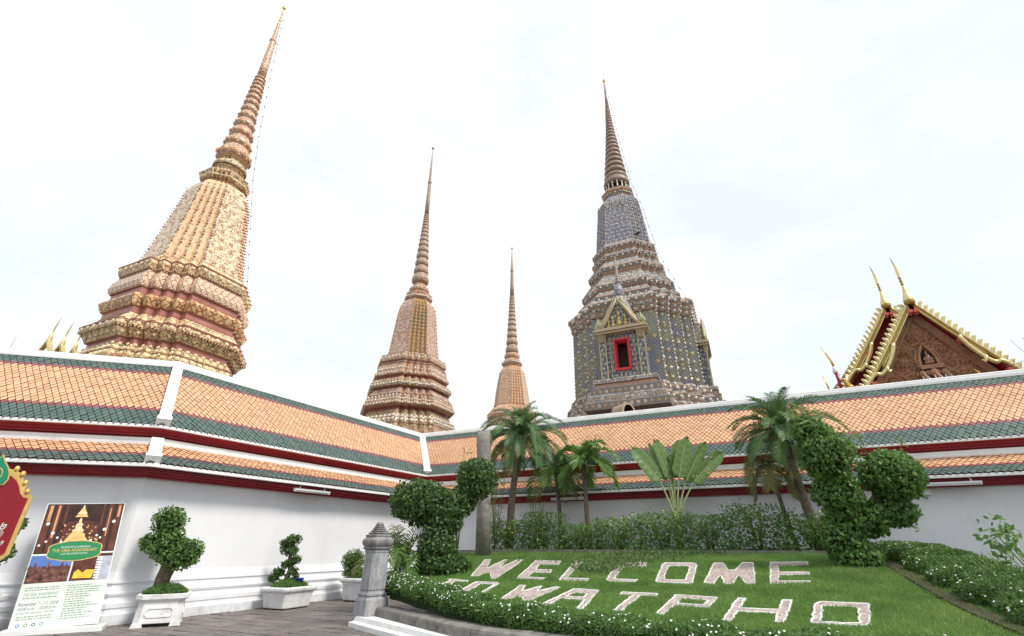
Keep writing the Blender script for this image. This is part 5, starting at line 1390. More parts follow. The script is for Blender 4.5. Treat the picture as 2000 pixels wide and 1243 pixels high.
for ch, wd, outer, inner in LETTERS:
    k = seen_w.get((ch, wd), 0); seen_w[(ch, wd)] = k + 1
    extra = ''
    if (ch, wd) == ('E', 'welcome'): extra = 'first ' if k == 0 else 'last '
    c = np.mean(outer, 0)
    t = thing('lawn_letter', f'white rimmed gravel {extra}letter {ch} in the {words_txt[wd]} on the lawn', 'letter', (c[0], c[1], lawn_z(*c)), 0, 'gravel letters in the lawn')
    if signed_area(outer) < 0: outer = outer[::-1]
    P = resample(outer)
    bm = bmesh.new()
    def ringb(Q):
        vs_ = [bm.verts.new((p[0], p[1], lawn_z(p[0], p[1]) + .013)) for p in Q]
        return [bm.edges.new((vs_[i], vs_[(i + 1) % len(vs_)])) for i in range(len(vs_))]
    ed = ringb(P)
    mb = MB(); rim_strip(mb, P, 0.026, .020)
    if inner:
        if signed_area(inner) > 0: inner = inner[::-1]
        Q = resample(inner); ed += ringb(Q); rim_strip(mb, Q, 0.026, .020)
    bmesh.ops.triangle_fill(bm, edges=ed, use_beauty=True, use_dissolve=False)
    for f in bm.faces:
        if f.normal.z < 0: f.normal_flip()
    V = np.array([v.co for v in bm.verts]); bm.verts.index_update(); F = np.array([[v.index for v in f.verts] for f in bm.faces]); bm.free()
    np_mesh('gravel_fill', V, F, M_gravel, t, world=True)
    mb.build('white_rim', M_rim, t, world=True)

# grass blades
def blades(n, poly, h, w, holes=(), z_of=lawn_z, zoff=0.0):
    lo, hi = np.min(poly, 0), np.max(poly, 0)
    P = rng.uniform(lo, hi, size=(n, 2)); P = P[inside(poly, P[:, 0], P[:, 1])]
    for hol in holes:
        m_ = inside(hol[0], P[:, 0], P[:, 1])
        if hol[1]: m_ &= ~inside(hol[1], P[:, 0], P[:, 1])
        P = P[~m_]
    n = len(P); a = rng.uniform(0, 2 * pi, n); t = np.stack([np.cos(a), np.sin(a)], -1)
    patch = 0.75 + 0.25 * np.sin(P[:, 0] * 1.9 + 1.3 * np.sin(P[:, 1] * 1.1)) * np.cos(P[:, 1] * 1.7 + P[:, 0] * .6)
    hh = h * rng.uniform(0.5, 1.25, n) * patch; ww = w * rng.uniform(.7, 1.3, n)
    lean = rng.normal(size=(n, 2)) * hh[:, None] * 0.55
    z = z_of(P[:, 0], P[:, 1]) + zoff
    V = np.stack([np.c_[P - t * ww[:, None], z], np.c_[P + t * ww[:, None], z], np.c_[P + lean, z + hh]], 1).reshape(-1, 3)
    return V, np.arange(3 * n).reshape(-1, 3)
M_grass = leaf_mat('grass_blade', (0.075, 0.175, 0.034), (0.22, 0.36, 0.095), 0.35, 0.6, (0.32, 0.34, 0.12))
grass_holes = [(o_, i_) for _, _, o_, i_ in LETTERS]
V1, F1 = blades(340000, LAWN, 0.062, 0.0065, grass_holes)
tag(np_mesh('grass', V1, F1, M_grass), kind='stuff')
# a darker rank weed patch at the upper right and by the letter L
M_weed = leaf_mat('weed_leaf', (0.06, 0.11, 0.035), (0.14, 0.20, 0.07), 0.25)
Pw = np.concatenate([rng.normal((2.2, 12.4), (.45, .35), (900, 2)), rng.normal((4.2, 13.9), (1.6, .30), (2200, 2)), rng.normal((3.0, 13.2), (.5, .3), (700, 2)), rng.normal((1.9, 11.9), (.25, .3), (400, 2))])
Pw = Pw[inside(LAWN, Pw[:, 0], Pw[:, 1])]
V, F = leaves(np.c_[Pw, lawn_z(Pw[:, 0], Pw[:, 1]) + rng.uniform(.03, .11, len(Pw))], np.tile((0, -.3, 1.0), (len(Pw), 1)), 0.06, 0.6)
tag(np_mesh('weed_patch', V, F, M_weed), kind='stuff')

# low stone edging behind the lawn
M_kerb = plain('weathered_concrete', (0.20, 0.19, 0.175), 0.9, 0.25, 5, 0.6, dirt=(0.05, 0.047, 0.043), dirt_scale=2.6, dirt_amt=0.9)
mb = MB()
BE = [np.array((-1.7, 16.75)), np.array((0.0, 16.2)), np.array((8.8, 12.05))]
t = thing('edging_stone', 'low grey stone edging along the back of the lawn', 'edging', (0, 16.2, 1.3))
for a, b in zip(BE[:-1], BE[1:]):
    L = np.linalg.norm(b - a); k = int(L / .9)
    for q in range(k):
        p0, p1 = a + (b - a) * q / k, a + (b - a) * (q + .97) / k
        mb = MB(); mb.bar((p0[0], p0[1], lawn_z(*p0) + .0), (p1[0], p1[1], lawn_z(*p1) + .0), .12, .15); mb.build('edging_block', M_kerb, t, world=True)
# soil bed behind and beside it
mb = MB()
bed = [(-1.9, 15.5), (-1.7, 16.75), (0, 16.2), (8.8, 12.05), (9.4, 13.3), (-1.9, 19.2)]
mb.poly([(x, y, lawn_z(x, y) - .02 if y < 16.9 else 1.32) for x, y in bed]); tag(mb.build('soil_bed', M_soil), kind='structure')
mb = MB(); mb.poly([(5.7, 4.2, .38), (30, 3.3, .38), (30, 9, .5), (14.9, 11.6, .6), (9.7, 13.2, .66), (8.2, 11.6, .85), (5.5, 6.0, .44)]); tag(mb.build('side_bed', M_soil), kind='structure')

# kerb stones round the front of the bed, standing on the white plinth
def along(path, s):
    for a, b in zip(path[:-1], path[1:]):
        L = np.linalg.norm(b - a)
        if s <= L: return a + (b - a) * s / L, (b - a) / L
        s -= L
    return path[-1], norm(path[-1] - path[-2])
def ribbon(path, s0, s1, prof, n, mat, name, parent, drop=lambda p: 0.0):
    """sweep profile (outward offset, z) along the path between two lengths"""
    rings = []
    for k in range(n + 1):
        p, d = along(path, s0 + (s1 - s0) * k / n); nr = np.array((d[1], -d[0]))
        rings.append([(p[0] + nr[0] * o - 0, p[1] + nr[1] * o, z + drop(p)) for o, z in prof])
    mb = MB(); mb.loft(rings, 0, True, True, True)
    return mb.build(name, mat, parent, world=True)
# smooth path
def smooth_path(P, it=3):
    for _ in range(it):
        Q = [P[0]]
        for a, b in zip(P[:-1], P[1:]): Q += [a * .75 + b * .25, a * .25 + b * .75]
        P = Q + [P[-1]]
    return P
KP = smooth_path(KERB)
kerb = thing('kerb', 'weathered grey stone kerb curving round the front of the lawn bed', 'kerb', (-2.7, 11.3, .2))
kp = [(.29, .19), (.29, .315), (.275, .35), (.235, .368), (.0, .37), (-.06, .37), (-.06, .10), (.2, .1)]
s = 0.0
for L in (1.75, 1.6, 1.25, 1.3, 1.4, 1.5, 1.4):
    ribbon(KP, s + .006, s + L - .006, kp, 8, M_kerb, 'kerb_stone', kerb); s += L
M_base = plain('white_painted_plinth', (0.76, 0.755, 0.75), 0.7, 0.04, 3, 0.1, dirt=(0.40, 0.38, 0.36), dirt_scale=3.0, dirt_amt=0.5)
plinth = thing('garden_plinth', 'white painted stepped plinth under the grey kerb and stone post', 'plinth', (-2.9, 10.9, 0))
def plinth_block(poly0, name):
    """stepped moulded block from an outline: lower riser, sloping mould, top"""
    c = np.mean(poly0, 0)
    def shrink(d):
        P = [np.array(p) for p in poly0]; n = len(P); out = []
        for i in range(n):
            d0 = norm(P[i] - P[i - 1]); d1 = norm(P[(i + 1) % n] - P[i]); n0, n1 = np.array((-d0[1], d0[0])), np.array((-d1[1], d1[0]))
            out.append(P[i] + (n0 + n1) / (1 + n0 @ n1) * d)
        return out
    mb = MB(); rings = []
    for d, z in ((0, 0), (0, .10), (.012, .108), (.05, .115), (.07, .13), (.085, .17), (.10, .205), (.12, .212)):
        rings.append([(p[0], p[1], z) for p in shrink(d)])
    mb.loft(rings); return mb.build(name, M_base, plinth, world=True)
UD = np.array((0.655, -0.756)); UN = np.array((-0.756, -0.655))   # along the front edge, and outwards
p0 = np.array((-3.285, 11.215))
plinth_block([tuple(p0), tuple(p0 + UD * 5.6), tuple(p0 + UD * 5.6 - UN * 1.3), tuple(p0 - UN * 1.3)], 'plinth_block')

# weathered stone post with stepped cap
def marble_mat():
    n = NT('grey_streaked_stone', 0.7, 0.3)
    tc = n.tc('Object'); st = n.mapping(tc, (1, 1, .22))
    c = n.mix(n.step(n.noise(11, 8, 0.7, st), 0.35, 0.68), (0.20, 0.205, 0.225), (0.42, 0.42, 0.435))
    c = n.mix(n.step(n.noise(34, 4, 0.6, tc), 0.55, 0.7, 0, .8), c, (0.12, 0.12, 0.13))
    c = n.mix(n.step(n.noise(3.2, 6, 0.65, tc), 0.56, 0.66, 0, .7), c, (0.48, 0.44, 0.38))
    n.col(c); n.bump(n.noise(20, 6), 0.4, 0.01)
    return n.mat
M_marble = marble_mat()
M_cap = plain('blackened_stone', (0.22, 0.215, 0.215), 0.85, 0.3, 7, 0.6, dirt=(0.06, 0.055, 0.055), dirt_scale=6, dirt_amt=0.8)
post = thing('stone_post', 'weathered grey stone post with stepped pyramid cap at the lawn corner', 'post', (-2.90, 11.35, .205), radians(-44))
def sqr(mb, prof, mi=0):
    rings = []
    for z, w in prof:
        c = w * .80
        rings.append([(w, -c, z), (w, c, z), (c, w, z), (-c, w, z), (-w, c, z), (-w, -c, z), (-c, -w, z), (c, -w, z)])
    mb.loft(rings, mi)
mb = MB(); sqr(mb, [(0, .265), (.02, .27), (.27, .258), (.30, .25), (.34, .215), (.36, .235), (.395, .235), (.41, .205), (.44, .20)]); mb.build('base', M_marble, post)
mb = MB(); sqr(mb, [(.44, .19), (.47, .205), (1.14, .188), (1.16, .20), (1.19, .20), (1.20, .17)]); mb.build('shaft', M_marble, post)
mb = MB(); sqr(mb, [(1.19, .18), (1.215, .225), (1.245, .235), (1.26, .215), (1.285, .24), (1.325, .258), (1.37, .26), (1.40, .25), (1.435, .215), (1.45, .205), (1.465, .215), (1.49, .212), (1.50, .18)]); mb.build('cap', M_cap, post)
mb = MB(); z, w = 1.50, .178
for k in range(5): sqr(mb, [(z, w * .86), (z + .022, w), (z + .040, w * .97), (z + .041, w * .7)]); z += .041; w *= .80
sqr(mb, [(z, .06), (z + .03, .05), (z + .035, .02)]); mb.build('stepped_top', M_cap, post)
# ------------------------------------------------------------------ planting
LF_dark = leaf_mat('dark_shrub_leaf', (0.036, 0.080, 0.022), (0.10, 0.18, 0.050))
LF_mid = leaf_mat('mid_shrub_leaf', (0.055, 0.13, 0.028), (0.16, 0.28, 0.07))
LF_hedge = leaf_mat('hedge_leaf', (0.055, 0.12, 0.028), (0.15, 0.26, 0.068))
LF_yel = leaf_mat('yellow_green_leaf', (0.10, 0.16, 0.03), (0.24, 0.30, 0.07), 0.35)
LF_palm = leaf_mat('date_palm_leaflet', (0.055, 0.125, 0.042), (0.14, 0.24, 0.085), 0.2)
LF_palm2 = leaf_mat('bright_palm_leaflet', (0.055, 0.13, 0.025), (0.15, 0.26, 0.055), 0.3)
LF_dry = leaf_mat('fading_palm_leaflet', (0.12, 0.14, 0.05), (0.26, 0.24, 0.09), 0.3)
LF_ban = leaf_mat('broad_banana_leaf', (0.10, 0.20, 0.055), (0.17, 0.28, 0.10), 0.3, 0.4)
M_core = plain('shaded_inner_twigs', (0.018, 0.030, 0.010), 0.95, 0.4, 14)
M_petal = plain('white_petal', (0.80, 0.80, 0.76), 0.6, 0.05, 4)
M_petal_y = plain('yellow_petal', (0.75, 0.50, 0.06), 0.6, 0.1, 4)
M_stem = plain('green_stem', (0.14, 0.19, 0.06), 0.6, 0.2, 5)
M_petiole = plain('pale_green_petiole', (0.32, 0.38, 0.18), 0.5, 0.15, 5)
M_palm_trunk = plain('ringed_palm_trunk', (0.16, 0.125, 0.10), 0.9, 0.35, 10, 0.9, dirt=(0.05, 0.04, 0.03), dirt_scale=7)
M_grey_trunk = plain('grey_dead_trunk', (0.25, 0.235, 0.215), 0.9, 0.25, 9, 0.9, dirt=(0.10, 0.09, 0.08), dirt_scale=4)

def leaf_obj(name, parent, sets, mat, world=True, kind=None):
    Vs, Fs, b = [], [], 0
    for V, F in sets: Vs.append(V); Fs.append(F + b); b += len(V)
    return np_mesh(name, np.concatenate(Vs), np.concatenate(Fs), mat, parent, world=world, kind=kind)

def clipped_tree(label, base, trunk_paths, blobs, size, mat, dens, name='topiary_tree', cat='topiary', group=None, aspect=0.7, sprigs=(), core=0.74):
    t = thing(name, label, cat, base, 0, group)
    mb = MB()
    for path, rad in trunk_paths: mb.tube(path, rad, 9)
    if trunk_paths: mb.build('trunk', M_bark, t, world=True)
    for c, r in blobs:
        r3 = r if isinstance(r, tuple) else (r, r, r)
        area = 4 * pi * ((r3[0] * r3[1]) ** 1.6 + (r3[0] * r3[2]) ** 1.6 + (r3[1] * r3[2]) ** 1.6) ** (1 / 1.6) / 3 ** (1 / 1.6)
        n = int(area * dens)
        P, N = ellipsoid_pts(n, c, r3, 0.28)
        P += rng.normal(size=P.shape) * .018
        thin = (np.sin(P[:, 0] * 9 + c[0]) * np.cos(P[:, 2] * 8 + c[2] * 2) + rng.normal(size=n) * .25) < .92   # thin patches
        odd = rng.random(n) < .06; a_, b_ = thin & ~odd, thin & odd
        sets = [leaves(P[a_], N[a_], size, aspect, 0.35, 0.7, jit=.5)]
        leaf_obj('yellowing_leaves', t, [leaves(P[b_], N[b_], size, aspect, .4, .6)], LF_yel, kind='stuff')
        # a few stray shoots beyond the clipped outline
        k = max(3, n // 60)
        P2, N2 = ellipsoid_pts(k, c, tuple(q * 1.06 for q in r3), 0.05)
        sets.append(leaves(P2, N2, size * 1.1, aspect, 0.2, 0.3))
        leaf_obj('foliage', t, sets, mat)
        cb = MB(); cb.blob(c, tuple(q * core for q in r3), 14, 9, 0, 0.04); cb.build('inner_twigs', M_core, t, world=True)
    for (a, b, n) in sprigs:                         # loose yellowish shoots
        a, b = Vector(a), Vector(b)
        sm = MB(); mid = a.lerp(b, .5) + Vector((rng.normal() * .05, 0, .06)); sm.tube([a, mid, b], [.010, .008, .004], 5); sm.build('shoot', M_stem, t, world=True)
        P = np.array([tuple(a.lerp(b, random.uniform(.2, 1.05))) for _ in range(n)]) + rng.normal(size=(n, 3)) * .06
        leaf_obj('shoot_leaves', t, [leaves(P, np.tile((0, -.5, .6), (n, 1)), size * 1.15, 0.75, 0.3, 0.5)], LF_yel)
    return t

clipped_tree('dark green cloud clipped topiary tree at the back left corner of the lawn', (-1.75, 12.85, .86),
    [([(-1.80, 12.85, .80), (-1.78, 12.85, 1.4), (-1.72, 12.95, 2.1), (-1.3, 13.05, 2.6), (-1.0, 13.2, 2.9)], [.12, .11, .10, .07, .05]), ([(-1.74, 12.9, 2.0), (-2.1, 12.95, 2.3)], [.08, .06])],
    [((-0.93, 13.2, 3.08), (.54, .52, .55)), ((-2.38, 13.0, 2.50), (.74, .62, .56)), ((-1.72, 13.0, 2.22), (.52, .5, .62)), ((-1.82, 12.85, 1.42), (.46, .46, .60)), ((-1.62, 12.8, 1.05), (.62, .5, .30)), ((-1.25, 13.1, 2.55), (.34, .34, .40))],
    0.075, LF_dark, 800)
clipped_tree('tall bright green topiary tree clipped in lumps, right back corner of the lawn', (7.08, 11.0, 1.1),
    [([(7.1, 11.0, 1.0), (7.05, 11.0, 1.7), (6.95, 10.9, 2.4), (6.85, 10.7, 3.1)], [.12, .11, .09, .06]), ([(7.05, 11, 1.7), (7.6, 10.9, 2.2), (8.0, 10.7, 2.7)], [.09, .07, .05])],
    [((6.82, 10.6, 3.28), (.56, .54, .56)), ((6.62, 10.6, 3.76), (.34, .34, .32)), ((6.97, 10.8, 2.52), (.46, .46, .50)), ((8.13, 10.6, 2.84), (.62, .56, .50)), ((7.45, 10.85, 2.00), (.50, .45, .36)), ((8.10, 10.8, 2.14), (.44, .40, .30)), ((7.0, 11.0, 1.65), (.42, .42, .55)), ((7.15, 11.0, 1.25), (.50, .45, .30))],
    0.085, LF_mid, 700, sprigs=[((6.6, 10.6, 4.0), (6.38, 10.55, 4.42), 22), ((6.75, 10.6, 4.0), (6.85, 10.55, 4.25), 12), ((6.5, 10.6, 3.9), (6.25, 10.55, 4.2), 12), ((7.75, 10.6, 3.2), (7.62, 10.55, 3.72), 14), ((7.6, 10.6, 3.2), (7.3, 10.55, 3.75), 12), ((8.5, 10.6, 3.3), (8.52, 10.55, 3.62), 8), ((8.2, 10.7, 1.9), (8.35, 10.6, 1.78), 8)])

# feather palms: every frond is a part
def frond(parent, origin, az, el, length, droop, nleaf, ll, lw, mats, twist=0.0, keel=0.55):
    o = Vector(origin); d = Vector((cos(az) * cos(el), sin(az) * cos(el), sin(el)))
    n = 12; pts = [o]
    step = length / n
    for k in range(n):
        d = (d + Vector((0, 0, -droop * (k + 2) / n * 0.28))).normalized(); pts.append(pts[-1] + d * step)
    mb = MB(); mb.tube(pts, [max(.004, .020 * (1 - k / (n + 1))) for k in range(n + 1)], 5)
    f = mb.build('frond', M_stem, parent, world=True)
    V, F = [], []
    for side in (-1, 1):
        for k in range(nleaf):
            a = 0.10 + 0.89 * (k + random.uniform(-.2, .2)) / nleaf; a = min(max(a, .05), .995)
            q = a * n; i = min(int(q), n - 1); p = pts[i].lerp(pts[i + 1], q - i); t = (pts[i + 1] - pts[i]).normalized()
            s = t.cross(Vector((0, 0, 1)))
            s = s.normalized() if s.length > 1e-3 else Vector((1, 0, 0)); u = s.cross(t)
            L = ll * (0.35 + 0.65 * sin(pi * (a * .82 + .16)) ** .8) * random.uniform(.85, 1.1)
            dir_ = (s * side * .85 + t * (.45 + .5 * a) + u * (keel + random.uniform(-.25, .15))).normalized()
            p1 = p + dir_ * L * .5 + Vector((0, 0, -.05 * L)); p2 = p + dir_ * L + Vector((0, 0, -.34 * L))
            w = (t - dir_ * t.dot(dir_)).normalized() * lw * .5
            b = len(V); V += [tuple(p - w * .6), tuple(p + w * .6), tuple(p1 + w), tuple(p1 - w), tuple(p2)]
            F += [(b, b + 1, b + 2), (b, b + 2, b + 3), (b + 3, b + 2, b + 4)]
    np_mesh('leaflets', np.array(V), np.array(F), mats, f, world=True)
    return f
def palm(label, base, crown, bend, rad, nf, length, droop, nleaf, ll, lw, mat, el_lo=-0.5, el_hi=1.35, dead=3, shaft=0.0, group='palms behind the lawn', skirt=True):
    t = thing('palm_tree', label, 'palm', base, 0, group)
    b, c = Vector(base), Vector(crown); n = 14; path, rr = [], []
    for k in range(n + 1):
        a = k / n; p = b.lerp(c, a); p.x += bend * sin(pi * a); path.append(p); rr.append(rad * (1.15 - .35 * a) * (1.06 if k % 2 else .96))
    mb = MB(); mb.tube(path, rr, 10); mb.build('trunk', M_palm_trunk, t, world=True)
    if skirt:
        mb = MB()                                    # cut leaf bases and fibre under the crown
        for k in range(26):
            a = random.uniform(0, 2 * pi); z = random.uniform(-.55, .02); q = c + Vector((cos(a) * rad * .9, sin(a) * rad * .9, z))
            mb.tube([q, q + Vector((cos(a) * .10, sin(a) * .10, .10 + random.uniform(-.12, .05)))], [.022, .008], 4)
        mb.build('leaf_bases', M_palm_trunk, t, world=True)
    if shaft:
        mb = MB(); mb.tube([c - Vector((0, 0, shaft * .6)), c, c + Vector((0, 0, shaft * .5))], [rad * .75, rad * .85, rad * .3], 9); mb.build('crown_shaft', M_petiole, t, world=True)
    for k in range(nf):
        a = k / (nf - 1); el = el_hi + (el_lo - el_hi) * a ** 0.9 + random.uniform(-.08, .08); az = k * 2.39996 + random.uniform(-.2, .2)
        m_ = LF_dry if k >= nf - dead else mat
        frond(t, c + Vector((cos(az) * rad * .5, sin(az) * rad * .5, .06 - .12 * a)), az, el, length * random.uniform(.85, 1.1) * (0.8 if a < .15 else 1), droop * random.uniform(.85, 1.2), nleaf, ll, lw, m_)
    return t
palm('feathery date palm with a stout dark trunk, behind the lawn letters WELCOME', (-.10, 17.0, 1.25), (0.36, 17.0, 5.0), -.10, .12, 50, 1.70, .95, 64, .38, .019, LF_palm, -.45, 1.4, dead=4)
palm('small bright green palm with a thin curved trunk, right of the feathery date palm', (2.46, 16.3, 1.25), (2.46, 16.3, 3.95), -.08, .075, 15, 1.25, 1.15, 32, .46, .050, LF_palm2, 0.0, 1.4, dead=1, shaft=.5, skirt=False)
palm('half hidden slender palm between the date palm and the small bright palm', (1.62, 17.2, 1.25), (1.50, 17.2, 4.0), .04, .065, 14, 1.35, 1.4, 26, .48, .036, LF_palm2, -.35, 1.2, dead=3, shaft=.4, skirt=False)
palm('large dark date palm leaning behind the bright topiary tree', (7.95, 13.3, 1.2), (7.56, 13.3, 4.40), -.10, .115, 46, 1.52, .8, 62, .36, .018, LF_palm, -.45, 1.4, dead=3)
palm('small palm with a thin trunk under the left fronds of the large dark palm', (7.45, 13.7, 1.2), (7.12, 13.6, 3.55), -.02, .055, 11, 1.05, 1.7, 26, .40, .030, LF_dry, -.6, .8, dead=0, skirt=False)
t = thing('areca_palm', 'clump of yellow green areca palm fronds behind the stone post', 'palm', (-2.72, 13.1, .5))
for k in range(16):
    az = k * 2.4; frond(t, (-2.72 + .10 * cos(az), 13.1 + .10 * sin(az), .9), az, random.uniform(.95, 1.5), random.uniform(1.0, 1.5), 1.5, 24, .34, .030, LF_dry if k % 3 == 0 else LF_palm2)
mb = MB()
for k in range(7): a = k * .9; mb.tube([(-2.72 + .12 * cos(a), 13.1 + .12 * sin(a), .5), (-2.72 + .16 * cos(a), 13.1 + .16 * sin(a), 1.1)], [.03, .02], 6)
mb.build('stems', M_petiole, t, world=True)

# traveller's palm: flat fan of big paddle leaves
t = thing('traveller_palm', 'fan of big paddle shaped banana-like leaves on pale stalks, middle of the back bed', 'palm', (4.87, 15.2, 1.25))
TL_ = [((3.74, 15.2, 4.35), (4.52, 15.2, 3.26), 0.42, 1), ((4.34, 15.35, 4.48), (4.76, 15.3, 3.29), 0.3, 0), ((4.49, 15.25, 4.6), (4.84, 15.23, 3.3), 0.26, 0), ((4.66, 15.5, 4.64), (4.95, 15.41, 3.37), 0.34, 0),
       ((5.03, 15.55, 4.13), (4.99, 15.44, 3.4), 0.3, 0), ((5.31, 15.32, 4.59), (4.98, 15.28, 3.35), 0.34, 0), ((5.52, 15.12, 4.66), (5.09, 15.14, 3.34), 0.44, 0), ((6.13, 15.25, 4.53), (5.31, 15.23, 3.24), 0.33, 0), ((6.58, 15.15, 4.22), (5.53, 15.16, 3.22), 0.36, 1)]
def paddle(tip_, bb, w, torn):
    w *= 1.22
    tip_, bb = Vector(tip_), Vector(bb); ax = tip_ - bb; L = ax.length; ax.normalize()
    side = ax.cross(Vector((0.25 * ax.z, -1, 0.15))).normalized(); nrm = side.cross(ax)
    root = Vector((4.87 + (bb.x - 4.87) * .18, 15.2, 2.35))
    mb = MB(); mb.tube([Vector((4.87 + (bb.x - 4.87) * .06, 15.2, 1.3)), root, root.lerp(bb, .5) + Vector((0, 0, .03)), bb, bb + ax * L * .5, tip_], [.05, .034, .026, .018, .012, .004], 7)
    lf = mb.build('leaf', M_petiole, t, world=True)
    n = 26; V, F = [], []
    for s in (-1, 1):
        gaps = sorted(random.sample(range(3, n - 3), 2)) if torn else []
        for k in range(n):
            a0, a1 = k / n, (k + 1) / n
            if k in gaps: a1 = a1 - .018
            prof = lambda a: w * .5 * min(1, (a / .10) ** .5) * min(1, ((1 - a) / .16) ** .6) * (1.0 - .12 * a)
            drop = lambda a: -.10 * a * a * L
            rip = .03 if (torn and k > gaps[0]) else 0
            q = []
            for a in (a0, a1):
                c = bb + ax * (L * a) + Vector((0, 0, drop(a) * .5)); ww = prof(a)
                wave = .006 * sin(a * 40 + s)
                q.append((c, c + side * s * ww * .55 + nrm * (.04 + wave), c + side * s * ww + nrm * (.015 - wave + rip) - ax * .05 * a))
            b = len(V); V += [tuple(p) for p in (*q[0], *q[1])]
            F += [(b, b + 1, b + 4), (b, b + 4, b + 3), (b + 1, b + 2, b + 5), (b + 1, b + 5, b + 4)]
    np_mesh('leaf_blade', np.array(V), np.array(F), LF_ban_blade, lf, world=True)
def blade_mat():
    n = NT('banana_leaf_blade', 0.4, 0.4)
    r = n.objrand()
    c = n.mix(r, (0.11, 0.20, 0.065), (0.17, 0.27, 0.10))
    c = n.mix(n.step(n.noise(7, 5, 0.6), 0.45, 0.7, 0, 0.5), c, (0.20, 0.25, 0.08))
    st = n.noise(30, 2, 0.5, n.mapping(n.tc('Object'), (.3, .3, 1.6)))
    n.col(n.mix(n.step(st, 0.4, 0.6, 0, .14), c, (0.08, 0.16, 0.05)))
    tr = n.t.nodes.new('ShaderNodeBsdfTranslucent'); n.put(tr.inputs['Color'], (0.22, 0.36, 0.08))
    ms = n.t.nodes.new('ShaderNodeMixShader'); ms.inputs[0].default_value = .25
    n.t.links.new(n.b.outputs[0], ms.inputs[1]); n.t.links.new(tr.outputs[0], ms.inputs[2]); n.t.links.new(ms.outputs[0], n.t.nodes['Material Output'].inputs['Surface'])
    return n.mat
LF_ban_blade = blade_mat()
for a in TL_: paddle(*a)
mb = MB(); mb.tube([(4.87, 15.2, 1.25), (4.87, 15.2, 1.9), (4.87, 15.2, 2.3)], [.10, .10, .06], 10); mb.build('trunk', M_petiole, t, world=True)

# broken grey trunk standing behind the left topiary
t = thing('dead_trunk', 'broken grey dead palm trunk standing left of the date palm', 'trunk', (-.90, 15.8, 1.25))
mb = MB(); n = 12
path = [(-.87, 15.8, 1.2), (-.88, 15.8, 2.6), (-.90, 15.8, 3.8), (-.93, 15.8, 4.55), (-.93, 15.8, 4.9)]
mb.tube(path, [.23, .21, .215, .235, .22], n)
for k in range(n): i = 4 * n + k; v = mb.v[i]; mb.v[i] = (v[0], v[1], v[2] + random.uniform(-.16, .06))
mb.build('trunk', M_grey_trunk, t, world=True)
mb = MB()
for k in range(22):
    a = random.uniform(0, 2 * pi); z = random.uniform(1.8, 4.7); c = Vector((-.9 + .215 * cos(a), 15.8 + .215 * sin(a), z)); mb.box(c, (.07, .03, random.uniform(.12, .3)), a + pi / 2)
mb.build('bark_flakes', M_grey_trunk, t, world=True, kind='stuff')

# loose yellow green saplings and flowering shrubs along the back bed
def wispy(label, base, h, spread, n, size, mat, name='sapling', cat='sapling', group=None, stems=5, flowers=0):
    t = thing(name, label, cat, base, 0, group); b = Vector(base)
    mb = MB(); P = []
    for k in range(stems):
        a = k * 2.4; top = b + Vector((cos(a) * spread * random.uniform(.2, 1), sin(a) * spread * random.uniform(.2, .8), h * random.uniform(.7, 1.05)))
        mid = b.lerp(top, .5) + Vector((random.uniform(-.08, .08), 0, .08)); mb.tube([b, mid, top], [.014, .010, .004], 5)
        for _ in range(n // stems):
            q = random.uniform(.25, 1.03); p = b.lerp(mid, q * 2) if q < .5 else mid.lerp(top, q * 2 - 1)
            P.append(tuple(p + Vector((random.gauss(0, .09), random.gauss(0, .09), random.gauss(0, .06)))))
    mb.build('stems', M_stem, t, world=True); P = np.array(P)
    leaf_obj('foliage', t, [leaves(P, np.tile((0, -.4, .8), (len(P), 1)), size, .55, .3, .45)], mat)
    if flowers:
        idx = rng.choice(len(P), flowers); Q = P[idx] + [0, -.03, .06]
        leaf_obj('flowers', t, [leaves(Q, np.tile((0, -.6, .6), (flowers, 1)), .045, .9, 0, 2.0)], M_petal_y, kind='stuff')
    return t
wispy('thin yellow green sapling rising behind the left topiary ball', (-1.55, 14.8, 1.15), 3.15, .25, 150, .085, LF_yel, stems=4)
wispy('straggly yellow green sapling in front of the tiled roof, left of the date palm trunk', (-.55, 16.7, 1.3), 3.0, .55, 260, .07, LF_yel, stems=7)
wispy('straggly yellowish sapling right beside the date palm trunk', (.75, 17.2, 1.3), 2.6, .6, 220, .07, LF_yel, stems=7)
LFS = [LF_mid, LF_hedge, LF_yel, LF_dark]
bedline = [np.array((-.9, 16.95)), np.array((.1, 16.75)), np.array((8.6, 12.65))]
texts = ['leafy green shrub with tiny yellow flowers under the date palm', 'tall loose shrub with tiny yellow flowers right of the date palm trunk', 'dark leafy shrub below the small bright palm', 'wild green shrub left of the paddle leaved palm',
         'yellow flowered shrub at the foot of the paddle leaved palm', 'loose green shrub right of the paddle leaved palm', 'tall wild shrub with yellow flowers left of the leaning palm', 'thick green shrub at the foot of the leaning dark palm']
for k, tx in enumerate(texts):
    p, d = along(bedline, .8 + k * 1.22)
    hh = (1.0, 1.25, .85, 1.0, 1.15, 1.05, 1.3, 1.0)[k]
    t = wispy(tx, (p[0], p[1] + .1, 1.27), hh, .62, 420, .075, LFS[k % 3], 'shrub', 'shrub', 'shrubs along the back of the lawn', 16, 34 if k % 3 != 2 else 0)
    n = 2000; q = rng.uniform(-.75, .75, n); zz = rng.uniform(0, 1, n) ** 1.3 * hh * .95
    P = np.stack([p[0] + d[0] * q + rng.normal(0, .10, n), p[1] + .1 + d[1] * q + rng.normal(0, .18, n), 1.27 + zz], -1)
    leaf_obj('foliage', t, [leaves(P, np.tile((-.3, -.7, .6), (n, 1)), .08, .5, .3, .6)], LFS[(k + 1) % 2])

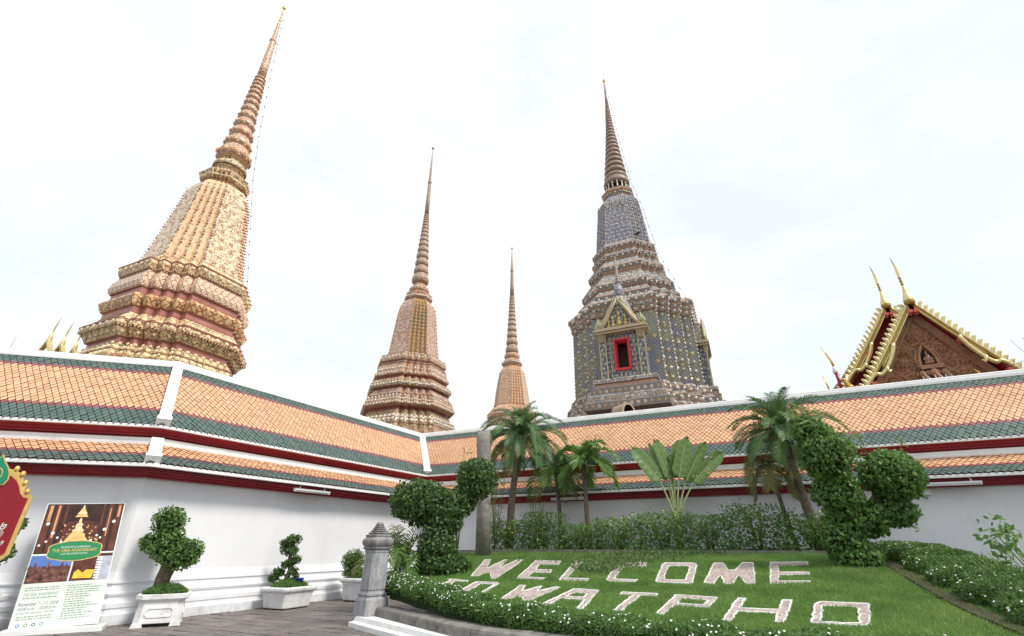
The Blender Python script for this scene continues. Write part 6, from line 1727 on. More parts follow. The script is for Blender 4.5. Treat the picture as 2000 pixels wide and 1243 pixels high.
# hedges
def hedge(label, path, w, h, zb, n, size, aspect, flowers, name='hedge', off=0.0, mat=None, fl_fn=None, group=None):
    path = [np.array(p, float) for p in path]
    L = sum(np.linalg.norm(b - a) for a, b in zip(path[:-1], path[1:]))
    p0, _ = along(path, 0)
    t = thing(name, label, 'hedge', (p0[0], p0[1], zb(*p0)), 0, group)
    S = rng.uniform(0, L, n); A = rng.uniform(0, pi, n)
    def surf(S, A, k):
        C = np.array([np.concatenate(along(path, s)) for s in S]); nr = np.stack([C[:, 3], -C[:, 2]], -1)
        ca, sa = np.cos(A), np.sin(A)
        lump = 1 + .10 * np.sin(S * 5.1 + 2 * np.cos(A)) + .07 * np.sin(S * 11.3 + 1.0)
        ww = np.sign(ca) * np.abs(ca) ** .65 * w / 2 * k * lump; hh = h * sa ** .5 * k * lump
        zz = np.array([zb(x, y) for x, y in C[:, :2]])
        P = np.c_[C[:, :2] + nr * (ww[:, None] + off), zz + hh]
        N = np.c_[nr * ca[:, None], sa]; return P, norm(N)
    P, N = surf(S, A, 1 - .30 * rng.random(n) ** 1.7)
    leaf_obj('foliage', t, [leaves(P, N + rng.normal(0, .2, N.shape), size, aspect, .1, .6)], mat or LF_hedge, kind='stuff')
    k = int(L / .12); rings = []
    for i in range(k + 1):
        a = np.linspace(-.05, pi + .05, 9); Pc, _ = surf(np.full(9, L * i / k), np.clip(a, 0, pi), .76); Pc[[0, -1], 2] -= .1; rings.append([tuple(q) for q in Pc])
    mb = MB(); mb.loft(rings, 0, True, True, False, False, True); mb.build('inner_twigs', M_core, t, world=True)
    if flowers:
        S2 = rng.uniform(0, 1, flowers) ** (fl_fn or 1) * L; A2 = rng.uniform(.3, pi - .2, flowers)
        Q, N2 = surf(S2, A2, 1.03)
        Vs, Fs = [], []
        up = norm(N2 + [0, -.5, .2]); x = norm(np.cross(up, [0.3, 0.2, 1])); y = np.cross(up, x)
        fm = []
        for q in range(5):                            # five petals round each bloom
            a = q * 2 * pi / 5; d = x * cos(a) + y * sin(a); e = x * -sin(a) + y * cos(a); r = .0125 * rng.uniform(.8, 1.3, (flowers, 1))
            V = np.stack([Q, Q + d * r * .7 + e * r * .42 + up * .004, Q + d * r * 1.25 + up * .002, Q + d * r * .7 - e * r * .42 + up * .004], 1).reshape(-1, 3)
            i = np.arange(flowers)[:, None] * 4; Vs.append(V); Fs.append(np.concatenate([i + [0, 1, 2], i + [0, 2, 3]]) + q * 4 * flowers)
        np_mesh('flowers', np.concatenate(Vs), np.concatenate(Fs), M_petal, t, world=True, kind='stuff')
    return t
def zf(x, y): return .36
FH = [p + np.array((0.21, 0.21)) for p in KP]
hedge('dark green flowering hedge behind the grey kerb along the front of the lawn', FH, .64, .30, lambda x, y: max(lawn_z(x, y) - .24 + .10 * min(1, max(0, (1.5 - x) / 3)), .30), 66000, .048, .36, 340, fl_fn=1.6)
hedge('low green border with white flowers running back from the stone post to the left topiary', [(-2.55, 11.75), (-2.55, 12.6), (-2.15, 13.3), (-1.6, 13.7)], .75, .26, lambda x, y: lawn_z(x, y) - .12, 15000, .05, .38, 110)
RH = smooth_path([np.array(p) for p in ((8.35, 12.35), (7.95, 11.2), (6.9, 9.0), (6.1, 7.2), (5.75, 5.8), (5.6, 3.9))])
hedge('broad bright green hedge with white flowers along the right side of the lawn', RH, 1.25, .38, lambda x, y: lawn_z(min(x, 8), y) - .12, 90000, .052, .40, 170, off=-.72)
# dark soil strip and tile edging between lawn and right hedge
mb = MB(); N_ = 40; rings = []
for k in range(N_ + 1):
    p, d = along(RH, 9.6 * k / N_); nr = np.array((d[1], -d[0])); rings.append([(p[0] + nr[0] * o, p[1] + nr[1] * o, lawn_z(*(p + nr * o)) + z) for o, z in ((-.06, .02), (.04, .03), (.14, .02), (.18, .0))])
M_litter = plain('leaf_litter_soil', (0.055, 0.040, 0.032), 0.95, 0.5, 30, 0.9, dirt=(0.14, 0.09, 0.06), dirt_scale=18, dirt_amt=0.8)
mb.loft(rings, 0, False, False, False); o = mb.build('soil_strip', M_litter); o['kind'] = 'structure'
t = thing('edging_stone', 'row of dark clay edging pieces beside the right hedge', 'edging', (7.0, 9.0, .85))
for k in range(38):
    p, d = along(RH, .4 + k * .24); nr = np.array((d[1], -d[0])); q = p + nr * .17; a = q - d * .11; b = q + d * .11
    mb = MB(); mb.bar((a[0], a[1], lawn_z(*a) + .015 + random.uniform(-.012, .012)), (b[0], b[1], lawn_z(*b) + .02), .025, .035); mb.build('edging_tile', M_litter, t, world=True)
# ground cover and bushes on the far right
n = 26000; P = np.c_[rng.uniform(6.3, 13.5, n), rng.uniform(6.8, 12.4, n), np.zeros(n)]
hgt = .30 + .28 * np.sin(P[:, 0] * 1.7) * np.cos(P[:, 1] * 1.3); keep = P[:, 0] > 6.15 + (P[:, 1] - 6.8) * .46
P = P[keep]; hgt = hgt[keep]; P[:, 2] = .46 + .045 * (P[:, 1] - 6) + hgt * rng.random(len(P)) ** .35
V, F = leaves(P, np.tile((-.3, -.5, .8), (len(P), 1)), .075, .32, .2, .55)
tag(np_mesh('ground_cover', V, F, LF_dark), kind='stuff')
t = thing('shrub', 'light green broad leaved shrub cut by the right edge of the frame', 'shrub', (7.45, 7.45, .55))
mb = MB(); P = []
for k in range(10):
    a = k * 2.4; top = Vector((7.42 + .42 * cos(a), 7.45 + .35 * sin(a), 1.15 + .55 * random.random())); mb.tube([(7.45, 7.45, .5), Vector((7.45, 7.45, .5)).lerp(top, .5) + Vector((0, 0, .1)), top], [.016, .011, .005], 5)
    for _ in range(24): P.append(tuple(top + Vector((random.gauss(0, .10), random.gauss(0, .10), random.gauss(-.05, .13)))))
mb.build('stems', M_stem, t, world=True); P = np.array(P)
leaf_obj('foliage', t, [leaves(P, np.tile((-.4, -.7, .6), (len(P), 1)), .115, .5, .15, .6)], LF_mid)
t = thing('grass_tuft', 'spiky grass tuft against the right white wall behind the hedge', 'grass', (7.6, 9.1, .75))
V, F = [], []
for k in range(70):
    a = random.uniform(0, 2 * pi); l = random.uniform(.3, .85); b0 = Vector((7.6 + random.gauss(0, .16), 9.1 + random.gauss(0, .12), .72)); dd = Vector((cos(a) * .45, sin(a) * .3, 1)).normalized(); s = Vector((.010, 0.004, 0))
    m_ = b0 + dd * l * .6; e_ = b0 + dd * l + Vector((cos(a) * .12, 0, -.05)); i = len(V)
    V += [tuple(b0 - s), tuple(b0 + s), tuple(m_ + s * .7), tuple(m_ - s * .7), tuple(e_)]; F += [(i, i + 1, i + 2), (i, i + 2, i + 3), (i + 3, i + 2, i + 4)]
np_mesh('blades', np.array(V), np.array(F), LF_hedge, t, world=True, kind='stuff')
wispy('airy weed with thin flowering stems beside the spiky grass tuft', (8.05, 8.9, .7), .72, .45, 150, .04, LF_mid, 'weed', 'weed', None, 16)
wispy('second airy weed against the right wall, nearer the edge of the frame', (8.7, 8.7, .7), .55, .45, 120, .04, LF_mid, 'weed', 'weed', None, 12)
t = clipped_tree('small dark bush by an orange flower pot at the foot of the left topiary', (-2.25, 13.7, .95), [], [((-2.25, 13.7, 1.20), (.16, .16, .16))], .05, LF_dark, 900, 'potted_bush', 'bush')
mb = MB(); mb.lathe([(0, .06), (.01, .065), (.10, .085), (.115, .095), (.13, .09), (.12, .08)], 14, (-2.22, 13.68, .96)); mb.build('pot', plain('terracotta_pot', (0.50, 0.14, 0.06), 0.7, 0.15, 4), t, world=True)

# ------------------------------------------------------------------ planters against the wall
M_pot = plain('white_painted_planter', (0.74, 0.74, 0.745), 0.65, 0.05, 4, 0.15, dirt=(0.33, 0.31, 0.29), dirt_scale=3.5, dirt_amt=0.6)
def planter(label, loc, rz, hx, hy, h, ch, kind_):
    t = thing('planter', label, 'planter', loc, rz, 'white planters along the gallery wall')
    def ring(fx, z, f=1.0):
        x, y, c = hx * fx, hy * fx, ch * fx
        return [(x, -y + c, z), (x, y - c, z), (x - c, y, z), (-x + c, y, z), (-x, y - c, z), (-x, -y + c, z), (-x + c, -y, z), (x - c, -y, z)]
    if kind_ == 'octagon':
        prof = [(.88, .06), (.89, .10), (.84, h - .16), (.82, h - .15), (.86, h - .12), (.95, h - .10), (1.0, h - .085), (1.01, h - .01), (.98, h), (.88, h), (.87, h - .05)]
    else:
        prof = [(.78, .03), (.80, .05), (.86, h - .22), (.90, h - .13), (.99, h - .10), (1.02, h - .07), (1.02, h - .03), (.98, h), (.88, h), (.87, h - .05)]
    mb = MB(); mb.loft([ring(f, z) for f, z in prof], 0, True, False); mb.build('body', M_pot, t)
    mb = MB(); mb.poly(ring(.86, h - .06)); mb.build('soil', M_soil, t)
    if kind_ == 'octagon':
        for sx in (-1, 1):
            for sy in (-1, 1):
                mb = MB(); cx, cy = sx * hx * .70, sy * hy * .76
                mb.loft([[(cx - .10, cy - .08, 0), (cx + .10, cy - .08, 0), (cx + .10, cy + .08, 0), (cx - .10, cy + .08, 0)], [(cx - .08, cy - .08, .07), (cx + .08, cy - .08, .07), (cx + .08, cy + .08, .07), (cx - .08, cy + .08, .07)]]); mb.build('foot', M_pot, t)
        def panel(P0, ux, wd):
            """raised frame moulding on a sloping face"""
            mb = MB(); z0, z1 = .17, h - .25
            n_ = Vector((ux.y, -ux.x, 0))
            pts = [(-wd, z0 + .04), (-wd + .04, z0), (wd - .04, z0), (wd, z0 + .04), (wd, z1 - .04), (wd - .04, z1), (-wd + .04, z1), (-wd, z1 - .04)]
            lean = .05 / (h - .26)
            base = P0
            Q = [base + ux * u_ + Vector((0, 0, z_)) + n_ * (-(z_ - .10) * lean * hy + .004) for u_, z_ in pts]
            for i in range(8): mb.bar(Q[i], Q[(i + 1) % 8], .02, .022, up=n_)
            mb.build('panel_moulding', M_pot, t)
        panel(Vector((0, -hy * .89, 0)), Vector((1, 0, 0)), hx * .50)
        panel(Vector((hx * .89, 0, 0)), Vector((0, 1, 0)), hy * .36)
        panel(Vector((-hx * .89, 0, 0)), Vector((0, -1, 0)), hy * .36)
    else:
        mb = MB(); mb.loft([ring(.74, 0), ring(.74, .035)]); mb.build('foot', M_dark, t)
    # soft grass skirt on the soil
    n = 2600; a = rng.uniform(0, 2 * pi, n); r = np.sqrt(rng.random(n)) * .86
    X, Y = np.cos(a) * r * hx * 1.02, np.sin(a) * r * hy * 1.02; dome = .20 * (1 - r ** 2)
    P = np.stack([X, Y, h - .05 + dome * rng.uniform(.4, 1.1, n) + .03], -1)
    V, F = leaves(P, np.c_[X / hx, Y / hy, np.full(n, .8)], .10, .12, -.1, .3)
    np_mesh('grass_skirt', V, F, LF_mid, t, kind='stuff')
    mb = MB(); mb.blob((0, 0, h - .06), (hx * .80, hy * .80, .17), 14, 7); mb.build('soil_mound', M_soil, t)
    return t
g_pl = 'white planters along the gallery wall'
planter('white octagonal planter on feet with panel mouldings, holding the leaning leafy tree', (-7.30, 11.50, .02), radians(29), .46, .38, .57, .12, 'octagon')
planter('white rectangular planter holding the tiered bonsai and a blue bowl', (-5.86, 14.32, .02), radians(66), .55, .44, .50, .03, 'rect')
planter('white planter with a clipped ball bush, half behind the stone post', (-4.42, 16.25, .02), radians(66), .58, .48, .60, .03, 'rect')
planter('white planter at the far left behind the red sign', (-10.05, 10.02, .02), radians(20), .55, .42, .62, .15, 'octagon')
clipped_tree('leafy tree leaning right on a stout trunk in the octagonal planter', (-7.42, 11.52, .6),
    [([(-7.45, 11.5, .58), (-7.47, 11.5, .85), (-7.42, 11.5, 1.1), (-7.5, 11.5, 1.5), (-7.62, 11.55, 1.9)], [.125, .115, .11, .09, .06]), ([(-7.40, 11.5, .60), (-7.36, 11.5, .9), (-7.25, 11.5, 1.2)], [.08, .085, .07])],
    [((-7.22, 11.5, 1.26), (.40, .34, .26)), ((-7.55, 11.5, 1.52), (.40, .34, .34)), ((-7.68, 11.55, 1.98), (.36, .32, .30)), ((-7.02, 11.5, 1.42), (.26, .24, .18)), ((-7.92, 11.5, 1.55), (.22, .2, .2))], .06, LF_mid, 750, 'potted_tree', 'tree')
B = [((-6.02, 14.3, 1.36), (.23, .2, .13)), ((-6.18, 14.3, 1.52), (.14, .13, .13)), ((-5.82, 14.3, 1.14), (.15, .14, .11)), ((-6.03, 14.28, 1.03), (.15, .14, .10)), ((-6.21, 14.3, .84), (.16, .15, .11)), ((-5.82, 14.3, .86), (.13, .12, .11)), ((-6.30, 14.25, .70), (.14, .13, .10)), ((-5.72, 14.3, .74), (.08, .08, .07)), ((-5.95, 14.3, 1.62), (.2, .2, .14))]
clipped_tree('tiered bonsai tree with small leafy pads in the rectangular planter', (-5.98, 14.3, .55),
    [([(-5.98, 14.3, .5), (-5.96, 14.3, .75), (-5.90, 14.3, .95), (-5.98, 14.3, 1.15), (-6.0, 14.3, 1.4), (-5.96, 14.3, 1.6)], [.075, .07, .06, .05, .04, .02])] +
    [([(-5.95, 14.3, c[2] - .12), ((c[0] - 5.95) / 2, 14.3, c[2] - .04), c], [.03, .022, .012]) for c, r in B], B, .055, LF_dark, 1000, 'bonsai_tree', 'bonsai', core=.7)
t = thing('bowl', 'small blue plastic bowl tucked beside the bonsai', 'bowl', (-5.62, 14.30, .60))
M_blue = plain('blue_plastic', (0.03, 0.07, 0.42), 0.35, 0.08, 3)
mb = MB(); mb.lathe([(0, .05), (.01, .065), (.09, .10), (.10, .112), (.105, .11), (.09, .09), (.03, .06)], 18); mb.build('body', M_blue, t)
mb = MB(); mb.lathe([(.095, .112), (.10, .122), (.108, .122), (.112, .108)], 18, cap0=False, cap1=False); mb.build('rim', M_blue, t)
clipped_tree('round clipped ball bush over a dark low cushion in the planter behind the post', (-4.62, 16.2, .6), [([(-4.72, 16.15, .55), (-4.75, 16.12, 1.0)], [.06, .05])],
    [((-4.78, 16.1, 1.06), (.36, .36, .31)), ((-4.62, 16.15, .72), (.46, .4, .16))], .04, LF_hedge, 1500, 'ball_bush', 'bush')
clipped_tree('cloud clipped dark tree in the planter behind the red sign', (-10.05, 10.02, .6), [([(-10.05, 10.0, .55), (-10.0, 10.0, 1.1), (-10.05, 10.0, 1.9)], [.07, .06, .04])],
    [((-9.85, 9.95, 1.36), (.38, .34, .24)), ((-10.05, 9.95, .88), (.40, .36, .22)), ((-9.75, 10.0, 1.85), (.26, .24, .18)), ((-9.9, 10.0, 2.2), (.22, .2, .16))], .07, LF_dark, 800, 'potted_tree', 'tree')
# ------------------------------------------------------------------ the tall printed poster board
def text_mesh(body, size, mat, parent, M, align='CENTER', name='lettering', shear=0.0, extrude=0.0, wscale=None):
    cu = bpy.data.curves.new(name, 'FONT'); cu.body = body; cu.size = size; cu.align_x = align; cu.align_y = 'CENTER'; cu.shear = shear; cu.extrude = extrude; cu.resolution_u = 2
    tmp = bpy.data.objects.new('lettering', cu)
    me = bpy.data.meshes.new_from_object(tmp)
    bpy.data.objects.remove(tmp); bpy.data.curves.remove(cu)
    if wscale and len(me.vertices):
        xs = [v.co.x for v in me.vertices]; w = max(xs) - min(xs); k = wscale / w; 
        for v in me.vertices: v.co.x *= k
    me.transform(M); me.materials.clear(); me.materials.append(mat); me.name = name
    return link(name, me, parent)
M_board = plain('white_board', (0.74, 0.75, 0.74), 0.5, 0.03, 2)
M_ph_brown = plain('printed_brown_interior', (0.038, 0.014, 0.010), 0.4, 0.7, 5)
M_ph_col = plain('printed_red_brown_column', (0.115, 0.038, 0.022), 0.4, 0.4, 4)
M_ph_glow = plain('printed_column_glow', (0.60, 0.30, 0.16), 0.4, 0.3, 5)
M_ph_gold = plain('printed_gold', (0.72, 0.46, 0.18), 0.4, 0.25, 16)
M_ph_pale = plain('printed_pale_gold', (0.78, 0.62, 0.36), 0.4, 0.2, 12)
M_ph_lamp = plain('printed_lamp', (0.80, 0.80, 0.84), 0.4, 0.05, 4)
M_ph_sky = plain('printed_blue_sky', (0.10, 0.19, 0.50), 0.4, 0.2, 2)
M_ph_roof = plain('printed_roofs', (0.10, 0.042, 0.038), 0.4, 0.8, 9, dirt=(0.42, 0.20, 0.11), dirt_scale=11, dirt_amt=1.0)
M_ph_red = plain('printed_red_ceiling', (0.10, 0.028, 0.020), 0.4, 0.5, 7)
M_ph_yel = plain('printed_yellow', (0.74, 0.48, 0.05), 0.4, 0.25, 8)
M_ph_grey = plain('printed_grey', (0.42, 0.44, 0.50), 0.4, 0.3, 9)
M_green_p = plain('printed_green', (0.025, 0.22, 0.085), 0.4, 0.05, 3)
M_paper = plain('pale_green_paper', (0.64, 0.69, 0.645), 0.5, 0.06, 1.5)
M_ink = plain('grey_green_ink', (0.20, 0.29, 0.22), 0.5, 0.05, 3)
M_ink_d = plain('dark_green_ink', (0.05, 0.13, 0.09), 0.5, 0.05, 3)
M_ink_w = plain('white_ink', (0.75, 0.76, 0.72), 0.5, 0.02, 3)
BLp, BRp, TLp = Vector((-9.224, 10.274, .06)), Vector((-8.072, 10.902, .06)), Vector((-9.764, 10.70, 2.285))
px, pyv = (BRp - BLp).normalized(), (TLp - BLp)
pz = px.cross(pyv.normalized()).normalized()
px = Matrix.Rotation(radians(2.8), 3, pz) @ px       # it has slumped a little to the left
py = pz.cross(px)
PWd, PHt = (BRp - BLp).length, pyv.dot(py)
PM = Matrix((px, py, pz)).transposed().to_4x4(); PM.translation = BLp
poster = thing('poster_board', 'tall leaning festival poster with a golden seated statue photo and green text panel', 'poster', BLp)
poster.rotation_euler = PM.to_euler()
def pl(u, v, d=0.0): return (u * PWd, (1 - v) * PHt, d)   # v runs down from the top edge
def pb(mb, name, m_): return mb.build(name, m_, poster)
def rect(u0, v0, u1, v1, d, name, m_):
    mb = MB(); mb.poly([pl(u0, v1, d), pl(u1, v1, d), pl(u1, v0, d), pl(u0, v0, d)]); return pb(mb, name, m_)
mb = MB(); mb.box((PWd / 2, PHt / 2, -.012), (PWd, PHt, .02)); pb(mb, 'panel', M_board)
rect(.0, .665, 1, 1, .001, 'text_panel', M_paper)
rect(.012, .006, .985, .43, .001, 'photo', M_ph_brown)
d = .002
for u0, u1, m_ in ((.02, .10, M_ph_col), (.13, .20, M_ph_col), (.80, .86, M_ph_col), (.90, .97, M_ph_col), (.25, .28, M_ph_col), (.72, .75, M_ph_col)): rect(u0, .012, u1, .42, d, 'photo_column', m_)
for u0, u1, v0, v1 in ((.05, .09, .02, .16), (.155, .18, .02, .30), (.925, .955, .02, .13), (.82, .835, .05, .3)): rect(u0, v0, u1, v1, d + .0006, 'photo_column_glow', M_ph_glow)
mb = MB(); mb.poly([pl(.29, .40, d), pl(.71, .40, d), pl(.76, .20, d), pl(.62, .16, d), pl(.36, .16, d), pl(.24, .20, d)]); pb(mb, 'photo_altar', M_ph_red)
mb = MB()
for k in range(60):
    a = random.uniform(.26, .74); b = random.uniform(.19, .39); r = random.uniform(.006, .016); mb.poly([pl(a - r, b, d + .0008), pl(a, b + r * .6, d + .0008), pl(a + r, b, d + .0008), pl(a, b - r * .6, d + .0008)])
pb(mb, 'photo_ornament', M_ph_gold)['kind'] = 'stuff'
d = .004
for u, v0, v1, hw in ((.47, .365, .395, .20), (.47, .335, .365, .17), (.47, .305, .335, .14), (.47, .27, .305, .11), (.47, .25, .27, .075)):
    mb = MB(); mb.poly([pl(u - hw, v1, d), pl(u + hw, v1, d), pl(u + hw * .85, v0, d), pl(u - hw * .85, v0, d)]); pb(mb, 'photo_pedestal', M_ph_gold)
mb = MB(); S = [(.40, .25), (.40, .238), (.43, .228), (.435, .20), (.42, .195), (.445, .18), (.455, .172), (.452, .155), (.47, .128), (.488, .155), (.485, .172), (.495, .18), (.52, .195), (.505, .20), (.51, .228), (.54, .238), (.54, .25)]
mb.poly([pl(u, v, d + .001) for u, v in S]); pb(mb, 'photo_statue', M_ph_pale)
for k, (v0, v1, hw) in enumerate(((.10, .125, .085), (.075, .098, .065), (.05, .075, .04), (.02, .05, .015))):
    mb = MB(); mb.poly([pl(.47 - hw, v1, d), pl(.47 + hw, v1, d), pl(.47 + hw * .6, v0, d), pl(.47 - hw * .6, v0, d)]); pb(mb, 'photo_canopy_tier', M_ph_pale if k % 2 else M_ph_gold)
mb = MB()
for u, v in ((.08, .18), (.17, .26), (.90, .17), (.80, .24), (.24, .30), (.72, .29), (.05, .36), (.12, .33), (.30, .335), (.66, .33), (.77, .31)):
    r = .026 if v < .27 else .018; mb.poly([pl(u + r * cos(a) * .9, v + r * .55 * sin(a), d) for a in [-q * pi / 4 for q in range(8)]])
pb(mb, 'photo_lamps', M_ph_lamp)['kind'] = 'stuff'
d = .002
rect(.012, .445, .50, .66, d, 'photo', M_ph_roof); rect(.012, .445, .50, .535, d + .001, 'photo_sky', M_ph_sky)
mb = MB()
for k in range(9):
    u = .03 + k * .052; hgt = random.uniform(.02, .06); mb.poly([pl(u - .03, .55, d + .002), pl(u + .03, .55, d + .002), pl(u, .55 - hgt, d + .002)])
pb(mb, 'photo_rooftops', M_ph_roof)['kind'] = 'stuff'
rect(.52, .445, .985, .66, d, 'photo', M_ph_red); rect(.83, .47, .985, .66, d + .001, 'photo_hall', M_ph_grey)
mb = MB(); mb.poly([pl(u, v, d + .002) for u, v in ((.55, .64), (.78, .645), (.80, .58), (.70, .575), (.66, .60), (.60, .57), (.56, .59))]); pb(mb, 'photo_drapery', M_ph_yel)
mb = MB()
for k in range(9): v = .47 + k * .021; mb.poly([pl(.80, v + .013, d + .003), pl(.875, v + .013, d + .003), pl(.86, v, d + .003), pl(.80, v, d + .003)])
pb(mb, 'photo_folds', M_ph_lamp)['kind'] = 'stuff'
# green medallion with a gilt edge
def cloud(ru, rv, d_, m_, name):
    L_ = []
    for k in range(64):
        a = -2 * pi * k / 64; c_, s_ = cos(a), sin(a); f = 1 + .07 * abs(sin(3 * a)) - .04
        L_.append(pl(.50 + ru * f * (abs(c_) ** .75) * (1 if c_ > 0 else -1), .415 + rv * f * (abs(s_) ** .8) * (1 if s_ > 0 else -1), d_))
    mb = MB(); mb.poly(L_); pb(mb, name, m_)
cloud(.335, .083, .006, M_ph_gold, 'medallion_edge'); cloud(.322, .077, .007, M_green_p, 'medallion')
def pt_(s, u, v, size, m_, w=None, shear=0.0, d_=.0085, align='CENTER'):
    return text_mesh(s, size, m_, poster, Matrix.Translation(pl(u, v, d_)), align, shear=shear, wscale=w)
pt_('THE GRAND FESTIVAL COMMEMORATING', .50, .385, .05, M_ink_w, PWd * .36)
pt_('THE 230th ANNIVERSARY', .50, .412, .085, M_ph_gold, PWd * .54)
pt_('OF WAT PHRA CHETUPHON (WAT PHO)', .50, .44, .05, M_ink_w, PWd * .32)
pt_('THE 230th ANNIVERSARY', .245, .745, .075, M_ink, PWd * .40, .25, .003)
pt_('November 1 - 11, 2018', .245, .815, .085, M_ink_d, PWd * .44, .2, .003)
pt_('10.00 a.m. - 10.00 p.m.', .245, .848, .075, M_ink_d, PWd * .42, .2, .003)
pt_('at Wat Phra Chetuphon (Wat Pho)', .245, .878, .055, M_ink, PWd * .42, .2, .003)
mb = MB()                                            # lines too small to read: rows of broken strokes
def strokes(u0, u1, v, hgt=.0075):
    u = u0
    while u < u1:
        w = random.uniform(.012, .05); e = min(u + w, u1); mb.poly([pl(u, v + hgt / 2, .0025), pl(e, v + hgt / 2, .0025), pl(e + .004, v - hgt / 2, .0025), pl(u + .004, v - hgt / 2, .0025)]); u = e + .009
for v in (.695, .712, .77, .905, .922): strokes(.05, .44, v)
for k in range(15):
    v = .695 + k * .0175; strokes(.53, .53 + random.uniform(.22, .43), v)
pb(mb, 'small_print', M_ink)['kind'] = 'stuff'
for k, m_ in enumerate((M_ph_sky, M_ink, M_ink_d, M_ink)):
    mb = MB(); c = (.09 + k * .085, .965); mb.poly([pl(c[0] + .022 * cos(a), c[1] + .013 * sin(a), .003) for a in [-q * pi / 6 for q in range(12)]])
    mb.poly([pl(c[0] + .012 * cos(a), c[1] + .007 * sin(a), .004) for a in [-q * pi / 3 for q in range(6)]], 1); mb.build('logo', [m_, M_paper], poster)
mb = MB()                                            # white foot board and rear struts
for ch in poster.children:                           # the soft board has sagged out of square
    for v in ch.data.vertices: v.co.x -= .075 * v.co.y
B0, ex = Vector((0, 0, 0)), None
inv = basis(poster).inverted()
foot = MB(); c = (BLp + BRp) / 2; foot.box((c.x + .05, c.y - .02, .05), (PWd + .18, .5, .09), atan2(px.y, px.x)); foot.build('foot_board', M_board, poster, world=True)
mb = MB()
for u in (.15, .85):
    q = PM @ Vector((u * PWd, PHt * .7, -.03)); e = Vector((q.x, q.y + .18, .03)); mb.bar(q, e, .03, .03, up=(1, 0, 0))
mb.build('rear_strut', M_lead, poster, world=True)

# ------------------------------------------------------------------ red and gold sign at the far left
M_sign_red = plain('sign_red', (0.24, 0.012, 0.018), 0.45, 0.06, 2)
M_sign_gold = plain('sign_gold_frame', (0.66, 0.45, 0.15), 0.35, 0.2, 7, 0.2, metallic=0.35)
M_sign_green = plain('sign_green', (0.02, 0.22, 0.13), 0.45, 0.08, 2)
M_sign_grey = plain('sign_grey_emblem', (0.42, 0.40, 0.36), 0.5, 0.25, 14)
sign = thing('sign', 'red sign with gold frame and green lotus leaf crest, cut by the left edge', 'sign', (-8.36, 8.0, 0), radians(38))
sign.scale = (.74, 1, 1)
half = [(0, 1.24), (.58, 1.24), (.66, 1.29), (.74, 1.36), (.745, 2.22), (.70, 2.25), (.62, 2.26), (.57, 2.33), (.58, 2.40), (.50, 2.43), (.47, 2.50), (.44, 2.57), (.36, 2.58), (.30, 2.62), (.22, 2.62), (.12, 2.66), (0, 2.70)]
outl = half + [(-x, z) for x, z in half[::-1][1:-1]]
def slab(L_, y0, y1, name, m_, k=1.0, c=(0, 1.85)):
    mb = MB(); a = [(c[0] + (x - c[0]) * k, y0, c[1] + (z - c[1]) * k) for x, z in L_]; b = [(p[0], y1, p[2]) for p in a]
    n = len(a)
    for i in range(n): mb.poly([a[i], a[(i + 1) % n], b[(i + 1) % n], b[i]])
    mb.poly(a); mb.poly(b[::-1]); return mb.build(name, m_, sign)
slab(outl, -.0, .09, 'gold_frame', M_sign_gold)
inner_ = [(0, 1.30), (.56, 1.30), (.67, 1.39), (.68, 2.19), (.60, 2.20), (.52, 2.26), (.46, 2.36), (.38, 2.45), (.26, 2.52), (0, 2.56)]
slab(inner_ + [(-x, z) for x, z in inner_[::-1][1:-1]], -.015, .0, 'red_panel', M_sign_red)
lh = [(0, 2.82), (.06, 2.74), (.16, 2.64), (.22, 2.55), (.235, 2.46), (.20, 2.385), (.13, 2.37), (.06, 2.385), (0, 2.36)]
full = lambda h: h + [(-x, z) for x, z in h[::-1][1:-1]]
slab(full(lh), -.04, .02, 'leaf_edge', M_sign_gold, 1.07, (0, 2.55)); slab(full(lh), -.055, -.03, 'leaf_crest', M_sign_green, .97, (0, 2.55))
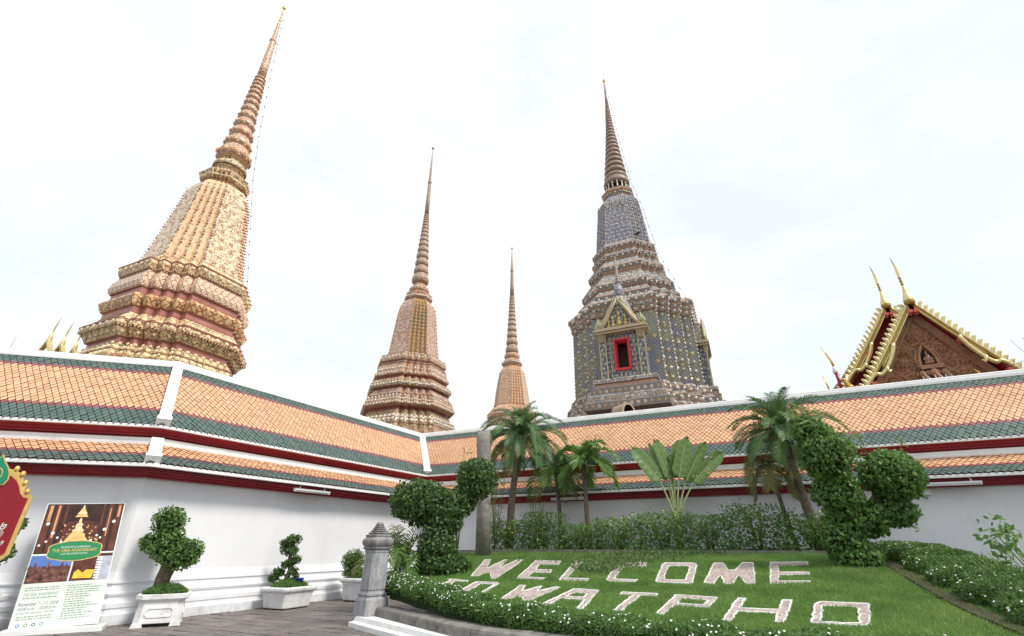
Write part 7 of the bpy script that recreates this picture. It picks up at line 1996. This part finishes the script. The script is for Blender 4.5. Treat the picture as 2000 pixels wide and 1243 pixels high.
def ring_(c, r0, r1, y, name, m_, n=28):
    mb = MB()
    for k in range(n):
        a, b = 2 * pi * k / n, 2 * pi * (k + 1) / n
        mb.poly([(c[0] + r0 * cos(a), y, c[1] + r0 * sin(a)), (c[0] + r1 * cos(a), y, c[1] + r1 * sin(a)), (c[0] + r1 * cos(b), y, c[1] + r1 * sin(b)), (c[0] + r0 * cos(b), y, c[1] + r0 * sin(b))])
    return mb.build(name, m_, sign)
ring_((0.02, 2.53), .088, .104, -.058, 'crest_ring', M_sign_gold)
mb = MB(); L_ = [(-.04, 2.47), (.05, 2.47), (.07, 2.50), (.03, 2.51), (.045, 2.54), (.01, 2.57), (.0, 2.60), (-.015, 2.57), (-.03, 2.54), (-.02, 2.51), (-.055, 2.50)]; mb.poly([(x + .02, -.059, z) for x, z in L_]); mb.build('crest_emblem', M_sign_gold, sign)
ring_((-.02, 2.02), .0, .15, -.020, 'medallion', M_sign_grey); ring_((-.02, 2.02), .15, .17, -.022, 'medallion_ring', M_board); ring_((-.02, 2.02), .06, .075, -.023, 'medallion_ring', M_sign_gold)
def st(s, x, z, size, m_, shear=.0, align='CENTER'):
    M = Matrix.Translation((x, -.022, z)) @ Matrix.Rotation(pi / 2, 4, 'X'); return text_mesh(s, size, m_, sign, M, align, shear=shear)
st('๒๕๖๒', .52, 1.77, .17, M_ink_w, .25, 'RIGHT'); st('(นวมี)', .52, 1.66, .10, M_ink_w, .2, 'RIGHT'); st('2019', .58, 1.52, .105, M_ink_w, .2, 'RIGHT')
mb = MB()
for x, z in ((.50, 1.41), (.55, 1.41), (.525, 1.385), (.525, 1.435)): mb.box((x, -.02, z), (.035, .01, .03))
mb.build('corner_motif', M_ink_w, sign)
for s in (-1, 1):                                    # scrolled gold shoulders
    for c_, r_ in (((.62, 2.29), .05), ((.53, 2.42), .05), ((.43, 2.55), .055), ((.30, 2.63), .05)):
        mb = MB(); mb.blob((s * c_[0], .03, c_[1]), (r_, .06, r_ * 1.1), 10, 6); mb.build('scroll', M_sign_gold, sign)
    mb = MB(); mb.box((s * .55, .05, .62), (.07, .06, 1.24)); mb.build('leg', M_lead, sign)
    mb = MB(); mb.box((s * .55, .05, .03), (.12, .5, .05)); mb.build('foot', M_lead, sign)
